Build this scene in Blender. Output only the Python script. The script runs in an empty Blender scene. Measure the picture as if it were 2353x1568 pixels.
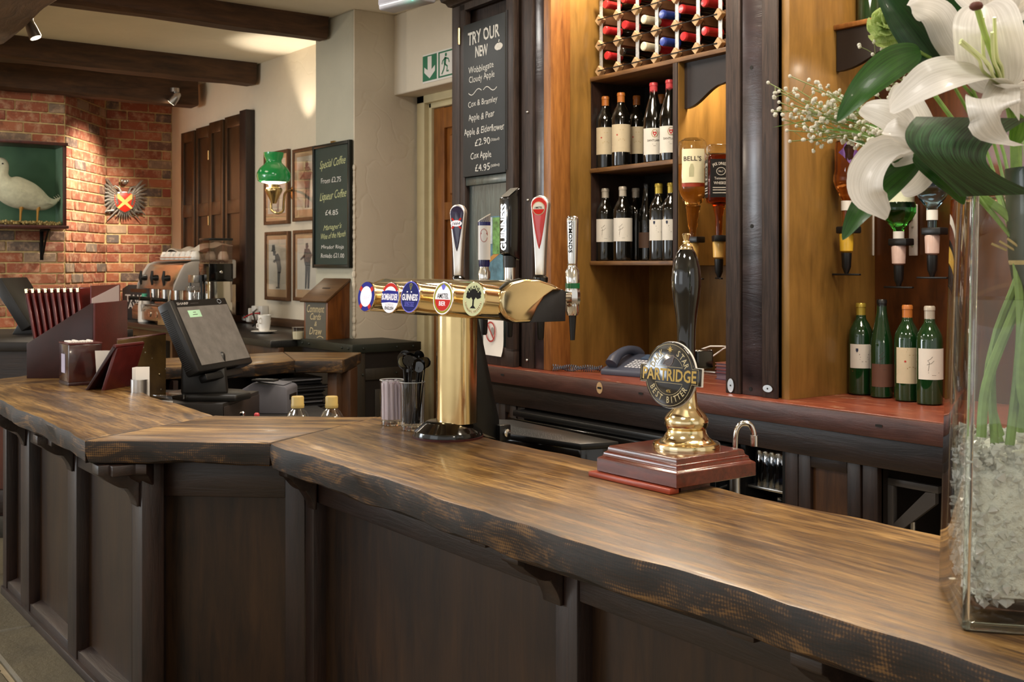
import bpy, bmesh, math, random
from mathutils import Vector, Matrix
random.seed(11)
PI = math.pi
SC = bpy.context.scene
COL = SC.collection

# ------------------------------------------------------------------ camera
CAMZ = 1.15
FPX, CX, HY = 2550.0, 1176.5, 608.0
CA, SA = 0.8025, 0.5966            # camera looks along (-CA, SA); x runs along the bar, y goes behind it
cam_d = bpy.data.cameras.new('camera')
cam = bpy.data.objects.new('camera', cam_d)
COL.objects.link(cam)
cam.location = (0, 0, CAMZ)
cam.rotation_euler = (PI/2, 0, math.atan2(CA, SA))
cam_d.sensor_width = 36.0
cam_d.lens = FPX/2353*36.0
cam_d.shift_y = (HY-784.0)/2353.0
cam_d.clip_start = 0.05
cam_d.dof.use_dof = True
cam_d.dof.focus_distance = 2.4
cam_d.dof.aperture_fstop = 16.0
SC.camera = cam

# ------------------------------------------------------------------ world, exposure, big lights
w = bpy.data.worlds.new('world'); SC.world = w
w.use_nodes = True
w.node_tree.nodes['Background'].inputs[0].default_value = (0.9, 0.86, 0.8, 1)
w.node_tree.nodes['Background'].inputs[1].default_value = 0.85
SC.view_settings.view_transform = 'Standard'
SC.view_settings.look = 'None'
SC.view_settings.gamma = 1.0
SC.view_settings.use_curve_mapping = False
SC.view_settings.exposure = 0.12
SC.cycles.caustics_reflective = False
SC.cycles.caustics_refractive = False
SC.cycles.sample_clamp_indirect = 4.0
SC.cycles.max_bounces = 14
SC.cycles.transparent_max_bounces = 16

def area(name, loc, target, sx, sy, power, col):
    d = bpy.data.lights.new(name, 'AREA'); d.shape = 'RECTANGLE'
    d.size, d.size_y, d.energy, d.color = sx, sy, power, col
    o = bpy.data.objects.new(name, d); COL.objects.link(o)
    o.location = loc
    o.rotation_euler = (Vector(target)-Vector(loc)).to_track_quat('-Z', 'Y').to_euler()
    return o
def spot(name, loc, target, power, angle, blend, col, r=0.03):
    d = bpy.data.lights.new(name, 'SPOT'); d.energy = power; d.color = col
    d.spot_size = math.radians(angle); d.spot_blend = blend; d.shadow_soft_size = r
    o = bpy.data.objects.new(name, d); COL.objects.link(o)
    o.location = loc
    o.rotation_euler = (Vector(target)-Vector(loc)).to_track_quat('-Z', 'Y').to_euler()
    return o
def point(name, loc, power, col, r=0.03):
    d = bpy.data.lights.new(name, 'POINT'); d.energy = power; d.color = col; d.shadow_soft_size = r
    o = bpy.data.objects.new(name, d); COL.objects.link(o); o.location = loc
    return o
WARM = (1.0, 0.87, 0.69); NEUT = (1.0, 0.94, 0.87); COOL = (0.86, 0.93, 1.0)
# area lights added for assumed windows, none modelled (behind and left of the camera)
area('assumed_window_light_far', (-6.6, -2.9, 1.45), (-5.2, 1.5, 0.9), 1.5, 1.4, 80, COOL)
area('assumed_window_light_near', (-1.5, -3.1, 1.45), (-2.4, 2.2, 0.95), 2.2, 1.4, 12, COOL)
# assumed ceiling lamps, added as bare area lights without fittings
CEIL = 2.57
for i, (x, y, p, t) in enumerate([(-1.0, 0.2, 20, NEUT), (-3.2, 0.2, 20, NEUT), (-2.6, 2.05, 32, WARM), (-1.2, 2.05, 26, WARM), (-4.6, 1.9, 15, NEUT), (-6.4, 1.8, 7, WARM), (-7.6, 2.0, 5, WARM), (0.4, 1.4, 14, NEUT), (-5.6, -0.3, 16, NEUT)]):
    area('assumed_ceiling_light', (x, y, CEIL-0.06), (x, y, 0), 0.5, 0.5, p, t)
# unseen point lights added out of view to brighten ceiling and walls
for x, y, p in ((-7.2, -0.3, 42), (-5.0, -2.6, 30), (1.6, 0.6, 24)):
    point('room_fill_light', (x, y, 1.8), p, WARM, 0.08)

# ------------------------------------------------------------------ photograph geometry helpers (true positions on known planes)
def px_ray(px): return (px-CX)/FPX
def cam2w(X, D): return (SA*X - CA*D, CA*X + SA*D)
def at(px, py, z):
    """plan position of a photo point lying at height z"""
    D = FPX*(CAMZ-z)/(py-HY)
    return cam2w(px_ray(px)*D, D)
def on_y(px, y):
    """x where the sight line px meets the vertical plane y"""
    k = px_ray(px)
    return (k*SA*y - CA*y)/(SA + k*CA)
def on_x(px, x):
    k = px_ray(px)
    return (-SA*x - k*CA*x)/(CA - k*SA)
def dep(x, y): return -CA*x + SA*y
def zof(py, D): return CAMZ + (HY-py)*D/FPX
def zat(py, x, y): return zof(py, dep(x, y))
def PD(px, py, D):
    x, y = cam2w(px_ray(px)*D, D)
    return Vector((x, y, zof(py, D)))

# ------------------------------------------------------------------ mesh builder
class MB:
    def __init__(self): self.v = []; self.f = []
    def add(self, vs, fs, M=None):
        b = len(self.v)
        if M is not None: vs = [M @ Vector(p) for p in vs]
        self.v += [tuple(p) for p in vs]
        self.f += [tuple(i+b for i in f) for f in fs]
        return self
    def box(self, x0, x1, y0, y1, z0, z1, M=None):
        vs = [(x, y, z) for z in (z0, z1) for y in (y0, y1) for x in (x0, x1)]
        return self.add(vs, [(0,2,3,1),(4,5,7,6),(0,1,5,4),(2,6,7,3),(0,4,6,2),(1,3,7,5)], M)
    def prism(self, pts, a, b, axis='z', M=None):
        """polygon pts extruded along axis from a to b. axis z: (x,y); axis y: (x,z); axis x: (y,z)"""
        n = len(pts)
        def mk(p, t):
            return (p[0], p[1], t) if axis == 'z' else ((p[0], t, p[1]) if axis == 'y' else (t, p[0], p[1]))
        vs = [mk(p, a) for p in pts] + [mk(p, b) for p in pts]
        ar = sum(pts[i][0]*pts[(i+1) % n][1]-pts[(i+1) % n][0]*pts[i][1] for i in range(n))
        flip = (ar < 0) ^ (axis == 'y') ^ (b < a)
        fs = [tuple(range(n-1, -1, -1)), tuple(range(n, 2*n))] + [(i, (i+1) % n, n+(i+1) % n, n+i) for i in range(n)]
        if flip: fs = [tuple(reversed(f)) for f in fs]
        return self.add(vs, fs, M)
    def lathe(self, prof, seg=24, M=None, sx=1, sy=1, cap=True):
        """prof: (r, z) from bottom to top"""
        vs = []; fs = []
        n = len(prof)
        for r, z in prof:
            for k in range(seg):
                a = 2*PI*k/seg
                vs.append((r*math.cos(a)*sx, r*math.sin(a)*sy, z))
        for i in range(n-1):
            for k in range(seg):
                k2 = (k+1) % seg
                fs.append((i*seg+k, i*seg+k2, (i+1)*seg+k2, (i+1)*seg+k))
        if cap:
            fs.append(tuple(range(seg-1, -1, -1)))
            fs.append(tuple((n-1)*seg+k for k in range(seg)))
        return self.add(vs, fs, M)
    def tube(self, pts, r, seg=10, M=None, cap=True):
        pts = [Vector(p) for p in pts]; n = len(pts)
        rs = r if isinstance(r, (list, tuple)) else [r]*n
        vs = []; fs = []
        t0 = (pts[1]-pts[0]).normalized()
        up = Vector((0, 0, 1)) if abs(t0.z) < 0.9 else Vector((1, 0, 0))
        nrm = t0.cross(up).normalized()
        for i in range(n):
            t = ((pts[min(i+1, n-1)]-pts[max(i-1, 0)])).normalized()
            nrm = (nrm - t*nrm.dot(t)).normalized()
            bn = t.cross(nrm)
            for k in range(seg):
                a = 2*PI*k/seg
                vs.append(pts[i] + (nrm*math.cos(a)+bn*math.sin(a))*rs[i])
        for i in range(n-1):
            for k in range(seg):
                k2 = (k+1) % seg
                fs.append((i*seg+k, i*seg+k2, (i+1)*seg+k2, (i+1)*seg+k))
        if cap:
            fs.append(tuple(range(seg-1, -1, -1)))
            fs.append(tuple((n-1)*seg+k for k in range(seg)))
        return self.add(vs, fs, M)
    def grid(self, fn, nu, nv, M=None):
        vs = [fn(i/nu, j/nv) for i in range(nu+1) for j in range(nv+1)]
        fs = [(i*(nv+1)+j, (i+1)*(nv+1)+j, (i+1)*(nv+1)+j+1, i*(nv+1)+j+1) for i in range(nu) for j in range(nv)]
        return self.add(vs, fs, M)
    def ball(self, c, r, seg=10, rings=6, sc=(1, 1, 1)):
        prof = [(math.sin(PI*i/rings)*r if 0 < i < rings else 1e-4*r, -math.cos(PI*i/rings)*r) for i in range(rings+1)]
        M = Matrix.Translation(c) @ Matrix.Diagonal((sc[0], sc[1], sc[2], 1))
        return self.lathe(prof, seg, M)
    def mesh(self, name, bevel=0, segs=2, smooth=True, angle=38, solid=0):
        me = bpy.data.meshes.new(name)
        me.from_pydata(self.v, [], self.f)
        if bevel > 0 or solid:
            bm = bmesh.new(); bm.from_mesh(me)
            if solid:
                bmesh.ops.solidify(bm, geom=bm.faces[:], thickness=solid)
            if bevel > 0:
                es = [e for e in bm.edges if len(e.link_faces) == 2 and e.calc_face_angle(0) > math.radians(30)]
                bmesh.ops.bevel(bm, geom=es, offset=bevel, segments=segs, profile=0.5, affect='EDGES', clamp_overlap=True)
            bm.to_mesh(me); bm.free()
        if smooth:
            me.polygons.foreach_set('use_smooth', [True]*len(me.polygons))
            me.set_sharp_from_angle(angle=math.radians(angle))
        me.update()
        return me
    def build(self, name, mat, parent=None, loc=None, rz=None, M=None, **kw):
        me = self.mesh(name, **kw)
        return put(name, me, mat, parent, loc, rz, M)

def put(name, me, mat, parent=None, loc=None, rz=None, M=None):
    o = bpy.data.objects.new(name, me); COL.objects.link(o)
    if mat is not None and len(me.materials) == 0: me.materials.append(mat)
    if parent is not None: o.parent = parent
    if M is not None: o.matrix_local = M
    if loc is not None: o.location = loc
    if rz is not None: o.rotation_euler = (0, 0, rz)
    return o
def tag(o, label, cat=None, group=None, kind=None):
    o['label'] = label
    if cat: o['category'] = cat
    if group: o['group'] = group
    if kind: o['kind'] = kind
    return o
def thing(name, label, cat, loc=(0, 0, 0), rz=0, group=None):
    o = bpy.data.objects.new(name, None); COL.objects.link(o)
    o.empty_display_size = 0.05
    o.location = loc; o.rotation_euler = (0, 0, rz)
    return tag(o, label, cat, group)
def struct(o, label, cat='structure'):
    return tag(o, label, cat, kind='structure')
def copy_tree(root, loc, rz=None, label=None, parent=None):
    c = root.copy(); COL.objects.link(c)
    c.location = loc
    if rz is not None: c.rotation_euler = (0, 0, rz)
    if label: c['label'] = label
    for ch in list(root.children):
        d = ch.copy(); COL.objects.link(d); d.parent = c
        for g in list(ch.children):
            e = g.copy(); COL.objects.link(e); e.parent = d
    return c
def facing(origin, xdir, up=(0, 0, 1)):
    """matrix taking a flat XY drawing to a wall plane: x along xdir, y along up, z out of the wall"""
    x = Vector(xdir).normalized(); u = Vector(up)
    z = x.cross(u).normalized(); u = z.cross(x).normalized()
    M = Matrix((x, u, z)).transposed().to_4x4()
    M.translation = Vector(origin)
    return M
FX = (1, 0, 0)      # a drawing facing the customers (-y)
FY = (0, 1, 0)      # a drawing facing +x

# ------------------------------------------------------------------ lettering
_gl = {}
def _text_raw(body, weight=0.0, shear=0.0):
    k = (body, weight, shear)
    if k in _gl: return _gl[k]
    cu = bpy.data.curves.new('t', 'FONT'); cu.body = body; cu.size = 1.0
    cu.resolution_u = 2; cu.offset = weight; cu.shear = shear
    ob = bpy.data.objects.new('t', cu); COL.objects.link(ob)
    bpy.context.view_layer.update()
    me = bpy.data.meshes.new_from_object(ob.evaluated_get(bpy.context.evaluated_depsgraph_get()))
    vs = [tuple(p.co) for p in me.vertices]; fs = [tuple(p.vertices) for p in me.polygons]
    bpy.data.objects.remove(ob); bpy.data.curves.remove(cu); bpy.data.meshes.remove(me)
    _gl[k] = (vs, fs)
    return _gl[k]
def text_fit(mb, body, x, y, w, h, weight=0.0, shear=0.0, z=0.0, M=None, rot=0.0, thick=0.0):
    """lettering fitted into the box w x h, centred at x, y of the drawing"""
    vs, fs = _text_raw(body, weight, shear)
    x0 = min(p[0] for p in vs); x1 = max(p[0] for p in vs); y0 = min(p[1] for p in vs); y1 = max(p[1] for p in vs)
    sx = w/(x1-x0) if w else h/(y1-y0)
    sy = h/(y1-y0) if h else sx
    c, s = math.cos(rot), math.sin(rot)
    out = []
    for p in vs:
        a = (p[0]-(x0+x1)/2)*sx; b = (p[1]-(y0+y1)/2)*sy
        out.append((x+a*c-b*s, y+a*s+b*c, z))
    mb.add(out, fs, M)
    return mb
def wobble(mb, amp, M=None, seed=0):
    """unsteady hand: warps flat lettering a little, then places it"""
    k = 1.0/amp/6
    mb.v = [(p[0]+amp*math.sin(p[1]*k*1.1+p[0]*k*0.23+seed)+p[1]*0.0, p[1]+amp*math.sin(p[0]*k*0.37+seed*2)+amp*0.6*math.sin(p[0]*k*0.9+p[1]*k*0.4), p[2]) for p in mb.v]
    if M is not None: mb.v = [tuple(M @ Vector(p)) for p in mb.v]
    return mb
def text_arc(mb, body, r, a_mid, span, h, weight=0.0, top=True, cx=0, cy=0, z=0.0, M=None, narrow=0.75, sy=1.0):
    """letters set round an arc; angles in degrees, a_mid is the middle"""
    n = len(body)
    for i, ch in enumerate(body):
        if ch == ' ': continue
        t = (i+0.5)/n-0.5
        a = math.radians(a_mid - t*span if top else a_mid + t*span)
        vs, fs = _text_raw(ch, weight, 0.0)
        x0 = min(p[0] for p in vs); x1 = max(p[0] for p in vs); y1 = 0.72
        s = h/y1
        rot = a-PI/2 if top else a+PI/2
        c, si = math.cos(rot), math.sin(rot)
        out = []
        for p in vs:
            u = (p[0]-(x0+x1)/2)*s*narrow; v = (p[1]-0.36)*s
            out.append((cx+r*math.cos(a)+u*c-v*si, cy+(r*math.sin(a)+u*si+v*c)*sy, z))
        mb.add(out, fs, M)
    return mb
def disc_pts(r, n=32, cx=0, cy=0, a0=0, a1=2*PI, sy=1.0):
    return [(cx+r*math.cos(a0+(a1-a0)*k/n), cy+sy*r*math.sin(a0+(a1-a0)*k/n)) for k in range(n if abs(a1-a0-2*PI) < 1e-6 else n+1)]
def flat(mb, pts, z=0.0, M=None):
    return mb.add([(p[0], p[1], z) for p in pts], [tuple(range(len(pts)))], M)
def stroke(mb, pts, wd, z=0.0, M=None, closed=False):
    """a drawn line of width wd through 2D points"""
    n = len(pts); vs = []
    for i in range(n):
        a = Vector(pts[(i-1) % n] if closed else pts[max(i-1, 0)]); b = Vector(pts[(i+1) % n] if closed else pts[min(i+1, n-1)])
        t = (b-a); t = t.normalized() if t.length > 1e-9 else Vector((1, 0))
        nn = Vector((-t.y, t.x))*wd/2
        p = Vector(pts[i])
        vs += [(p.x+nn.x, p.y+nn.y, z), (p.x-nn.x, p.y-nn.y, z)]
    fs = [(2*i+1, 2*i+3, 2*i+2, 2*i) for i in range(n-1)]
    if closed: fs.append((2*n-1, 1, 0, 2*n-2))
    return mb.add(vs, fs, M)

# ------------------------------------------------------------------ materials
def rgb(h):
    """sRGB hex to linear"""
    v = [int(h[i:i+2], 16)/255 for i in (0, 2, 4)]
    return tuple((c/12.92 if c <= 0.04045 else ((c+0.055)/1.055)**2.4) for c in v) + (1,)
def _mat(name):
    m = bpy.data.materials.new(name); m.use_nodes = True
    nt = m.node_tree; b = nt.nodes['Principled BSDF']
    return m, nt, b
def _coord(nt, scale=(1, 1, 1), space='Object'):
    tc = nt.nodes.new('ShaderNodeTexCoord'); mp = nt.nodes.new('ShaderNodeMapping')
    nt.links.new(tc.outputs[space], mp.inputs[0]); mp.inputs['Scale'].default_value = scale
    return mp.outputs[0]
def _noise(nt, co, scale, detail=4, rough=0.6, dist=0.0):
    n = nt.nodes.new('ShaderNodeTexNoise'); nt.links.new(co, n.inputs['Vector'])
    n.inputs['Scale'].default_value = scale; n.inputs['Detail'].default_value = detail
    n.inputs['Roughness'].default_value = rough; n.inputs['Distortion'].default_value = dist
    return n.outputs['Fac']
def _ramp(nt, fac, stops):
    r = nt.nodes.new('ShaderNodeValToRGB'); nt.links.new(fac, r.inputs[0])
    e = r.color_ramp.elements
    while len(e) < len(stops): e.new(0.5)
    for i, (p, c) in enumerate(stops): e[i].position = p; e[i].color = c
    return r.outputs[0]
def _bump(nt, b, h, strength, dist=0.01):
    n = nt.nodes.new('ShaderNodeBump'); n.inputs['Strength'].default_value = strength; n.inputs['Distance'].default_value = dist
    nt.links.new(h, n.inputs['Height']); nt.links.new(n.outputs[0], b.inputs['Normal'])
def _mix(nt, fac, a, c2, mode='MIX'):
    n = nt.nodes.new('ShaderNodeMix'); n.data_type = 'RGBA'; n.blend_type = mode
    if isinstance(fac, float): n.inputs[0].default_value = fac
    else: nt.links.new(fac, n.inputs[0])
    for s, v in ((6, a), (7, c2)):
        if isinstance(v, tuple): n.inputs[s].default_value = v
        else: nt.links.new(v, n.inputs[s])
    return n.outputs[2]
def plain(name, col, rough=0.5, metal=0.0, var=0.12, vs=14.0, bump=0.0, bs=60.0, spec=0.5, coat=0.0, emis=None, estr=0.0, sss=0.0, trans=0.0, ior=1.45, alpha=1.0):
    m, nt, b = _mat(name)
    c = rgb(col) if isinstance(col, str) else col
    if var > 0:
        co = _coord(nt)
        f = _noise(nt, co, vs, 5)
        lo = tuple(x*(1-var) for x in c[:3])+(1,); hi = tuple(min(1, x*(1+var)) for x in c[:3])+(1,)
        nt.links.new(_ramp(nt, f, [(0.3, lo), (0.7, hi)]), b.inputs['Base Color'])
        if bump > 0: _bump(nt, b, _noise(nt, co, bs, 6), bump)
    else: b.inputs['Base Color'].default_value = c
    b.inputs['Roughness'].default_value = rough; b.inputs['Metallic'].default_value = metal
    b.inputs['Specular IOR Level'].default_value = spec; b.inputs['Coat Weight'].default_value = coat
    b.inputs['Coat Roughness'].default_value = 0.08
    b.inputs['IOR'].default_value = ior; b.inputs['Transmission Weight'].default_value = trans
    b.inputs['Alpha'].default_value = alpha
    if emis is not None:
        b.inputs['Emission Color'].default_value = rgb(emis) if isinstance(emis, str) else emis
        b.inputs['Emission Strength'].default_value = estr
    if sss > 0:
        b.inputs['Subsurface Weight'].default_value = sss; b.inputs['Subsurface Radius'].default_value = (0.01, 0.008, 0.006)
    return m
def wood(name, dark, light, axis='x', scale=6.0, rough=0.4, bump=0.15, coat=0.0, mid=None, stretch=9.0, contrast=(0.32, 0.7), blotch=0.35, spec=0.5):
    m, nt, b = _mat(name)
    d, l = rgb(dark), rgb(light); md = rgb(mid) if mid else tuple((x+y)/2 for x, y in zip(d, l))
    s = [1.0, 1.0, 1.0]
    i = 'xyz'.index(axis)
    s = [stretch if k != i else 1.0 for k in range(3)]
    co = _coord(nt, tuple(s)); co2 = _coord(nt, tuple(2.5 if k != i else 1.0 for k in range(3)))
    f1 = _noise(nt, co, scale, 9, 0.68, 0.6)
    f2 = _noise(nt, co2, scale*0.55, 3, 0.5, 1.2)
    mxx = nt.nodes.new('ShaderNodeMix'); mxx.inputs[0].default_value = blotch
    nt.links.new(f1, mxx.inputs[2]); nt.links.new(f2, mxx.inputs[3])
    nt.links.new(_ramp(nt, mxx.outputs[0], [(contrast[0], d), (sum(contrast)/2, md), (contrast[1], l)]), b.inputs['Base Color'])
    b.inputs['Roughness'].default_value = rough; b.inputs['Coat Weight'].default_value = coat
    b.inputs['Coat Roughness'].default_value = 0.18; b.inputs['Specular IOR Level'].default_value = spec
    if bump > 0: _bump(nt, b, f1, bump, 0.004)
    return m
def glass(name, col=(1, 1, 1, 1), rough=0.0, ior=1.45):
    m, nt, b = _mat(name)
    nt.nodes.remove(b); out = nt.nodes['Material Output']
    g = nt.nodes.new('ShaderNodeBsdfGlass'); g.inputs['Color'].default_value = col; g.inputs['Roughness'].default_value = rough; g.inputs['IOR'].default_value = ior
    tr = nt.nodes.new('ShaderNodeBsdfTransparent'); tr.inputs[0].default_value = col
    co = _coord(nt); f = _noise(nt, co, 3.0, 2)
    mp = nt.nodes.new('ShaderNodeMapRange'); nt.links.new(f, mp.inputs[0]); mp.inputs[3].default_value = 0.02; mp.inputs[4].default_value = 0.10
    mx = nt.nodes.new('ShaderNodeMixShader'); nt.links.new(mp.outputs[0], mx.inputs[0])
    nt.links.new(g.outputs[0], mx.inputs[1]); nt.links.new(tr.outputs[0], mx.inputs[2])
    nt.links.new(mx.outputs[0], out.inputs[0])
    return m
def pane(name, tint=(1, 1, 1, 1), gloss=0.06):
    """thin clear pane: straight through with a reflection"""
    m, nt, b = _mat(name)
    nt.nodes.remove(b); out = nt.nodes['Material Output']
    tr = nt.nodes.new('ShaderNodeBsdfTransparent'); tr.inputs[0].default_value = tint
    gl = nt.nodes.new('ShaderNodeBsdfGlossy'); gl.inputs['Roughness'].default_value = 0.03
    fr = nt.nodes.new('ShaderNodeFresnel'); fr.inputs[0].default_value = 1.45
    ad = nt.nodes.new('ShaderNodeMath'); ad.operation = 'ADD'; ad.inputs[1].default_value = gloss-0.04; nt.links.new(fr.outputs[0], ad.inputs[0])
    ge = nt.nodes.new('ShaderNodeNewGeometry'); iv = nt.nodes.new('ShaderNodeMath'); iv.operation = 'SUBTRACT'; iv.inputs[0].default_value = 1.0; nt.links.new(ge.outputs['Backfacing'], iv.inputs[1])
    mu = nt.nodes.new('ShaderNodeMath'); mu.operation = 'MULTIPLY'; nt.links.new(ad.outputs[0], mu.inputs[0]); nt.links.new(iv.outputs[0], mu.inputs[1])
    mx = nt.nodes.new('ShaderNodeMixShader'); nt.links.new(mu.outputs[0], mx.inputs[0])
    nt.links.new(tr.outputs[0], mx.inputs[1]); nt.links.new(gl.outputs[0], mx.inputs[2])
    nt.links.new(mx.outputs[0], out.inputs[0])
    return m

# ================================================================== materials of the room
def plaster(name, col, bump=0.35):
    m, nt, b = _mat(name)
    co = _coord(nt)
    c = rgb(col)
    f = _noise(nt, co, 3.0, 5)
    nt.links.new(_ramp(nt, f, [(0.3, tuple(x*0.90 for x in c[:3])+(1,)), (0.72, c)]), b.inputs['Base Color'])
    v = nt.nodes.new('ShaderNodeTexVoronoi'); v.feature = 'DISTANCE_TO_EDGE'; v.inputs['Scale'].default_value = 5.5
    n2 = nt.nodes.new('ShaderNodeTexNoise'); n2.inputs['Scale'].default_value = 4.0; nt.links.new(co, n2.inputs['Vector'])
    mm = nt.nodes.new('ShaderNodeMix'); mm.data_type = 'VECTOR'; mm.inputs[0].default_value = 0.35
    nt.links.new(co, mm.inputs[4]); nt.links.new(n2.outputs['Color'], mm.inputs[5]); nt.links.new(mm.outputs[1], v.inputs['Vector'])
    r = nt.nodes.new('ShaderNodeMapRange'); nt.links.new(v.outputs[0], r.inputs[0]); r.inputs[1].default_value = 0.0; r.inputs[2].default_value = 0.06
    f3 = _noise(nt, co, 30.0, 4)
    a = nt.nodes.new('ShaderNodeMath'); a.operation = 'MULTIPLY_ADD'; nt.links.new(f3, a.inputs[0]); a.inputs[1].default_value = 0.5; nt.links.new(r.outputs[0], a.inputs[2])
    _bump(nt, b, a.outputs[0], bump, 0.012)
    b.inputs['Roughness'].default_value = 0.75
    return m
M_plaster = plaster('plaster_cream', 'd6cab4', 0.08)
M_plaster_c = plaster('plaster_textured', 'd6cab4', 0.13)
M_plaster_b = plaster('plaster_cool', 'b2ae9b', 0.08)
M_ceiling = plaster('ceiling_paint', 'efe6d2', 0.04)
M_cream_paint = plain('cream_gloss_paint', 'c9bb93', 0.4, var=0.06)
M_mortar = plain('mortar', 'c2aa78', 0.9, var=0.25, vs=30, bump=0.5, bs=120)
M_beam = wood('old_oak_beam', '24150b', '64442a', 'y', 3.5, 0.7, 0.6, stretch=7)
M_beam_x = wood('old_oak_beam_grey', '2a1d13', '7c5c40', 'x', 3.5, 0.75, 0.9, stretch=6)
M_darkpanel = wood('bar_front_panel', '120905', '3a2512', 'z', 4.0, 0.40, 0.12, coat=0.08, stretch=10, spec=0.35)
M_darkwood = wood('dark_stained_oak', '0f0806', '35221a', 'z', 5.0, 0.42, 0.3, stretch=10)
M_darkrail = wood('dark_stained_rail', '0f0806', '33221b', 'x', 5.0, 0.42, 0.3, stretch=10)
M_shutter = wood('shutter_wood', '2a1a0d', '4a3119', 'z', 4.0, 0.35, 0.08, coat=0.2, stretch=8)
M_pine = wood('pine_door', '5e3312', '9a5f26', 'z', 4.0, 0.4, 0.1, stretch=8)
M_black = plain('black_plastic', '101010', 0.35, var=0.15)
M_blackgloss = plain('black_gloss', '0a0908', 0.12, var=0.1, coat=0.4)
M_chrome = plain('chrome', (0.75, 0.74, 0.72, 1), 0.12, 1.0, var=0.03)
M_steel = plain('brushed_steel', (0.55, 0.54, 0.52, 1), 0.3, 1.0, var=0.08, vs=40)
M_brass = plain('polished_brass', (0.88, 0.73, 0.44, 1), 0.13, 1.0, var=0.10, vs=8)
M_brassdark = plain('aged_brass', (0.55, 0.40, 0.18, 1), 0.25, 1.0, var=0.2, vs=20)
M_iron = plain('black_iron', '0c0b0a', 0.5, 0.6, var=0.2)
M_white = plain('white_ceramic', 'e8e4dc', 0.15, var=0.02, coat=0.3)
M_whitepl = plain('white_plastic', 'dcd8d0', 0.4, var=0.04)
M_paper = plain('white_paper', 'e2dcd4', 0.7, var=0.04)
M_lamp_on = plain('lamp_glow', 'fff2d8', 0.4, var=0, emis='fff0d4', estr=9.0)

def flagstone_mat():
    m, nt, b = _mat('flagstone')
    co = _coord(nt); oi = nt.nodes.new('ShaderNodeObjectInfo')
    base = _ramp(nt, oi.outputs['Random'], [(0.0, rgb('2f2d26')), (0.5, rgb('443f34')), (1.0, rgb('574d3a'))])
    f = _noise(nt, co, 7.0, 8, 0.7)
    nt.links.new(_mix(nt, f, base, rgb('6a6048')), b.inputs['Base Color'])
    b.inputs['Roughness'].default_value = 0.55
    _bump(nt, b, f, 0.5, 0.02)
    return m
M_flag = flagstone_mat()
M_floor = plain('floor_stone', '94866c', 0.6, var=0.35, vs=6, bump=0.4, bs=25)

# ================================================================== room shell
YA, YB, XC, YS, YD, XBR = 3.25, 2.97, -5.475, 3.23, 3.42, -9.13
fl = MB().box(-10.5, 3.4, -3.9, 3.7, -0.12, -0.012).build('floor', M_floor, smooth=False)
struct(fl, 'grey stone floor in front of the bar', 'floor')
rnd = random.Random(3)
y = -0.55
while y < 0.95:
    dy = rnd.uniform(0.34, 0.5); x = -6.4 + rnd.uniform(0, 0.4)
    while x < -2.6:
        dx = rnd.uniform(0.45, 0.8)
        z = rnd.uniform(-0.004, 0.004)
        MB().prism([(x+0.006, y+0.006), (x+dx-0.006, y+0.008), (x+dx-0.008, y+dy-0.006), (x+0.008, y+dy-0.008)], -0.05, z).build('flagstone', M_flag, fl, bevel=0.008, segs=1)
        x += dx
    y += dy
ce = MB().box(-10.5, 3.4, -3.9, 3.7, CEIL, CEIL+0.12).build('ceiling', M_ceiling, smooth=False)
struct(ce, 'cream plastered ceiling between the dark beams', 'ceiling')
x724 = on_y(724, YB)
wa = MB().box(XBR-0.3, x724+0.02, YA, YA+0.2, -0.1, CEIL).build('wall_back', M_plaster, smooth=False)
struct(wa, 'cream wall carrying the shutters, lamp and framed prints', 'wall')
def rough_wall(name, x0, x1, y0, y1, z0, z1, mat, amp=0.006):
    o = MB().box(x0, x1, y0, y1, z0, z1).build(name, mat, smooth=False, bevel=0.012, segs=2)
    return o
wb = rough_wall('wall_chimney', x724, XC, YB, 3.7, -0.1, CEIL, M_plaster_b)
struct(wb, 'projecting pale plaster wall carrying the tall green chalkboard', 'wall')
mb = MB()
mb.box(XC-0.004, XC+0.006, YB+0.004, 3.6, -0.1, CEIL)
wc = mb.build('wall_reveal', M_plaster_c, smooth=False, bevel=0.003)
struct(wc, 'rough beige plaster return beside the pine door', 'wall')
# rough plaster arris beside the chalkboard
mb = MB(); rnd = random.Random(8)
zz = 0.75
while zz < 1.7:
    r = rnd.uniform(0.006, 0.013)
    mb.ball((XC+0.004, YB+0.004, zz), r, 6, 4, (1, 1, 1.6)); zz += r*1.7
mb.build('plaster_bead', M_plaster_c, wc)
ws = MB().box(XC, -3.7, YS, 3.6, zat(220, XC, YS), CEIL).build('wall_lintel', M_plaster, smooth=False, bevel=0.008)
struct(ws, 'cream lintel wall above the door holding the exit sign', 'wall')
wd = MB().box(XC-0.1, -4.0, 3.5, 3.7, -0.1, CEIL).build('wall_door', M_plaster, smooth=False)
struct(wd, 'cream wall behind the pine door', 'wall')
wr = MB().box(-4.0, 3.3, 3.32, 3.6, -0.1, CEIL).build('wall_backbar', M_plaster, smooth=False)
struct(wr, 'wall behind the bottle niches', 'wall')
wl2 = MB().box(-10.3, -10.1, -3.7, 1.0, -0.1, CEIL).build('wall_left', M_plaster, smooth=False)
struct(wl2, 'cream wall at the far left', 'wall')

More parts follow.
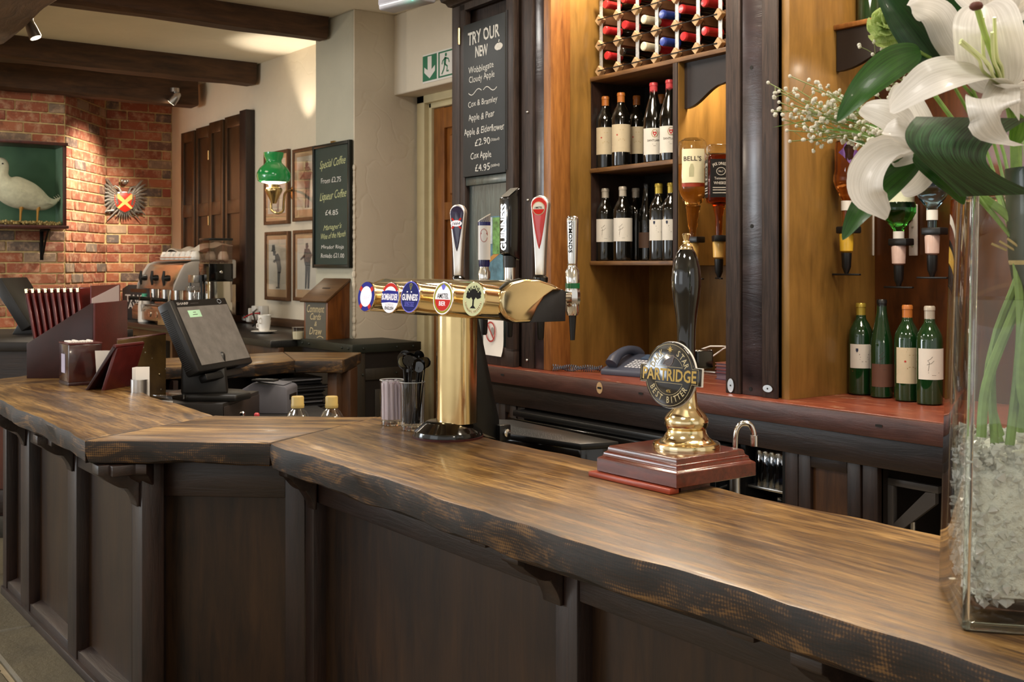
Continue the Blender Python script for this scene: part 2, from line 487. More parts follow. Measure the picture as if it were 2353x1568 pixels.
# door and its frame
xd0 = on_y(964, YD-0.03); xd1 = on_y(998, YD)
mb = MB(); ztop = zat(238, xd1, YD)
mb.box(xd0, xd1-0.03, YD-0.05, YD+0.06, 0, ztop+0.09); mb.box(xd1-0.035, xd1, YD-0.02, YD+0.06, 0, ztop+0.02); mb.box(xd0, -3.95, YD-0.05, YD+0.06, ztop, ztop+0.09)
mb.box(xd1-0.03, -3.95, YD-0.02, YD+0.06, ztop-0.03, ztop+0.005)
fr = mb.build('trim_1', M_cream_paint, bevel=0.006)
struct(fr, 'cream painted frame round the pine door', 'door frame')
dr = thing('door_1', 'panelled pine door in the recess beside the cabinet', 'door'); dr['kind'] = 'structure'
dx1 = xd1+0.82
mb = MB(); mb.box(xd1, dx1, YD+0.015, YD+0.045, 0.005, ztop-0.03)
mb.build('leaf', M_pine, dr, bevel=0.002)
for (a, b_) in ((0.0, 0.11), (0.355, 0.465), (0.71, 0.82)):
    MB().box(xd1+a, xd1+b_, YD-0.005, YD+0.02, 0.005, ztop-0.032).build('stile', M_pine, dr, bevel=0.004)
for (a, b_) in ((0.005, 0.2), (0.72, 0.86), (1.40, 1.5), (ztop-0.15, ztop-0.035)):
    MB().box(xd1+0.1, dx1-0.1, YD-0.004, YD+0.02, a, b_).build('rail', M_pine, dr, bevel=0.004)
for (a, b_) in ((0.15, 0.32), (0.5, 0.67)):
    for (c, d) in ((0.25, 0.68), (0.9, 1.36), (1.54, ztop-0.19)):
        MB().box(xd1+a, xd1+b_, YD+0.0, YD+0.018, c, d).build('panel', M_pine, dr, bevel=0.012, segs=1)

# brick wall: three planes of single bricks
def brick_mat():
    m, nt, b = _mat('old_brick')
    co = _coord(nt); oi = nt.nodes.new('ShaderNodeObjectInfo')
    base = _ramp(nt, oi.outputs['Random'], [(0.0, rgb('7c4530')), (0.25, rgb('9c5a3e')), (0.5, rgb('8c4c3a')), (0.72, rgb('a86848')), (0.86, rgb('74503f')), (0.94, rgb('625650')), (1.0, rgb('a88c70'))])
    va = nt.nodes.new('ShaderNodeVectorMath'); va.operation = 'ADD'
    sc = nt.nodes.new('ShaderNodeMath'); sc.operation = 'MULTIPLY'; sc.inputs[1].default_value = 37.0
    nt.links.new(oi.outputs['Random'], sc.inputs[0]); nt.links.new(co, va.inputs[0]); nt.links.new(sc.outputs[0], va.inputs[1])
    f = _noise(nt, va.outputs[0], 16.0, 7, 0.7)
    c1 = _mix(nt, _ramp(nt, f, [(0.48, (0, 0, 0, 1)), (0.72, (0.8, 0.8, 0.8, 1))]), base, rgb('c9a888'))
    f2 = _noise(nt, va.outputs[0], 9.0, 5, 0.6)
    c2 = _mix(nt, _ramp(nt, f2, [(0.58, (0, 0, 0, 1)), (0.7, (0.6, 0.6, 0.6, 1))]), c1, rgb('4a2a1e'))
    nt.links.new(c2, b.inputs['Base Color'])
    b.inputs['Roughness'].default_value = 0.85
    _bump(nt, b, f, 0.6, 0.006)
    return m
M_brick = brick_mat()
BL, BH = 0.228, 0.0775
def brick_mesh(L):
    return MB().box(0.0055, L-0.0055, -0.006, 0.03, 0.0055, BH-0.0055).mesh('brick', bevel=0.004, segs=1)
brick_me = {}
def brick_plane(owner, p0, p1, z0, z1, rnd, hide=None, start=0.0):
    p0 = Vector(p0); p1 = Vector(p1); L = (p1-p0).length; ang = math.atan2(p1.y-p0.y, p1.x-p0.x)
    n = int(round((z1-z0)/BH)); k = 0
    for c in range(n):
        s = -((start + (0.5 if c % 2 else 0.0) + rnd.choice((0, 0, 0.25))) % 1.0)*BL
        while s < L-0.02:
            a = max(s, 0.0); e = min(s+BL, L)
            if e-a > 0.045:
                key = round(e-a, 2)
                if key not in brick_me:
                    me = brick_mesh(key); me.materials.append(M_brick); brick_me[key] = me
                z = z0+c*BH
                if hide is None or not hide(a, e, z):
                    q = p0 + (p1-p0).normalized()*a
                    put('brick', brick_me[key], None, owner, (q.x, q.y, z+rnd.uniform(-0.001, 0.001)), ang)
            s += BL
Pl = (-8.456, 2.218); Pr = (XBR, on_x(243, XBR))
y0b = on_x(0, Pl[0])-0.12
rnd = random.Random(5)
# faces: +x side visible, so walk with y increasing backwards (local -y faces the room => direction from high y to low y reversed)
w1 = MB().prism([(Pl[0]-0.002, y0b-1.2), (Pl[0]-0.002, Pl[1]), (Pl[0]-0.6, Pl[1]), (Pl[0]-0.6, y0b-1.2)], -0.1, CEIL).build('wall_brick_breast', M_mortar, smooth=False)
struct(w1, 'red brick chimney breast behind the duck case', 'wall')
brick_plane(w1, (Pl[0], y0b), Pl, 0.62, 2.5, rnd, start=0.3)
d = Vector((Pr[0]-Pl[0], Pr[1]-Pl[1])).normalized(); nn = Vector((d.y, -d.x))
w2 = MB().prism([(Pl[0]-nn.x*0.002, Pl[1]-nn.y*0.002), (Pr[0]-nn.x*0.002, Pr[1]-nn.y*0.002), (Pr[0]-0.4, Pr[1]-0.1), (Pl[0]-0.7, Pl[1]-0.15)], -0.1, CEIL).build('wall_brick_splay', M_mortar, smooth=False)
struct(w2, 'splayed red brick face brightly lit by the spotlight', 'wall')
brick_plane(w2, Pl, Pr, 0.62, 2.5, rnd, start=0.0)
w3 = MB().box(XBR-0.3, XBR-0.002, Pr[1]-0.05, YA+0.01, -0.1, CEIL).build('wall_brick_corner', M_mortar, smooth=False)
struct(w3, 'red brick wall in the corner carrying the heraldic crest', 'wall')
brick_plane(w3, Pr, (XBR, YA-0.002), 0.62, 2.5, rnd, start=0.0)
led = MB().box(Pl[0]-0.02, Pl[0]+0.05, y0b-1.0, Pl[1]+0.03, 0.62, 0.67).build('trim_2', M_cream_paint, bevel=0.008)
struct(led, 'pale wooden ledge along the foot of the brick chimney', 'ledge')

# ceiling beams
def rough_beam(name, mat, axis, a0, a1, b0, b1, z0, z1, amp, seed, label):
    r = random.Random(seed); n = max(4, int(abs(a1-a0)/0.16)); vs = []; fs = []
    ph = [[r.uniform(0, 6.28) for _ in range(3)] for _ in range(8)]
    def w_(i, t): return amp*(math.sin(t*5+ph[i][0])*0.5+math.sin(t*11+ph[i][1])*0.3+math.sin(t*23+ph[i][2])*0.25)
    c = 0.018
    for i in range(n+1):
        t = a0+(a1-a0)*i/n
        sec = [(b0+c, z0), (b1-c, z0), (b1, z0+c), (b1, z1), (b0, z1), (b0, z0+c)]
        for k, (b_, z) in enumerate(sec):
            bb = b_+w_(k, t); zz = z+(w_((k+3) % 8, t+1.3) if k in (0, 1, 2, 5) else 0)
            vs.append((bb, t, zz) if axis == 'y' else (t, bb, zz))
    for i in range(n):
        for k in range(6):
            k2 = (k+1) % 6
            fs.append((i*6+k, i*6+k2, (i+1)*6+k2, (i+1)*6+k))
    fs.append(tuple(range(5, -1, -1))); fs.append(tuple(n*6+k for k in range(6)))
    mb = MB().add(vs, fs)
    me = mb.mesh(name, smooth=True, angle=25)
    bm = bmesh.new(); bm.from_mesh(me); bmesh.ops.recalc_face_normals(bm, faces=bm.faces[:]); bm.to_mesh(me); bm.free()
    o = put(name, me, mat)
    return tag(o, label, 'beam', kind='structure')
BZ = []
for nm, pe, pf, yt, ybn, ye, lab in (('beam', 755, 731, 40, 88, YB-0.02, 'dark oak ceiling beam nearest the camera, ending at the chalkboard wall'),
                                ('beam', 590, 565, 153, 192, 3.22, 'dark oak ceiling beam in the middle of the three parallel ones'),
                                ('beam', 456, 437, 208, 243, 3.18, 'dark oak ceiling beam against the brick wall, behind the small spotlight')):
    xn, xf = on_y(pe, ye), on_y(pf, ye)
    zb = zat(ybn, xn, ye)
    rough_beam(nm, M_beam, 'y', 0.9, ye, xf, xn, zb, CEIL+0.02, 0.006, int(pe), lab)
rough_beam('beam', M_beam_x, 'x', -9.9, -2.2, 0.84, 1.19, 2.19, CEIL+0.02, 0.02, 77, 'massive rough hewn beam crossing the top left corner')

# ================================================================== bar top
def bartop_mat():
    m, nt, b = _mat('bar_top_elm')
    co = _coord(nt, (1, 15, 15)); c2 = _coord(nt, (1, 4.5, 4.5)); c0 = _coord(nt)
    f1 = _noise(nt, co, 3.6, 10, 0.75, 0.5); f2 = _noise(nt, c2, 1.5, 7, 0.68, 1.4)
    mx = nt.nodes.new('ShaderNodeMix'); mx.inputs[0].default_value = 0.5
    nt.links.new(f1, mx.inputs[2]); nt.links.new(f2, mx.inputs[3])
    top = _ramp(nt, mx.outputs[0], [(0.36, rgb('1e1208')), (0.45, rgb('4c3318')), (0.53, rgb('7a5a2e')), (0.64, rgb('ab8750'))])
    # dark open grain specks
    f5 = _noise(nt, _coord(nt, (3, 40, 40)), 4.0, 6, 0.7)
    top = _mix(nt, _ramp(nt, f5, [(0.52, (0, 0, 0, 1)), (0.62, (0.85, 0.85, 0.85, 1))]), top, rgb('3a2410'))
    # burnt, tooled edge
    g = nt.nodes.new('ShaderNodeNewGeometry'); sp = nt.nodes.new('ShaderNodeSeparateXYZ'); nt.links.new(g.outputs['True Normal'], sp.inputs[0])
    mr = nt.nodes.new('ShaderNodeMapRange'); nt.links.new(sp.outputs[2], mr.inputs[0]); mr.inputs[1].default_value = 0.94; mr.inputs[2].default_value = 0.6
    sx = nt.nodes.new('ShaderNodeSeparateXYZ'); nt.links.new(c0, sx.inputs[0])
    def sine(src, k):
        a = nt.nodes.new('ShaderNodeMath'); a.operation = 'MULTIPLY'; a.inputs[1].default_value = k; nt.links.new(src, a.inputs[0])
        s = nt.nodes.new('ShaderNodeMath'); s.operation = 'SINE'; nt.links.new(a.outputs[0], s.inputs[0]); return s.outputs[0]
    ad = nt.nodes.new('ShaderNodeMath'); ad.operation = 'ADD'; nt.links.new(sine(sx.outputs[0], 1250.0), ad.inputs[0]); nt.links.new(sine(sx.outputs[2], 1100.0), ad.inputs[1])
    fe = _noise(nt, _coord(nt, (1, 1, 3)), 7.0, 6, 0.7, 1.0)
    ma = nt.nodes.new('ShaderNodeMath'); ma.operation = 'MULTIPLY_ADD'; nt.links.new(ad.outputs[0], ma.inputs[0]); ma.inputs[1].default_value = 0.035; nt.links.new(fe, ma.inputs[2])
    edge = _ramp(nt, ma.outputs[0], [(0.40, rgb('0c0703')), (0.53, rgb('241407')), (0.62, rgb('5e4220')), (0.76, rgb('7a5a2e'))])
    nt.links.new(_mix(nt, mr.outputs[0], top, edge), b.inputs['Base Color'])
    rr = nt.nodes.new('ShaderNodeMapRange'); nt.links.new(f2, rr.inputs[0]); rr.inputs[3].default_value = 0.27; rr.inputs[4].default_value = 0.46
    rm = nt.nodes.new('ShaderNodeMix'); nt.links.new(mr.outputs[0], rm.inputs[0]); nt.links.new(rr.outputs[0], rm.inputs[2]); rm.inputs[3].default_value = 0.6; nt.links.new(rm.outputs[0], b.inputs['Roughness'])
    cw = nt.nodes.new('ShaderNodeMapRange'); nt.links.new(mr.outputs[0], cw.inputs[0]); cw.inputs[3].default_value = 0.12; cw.inputs[4].default_value = 0.0; nt.links.new(cw.outputs[0], b.inputs['Coat Weight'])
    b.inputs['Coat Roughness'].default_value = 0.15
    _bump(nt, b, f1, 0.3, 0.004)
    return m
M_bartop = bartop_mat()
BAR = 0.73
def slab(poly, live, z0, z1, amp=0.010, seed=1, name='slab', parent=None, mat=None, rotgrain=0.0):
    r = random.Random(seed); n = len(poly); out = []
    area2 = sum(poly[i][0]*poly[(i+1) % n][1]-poly[(i+1) % n][0]*poly[i][1] for i in range(n))
    if area2 < 0: raise ValueError('slab must be ccw')
    for i in range(n):
        a = Vector(poly[i]); b = Vector(poly[(i+1) % n]); L = (b-a).length; t = (b-a)/L; nn = Vector((t.y, -t.x))
        lv = i in live
        k = max(1, int(L/(0.035 if lv else 0.2)))
        ph = [r.uniform(0, 6.28) for _ in range(4)]
        for j in range(k):
            s = L*j/k; p = a+t*s
            env = min(1, s/0.05, (L-s)/0.05) if lv else 0
            w1_ = amp*env*(math.sin(s*7+ph[0])*0.6+math.sin(s*17+ph[1])*0.35+math.sin(s*41+ph[2])*0.2)
            w2_ = amp*env*(math.sin(s*9+ph[3])*0.7+math.sin(s*23+ph[1])*0.5+math.sin(s*53+ph[0])*0.25)
            out.append((p+nn*w1_, nn, w2_, lv, j == 0))
    N = len(out); vs = []
    nr = []
    for i in range(N):
        p, nn, w2_, lv, c = out[i]
        if c:
            q = out[i-1][1]; nn = (nn+q); nn = nn/max(0.3, nn.length)*1.2
        nr.append(nn)
    rings = [(-0.009, z1, 0), (-0.0025, z1-0.0025, 0), (0.0, z1-0.010, 0), (0.0, (z0+z1)/2, 0.6), (-0.006, z0+0.004, 1.0), (-0.012, z0, 1.0)]
    for ins, z, k in rings:
        for i in range(N):
            p, _, w2_, lv, c = out[i]
            inn = ins if lv else ins*0.35
            q = p + nr[i]*(inn + w2_*k*0.8)
            vs.append((q.x, q.y, z + (w2_*0.7 if k == 1.0 else 0)))
    fs = [tuple(range(N))]
    for a in range(len(rings)-1):
        for i in range(N):
            j = (i+1) % N
            fs.append((a*N+i, (a+1)*N+i, (a+1)*N+j, a*N+j))
    e = (len(rings)-1)*N
    fs.append(tuple(e+i for i in range(N-1, -1, -1)))
    if rotgrain:
        R = Matrix.Rotation(-rotgrain, 4, 'Z'); vs = [tuple(R @ Vector(p)) for p in vs]
    o = MB().add(vs, fs).build(name, mat, parent, angle=30)
    if rotgrain: o.rotation_euler = (0, 0, rotgrain)
    return o
pA, pB, pC, pD = (-2.436, 1.101), (-2.736, 0.763), (-2.97, 1.178), (-2.675, 1.535)
bt = thing('bar_worktop', 'thick varnished elm bar top with rough tooled edge', 'bar top', (0, 0, 0))
ZT0 = BAR-0.056
slab([pA, (-1.55, 1.09), (-0.9, 1.093), (1.4, 1.085), (1.4, 1.56), (-0.9, 1.562), (-1.8, 1.565), pD], {0, 1, 2, 4, 5, 6}, ZT0-0.008, BAR, 0.011, 4, 'plank', bt, M_bartop)
slab([pB, pA, pD, pC], {0, 2}, ZT0, BAR, 0.008, 9, 'plank', bt, M_bartop, rotgrain=math.atan2(pA[1]-pB[1], pA[0]-pB[0]))
pE, pF = (-4.28, 0.775), (-4.02, 1.225)
slab([pE, (-3.76, 0.785), pB, pC, (-3.6, 1.20), pF], {0, 1, 3, 4}, ZT0, BAR, 0.010, 12, 'plank', bt, M_bartop)
pG, pH = (-4.92, 1.69), (-4.51, 1.55)
slab([pE, pF, pH, pG, (-4.405, 0.926)], {1, 3, 4}, ZT0, BAR, 0.006, 15, 'plank', bt, M_bartop, rotgrain=2.1)
pI, pJ = (-4.93, 2.30), (-4.456, 2.13)
slab([pH, (-4.40, 1.92), pJ, pI, pG], {0, 1, 3}, ZT0, BAR, 0.004, 17, 'plank', bt, M_bartop, rotgrain=1.57)
slab([pJ, (-4.33, 2.296), (-4.68, 2.585), pI], {0, 2}, ZT0, BAR, 0.004, 18, 'plank', bt, M_bartop, rotgrain=0.9)

# ================================================================== bar front
bf = thing('bar_counter', 'dark stained panelled bar front with carved corbels below the elm top', 'bar front')
def sect(P0, P1):
    P0 = Vector(P0); P1 = Vector(P1); t = (P1-P0).normalized()
    M = Matrix(((t.x, -t.y, 0, P0.x), (t.y, t.x, 0, P0.y), (0, 0, 1, 0), (0, 0, 0, 1)))
    return M, (P1-P0).length
def corbel(M, s, w=0.05, out=0.10, h=0.11):
    zt = ZT0-0.004
    pts = [(0.0, zt), (-out, zt), (-out, zt-0.024), (-out+0.012, zt-0.03)]
    for k in range(6):
        a = k/5; pts.append((-out+0.015+(out-0.045)*a, zt-0.034-0.028*math.sin(a*PI/2)))
    for k in range(5):
        a = k/4; pts.append((-0.028+0.02*math.sin(a*PI/2), zt-0.066-(h-0.066)*a))
    pts.append((0.0, zt-h))
    MB().prism(pts, s-w/2, s+w/2, 'x').build('corbel', M_darkrail, bf, M=M, bevel=0.003)
def block(M, s, out=0.075, w=0.05):
    MB().box(s-w/2, s+w/2, -out, 0.0, ZT0-0.03, ZT0-0.004).build('bracket_block', M_darkrail, bf, M=M, bevel=0.003)
def panels(P0, P1, stiles, zt=0.575, zb=0.055, proud=0.035):
    """stiles: list of (s0, s1) along the section from P0"""
    M, L = sect(P0, P1)
    for i in range(len(stiles)-1):
        a, b = stiles[i][1], stiles[i+1][0]
        MB().box(a-0.02, b+0.02, proud, proud+0.02, 0.0, ZT0-0.01).build('panel', M_darkpanel, bf, M=M, smooth=False)
        MB().box(a+0.0, b-0.0, 0.004, proud+0.004, zt, ZT0-0.004).build('rail', M_darkrail, bf, M=M, bevel=0.003)
        MB().box(a+0.0, b-0.0, 0.004, proud+0.004, 0.0, zb).build('rail', M_darkrail, bf, M=M, bevel=0.003)
        MB().prism([(0.004, zb), (proud, zb), (proud, zb+0.012), (0.012, zb+0.004)], a+0.02, b-0.02, 'x').build('moulding', M_darkrail, bf, M=M)
    for a, b in stiles:
        MB().box(a, b, 0.0, proud+0.02, 0.0, ZT0-0.004).build('stile', M_darkwood, bf, M=M, bevel=0.003)
    MB().box(0, L, proud+0.02, proud+0.04, 0.0, ZT0-0.006).build('backing_board', M_darkwood, bf, M=M, smooth=False)
    MB().box(0, L, -0.008, 0.012, 0.0, 0.03).build('skirting', M_darkrail, bf, M=M, bevel=0.003)
    return M
yL, yM = 0.885, 1.215
cA = (-2.775, yL); cB = (-2.485, yM)
xs = lambda p, y: on_y(p, y)
L0 = (-4.17, yL)
st = [(xs(p0, yL)-L0[0], xs(p1, yL)-L0[0]) for p0, p1 in ((47, 66), (155, 175), (303, 326))]
st = [(0.0, 0.05)] + st
Ml = panels(L0, cA, st)
for s0, s1 in st[1:]: corbel(Ml, (s0+s1)/2, 0.05)
block(Ml, st[2][1]+0.005); block(Ml, st[3][1]-0.01)
Lc = (Vector(cB)-Vector(cA)).length
Mc = panels(cA, cB, [(0.0, 0.075), (Lc-0.05, Lc)])
corbel(Mc, 0.05, 0.05, 0.085); block(Mc, 0.02)
x1270 = on_y(1275, yM)
mst = [(0.0, 0.045), (x1270-cB[0], x1270-cB[0]+0.06)]
for k in range(1, 5): mst.append((mst[1][0]+0.62*k, mst[1][1]+0.62*k))
Mm = panels(cB, (1.2, yM), mst)
corbel(Mm, mst[0][1]+0.0, 0.045, 0.08)
for a, b in mst[1:]: corbel(Mm, (a+b)/2-0.03, 0.05); block(Mm, a-0.13)
# return of the bar towards the back, and the outer end
panels((-4.30, 1.05), (-4.17, yL), [(0.0, 0.04), (0.16, 0.20)])
panels((-4.80, 1.76), (-4.30, 1.05), [(0.0, 0.05), (0.40, 0.45), (0.81, 0.86)])
panels((-4.80, 2.25), (-4.80, 1.76), [(0.0, 0.05), (0.44, 0.49)])
# inner side of the return: shelf with posts under the elm top
rt = thing('bar_return_shelf', 'dark brown open shelf unit under the far end of the elm bar top', 'shelf', (0, 0, 0))
M_brownwood = wood('brown_joinery', '2a160b', '5a3a20', 'z', 5.0, 0.45, 0.2)
mb = MB(); mb.prism([(-4.42, 2.27), (-4.39, 2.30), (-4.58, 2.47), (-4.61, 2.44)], 0.0, ZT0-0.002); mb.build('post', M_brownwood, rt, bevel=0.003)
mb = MB(); mb.prism([(-4.50, 2.345), (-4.44, 2.395), (-4.62, 2.53), (-4.66, 2.50)], 0.0, ZT0-0.002); mb.build('post', M_brownwood, rt, bevel=0.003)
MB().box(-4.78, -4.74, 1.62, 2.26, 0.0, ZT0-0.002).build('back_panel', M_darkwood, rt)
MB().prism([(-4.46, 1.62), (-4.46, 2.16), (-4.55, 2.32), (-4.73, 2.30), (-4.73, 1.62)], 0.46, 0.49).build('shelf_board', plain('grey_worktop', '4b4a4a', 0.5), rt)
MB().box(-4.73, -4.48, 1.60, 1.62, 0.0, ZT0-0.002).build('side_panel', M_darkwood, rt)
# staff worktop behind the bar
M_greytop = plain('staff_worktop_laminate', '3a3836', 0.35, var=0.2)
wk = thing('staff_worktop', 'low dark grey work surface behind the bar under the till', 'worktop')
MB().prism([(-3.05, 1.30), (-2.95, 1.42), (-3.0, 1.72), (-3.55, 1.98), (-4.28, 2.15), (-4.42, 1.62), (-4.2, 1.42), (-3.8, 1.26)], 0.515, 0.55).build('top', M_greytop, wk, bevel=0.003)
for (x, y) in ((-3.1, 1.42), (-3.1, 1.68), (-4.25, 1.6), (-4.2, 2.05), (-3.6, 1.9)):
    MB().box(x-0.02, x+0.02, y-0.02, y+0.02, 0, 0.516).build('leg', M_darkwood, wk)

# ================================================================== back bar
CTR = 0.74
YF, YN = 2.597, 3.195            # counter front, niche back
M_niche = wood('niche_veneer', '453010', '9c7438', 'z', 3.2, 0.38, 0.06, coat=0.25, stretch=7, contrast=(0.28, 0.75), blotch=0.5)
M_post = wood('post_dark_oak', '140e0d', '44352e', 'z', 7.0, 0.5, 0.35, stretch=16, coat=0.0, blotch=0.15, spec=0.3)
M_postblue = wood('post_rippled_oak', '10090a', '3a2d2e', 'z', 9.0, 0.28, 0.7, stretch=0.25, coat=0.25)
M_edgewood = wood('edge_wood', '5a300f', 'a86f35', 'z', 5.0, 0.45, 0.15)  # orange wood; on post and pilaster it paints in their lit edges
M_shelfwood = wood('shelf_edge_wood', '35210f', '8a6238', 'x', 6.0, 0.5, 0.25)
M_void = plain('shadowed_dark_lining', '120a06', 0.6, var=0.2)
M_valance = plain('dark_valance', '1e1613', 0.45, var=0.2)
def redtop():
    m, nt, b = _mat('worn_red_counter')
    co = _coord(nt, (1, 4, 1)); f = _noise(nt, co, 6.0, 8, 0.7)
    c = _ramp(nt, f, [(0.3, rgb('5c261b')), (0.62, rgb('82432f')), (0.76, rgb('955a44'))])
    f2 = _noise(nt, _coord(nt, (2, 9, 1)), 3.0, 7, 0.72, 0.5)
    nt.links.new(_mix(nt, _ramp(nt, f2, [(0.58, (0, 0, 0, 1)), (0.68, (0.8, 0.8, 0.8, 1))]), c, rgb('c0997c')), b.inputs['Base Color'])
    b.inputs['Roughness'].default_value = 0.32; _bump(nt, b, f, 0.1, 0.003); return m
M_redtop = redtop()
M_rededge = wood('red_brown_counter_edge', '22100d', '54322a', 'x', 5.0, 0.4, 0.3, stretch=8)
bc = thing('back_counter', 'worn red topped counter along the back of the bar', 'counter')
MB().box(-3.99, -0.6, YF, 3.28, CTR-0.063, CTR-0.002).build('edge_board', M_rededge, bc, bevel=0.004)
MB().box(-3.99, -0.6, YF+0.012, 3.28, CTR-0.003, CTR).build('red_surface', M_redtop, bc, bevel=0.001, segs=1)
M_hole = plain('keyhole_black', '050404', 0.8, var=0)
M_worn = plain('bare_wood_patch', 'a98a63', 0.6, var=0.2)
for px, worn in ((1155, 0), (1378, 1), (1473, 0), (2020, 0)):
    x = on_y(px, YF); z = CTR-0.028
    if worn: flat(MB(), disc_pts(0.016, 20, x, 0, sy=1.3), 0).build('worn_patch', M_worn, bc, M=facing((0, YF-0.0012, z), FX))
    mb = MB(); flat(mb, [(x-0.011, -0.003), (x+0.004, -0.004), (x+0.011, -0.003), (x+0.011, 0.003), (x+0.003, 0.004), (x-0.011, 0.003)], 0)
    mb.build('keyhole', M_hole, bc, M=facing((0, YF-0.0018, z), FX))
MB().box(-3.98, -0.6, YF+0.055, YF+0.085, 0.585, CTR-0.064).build('fascia', M_darkrail, bc, bevel=0.003)
# cupboards below
def cupboard(px0, px1, lab, doorw=True):
    yq = YF+0.075
    x0, x1 = on_y(px0, yq), on_y(px1, yq)
    t = thing('base_cupboard', lab, 'cupboard')
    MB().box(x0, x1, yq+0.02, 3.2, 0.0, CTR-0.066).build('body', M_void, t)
    for a, b in ((x0, x0+0.05), (x1-0.05, x1)): MB().box(a, b, yq, yq+0.03, 0.0, CTR-0.065).build('stile', M_darkwood, t, bevel=0.003)
    MB().box(x0+0.05, x1-0.05, yq, yq+0.03, 0.60, CTR-0.065).build('rail', M_darkrail, t, bevel=0.003)
    d = thing('door', '', None); 
    del d['label']; d.parent = t
    a, b = x0+0.054, x1-0.054
    for p, q in ((a, a+0.045), (b-0.045, b)): MB().box(p, q, yq-0.004, yq+0.02, 0.08, 0.596).build('door_stile', M_darkwood, d, bevel=0.003)
    for p, q in ((0.55, 0.596), (0.08, 0.14)): MB().box(a+0.045, b-0.045, yq-0.004, yq+0.02, p, q).build('door_rail', M_darkrail, d, bevel=0.003)
    MB().box(a+0.03, b-0.03, yq+0.01, yq+0.02, 0.1, 0.58).build('door_panel', M_brownwood, d)
    return t
cupboard(1130, 1206, 'narrow dark wooden cupboard under the left end of the red counter')
cupboard(1803, 2016, 'dark panelled cupboard door under the red counter beside the glass rack')
# black bottle cooler
xq0, xq1 = on_y(1210, YF+0.08)+0.01, on_y(1690, YF+0.08)
cl = thing('bottle_cooler', 'long black bottle cooler under the red counter', 'cooler', ((xq0+xq1)/2, 2.9, 0))
hw = (xq1-xq0)/2
MB().box(-hw, hw, -0.2, 0.28, 0.0, 0.50).build('body', M_blackgloss, cl, bevel=0.004)
MB().box(-hw, hw, -0.30, -0.21, 0.555, 0.578).build('top_rail', M_black, cl, bevel=0.003)
MB().box(-hw, hw, -0.325, -0.30, 0.49, 0.552).build('front_rail', M_blackgloss, cl, bevel=0.003)
MB().box(-hw, hw, -0.315, -0.21, 0.10, 0.485).build('door', plain('cooler_glass_door', '07080a', 0.08, var=0, coat=0.6), cl, bevel=0.003)
MB().box(-hw+0.02, hw-0.02, -0.26, -0.2, 0.5, 0.556).build('spacer', M_black, cl)
# rack of upturned glasses
x0, x1 = on_y(1692, 2.66), on_y(1800, 2.66)
gr = thing('glass_rack', 'dark rack of upturned glasses below the red counter', 'rack', ((x0+x1)/2, 2.78, 0))
hw = (x1-x0)/2
MB().box(-hw, hw, 0.1, 0.12, 0.0, 0.62).build('back_panel', M_void, gr)
MB().box(hw-0.02, hw, -0.1, 0.1, 0.0, 0.62).build('side_panel', M_black, gr)
MB().box(-hw, -hw+0.02, -0.1, 0.1, 0.0, 0.62).build('side_panel', M_black, gr)
for z in (0.29, 0.455, 0.615):
    MB().box(-hw+0.02, hw-0.02, -0.09, 0.1, z-0.008, z).build('shelf', M_steel, gr, bevel=0.002)
M_pane = pane('clear_glass_thin')
tum = MB().lathe([(0.036, 0), (0.037, 0.003), (0.029, 0.115), (0.027, 0.118), (0.0005, 0.118)], 18, cap=False).mesh('glass')
tum.materials.append(pane('rack_glass', (0.75, 0.82, 0.9, 1), 0.22))
k = 0
for r_, z in ((0, 0.29), (1, 0.455)):
    for i in range(4):
        for j in range(2):
            o = put('bar_glass', tum, None, None, ((x0+x1)/2-hw+0.055+i*(2*hw-0.11)/3, 2.78-0.05+0.085*j, z+0.0005))
            tag(o, 'upturned clear glass on the %s rack shelf, %s row, %s from the left' % (('lower', 'upper')[r_], ('front', 'back')[j], ('first', 'second', 'third', 'fourth')[i]), 'glass', 'upturned glasses in the rack on the %s shelf' % ('lower', 'upper')[r_])
# folded grey bracket under the counter at the right
bx, by = on_y(2038, 2.72), 2.72
br = thing('metal_bracket', 'grey triangular metal bracket in the dark space under the counter', 'bracket', (bx, by, 0))
M_grey = plain('grey_painted_metal', '4b4745', 0.5, var=0.1)
zt_, zb_ = zat(1098, bx, by), zat(1222, bx, by)
MB().box(0, 0.16, 0, 0.02, zt_-0.02, zt_).build('top_bar', M_grey, br, bevel=0.002)
MB().box(0, 0.02, 0, 0.02, zb_, zt_-0.02).build('upright', M_grey, br, bevel=0.002)
mb = MB(); mb.prism([(0.005, zb_+0.01), (0.03, zb_), (0.15, zt_-0.05), (0.15, zt_-0.02), (0.12, zt_-0.022)], 0.002, 0.018, 'y'); mb.build('brace', M_grey, br)
MB().lathe([(0.008, 0.0), (0.008, zb_+0.04)], 10, Matrix.Translation((0.075, 0.012, 0))).build('leg', M_steel, br)
tag(MB().box(on_y(2018, 2.7), -0.6, 3.0, 3.02, 0, CTR-0.064).build('dark_lining_board', M_void), 'unlit dark board closing the space under the counter', 'board', kind='structure')

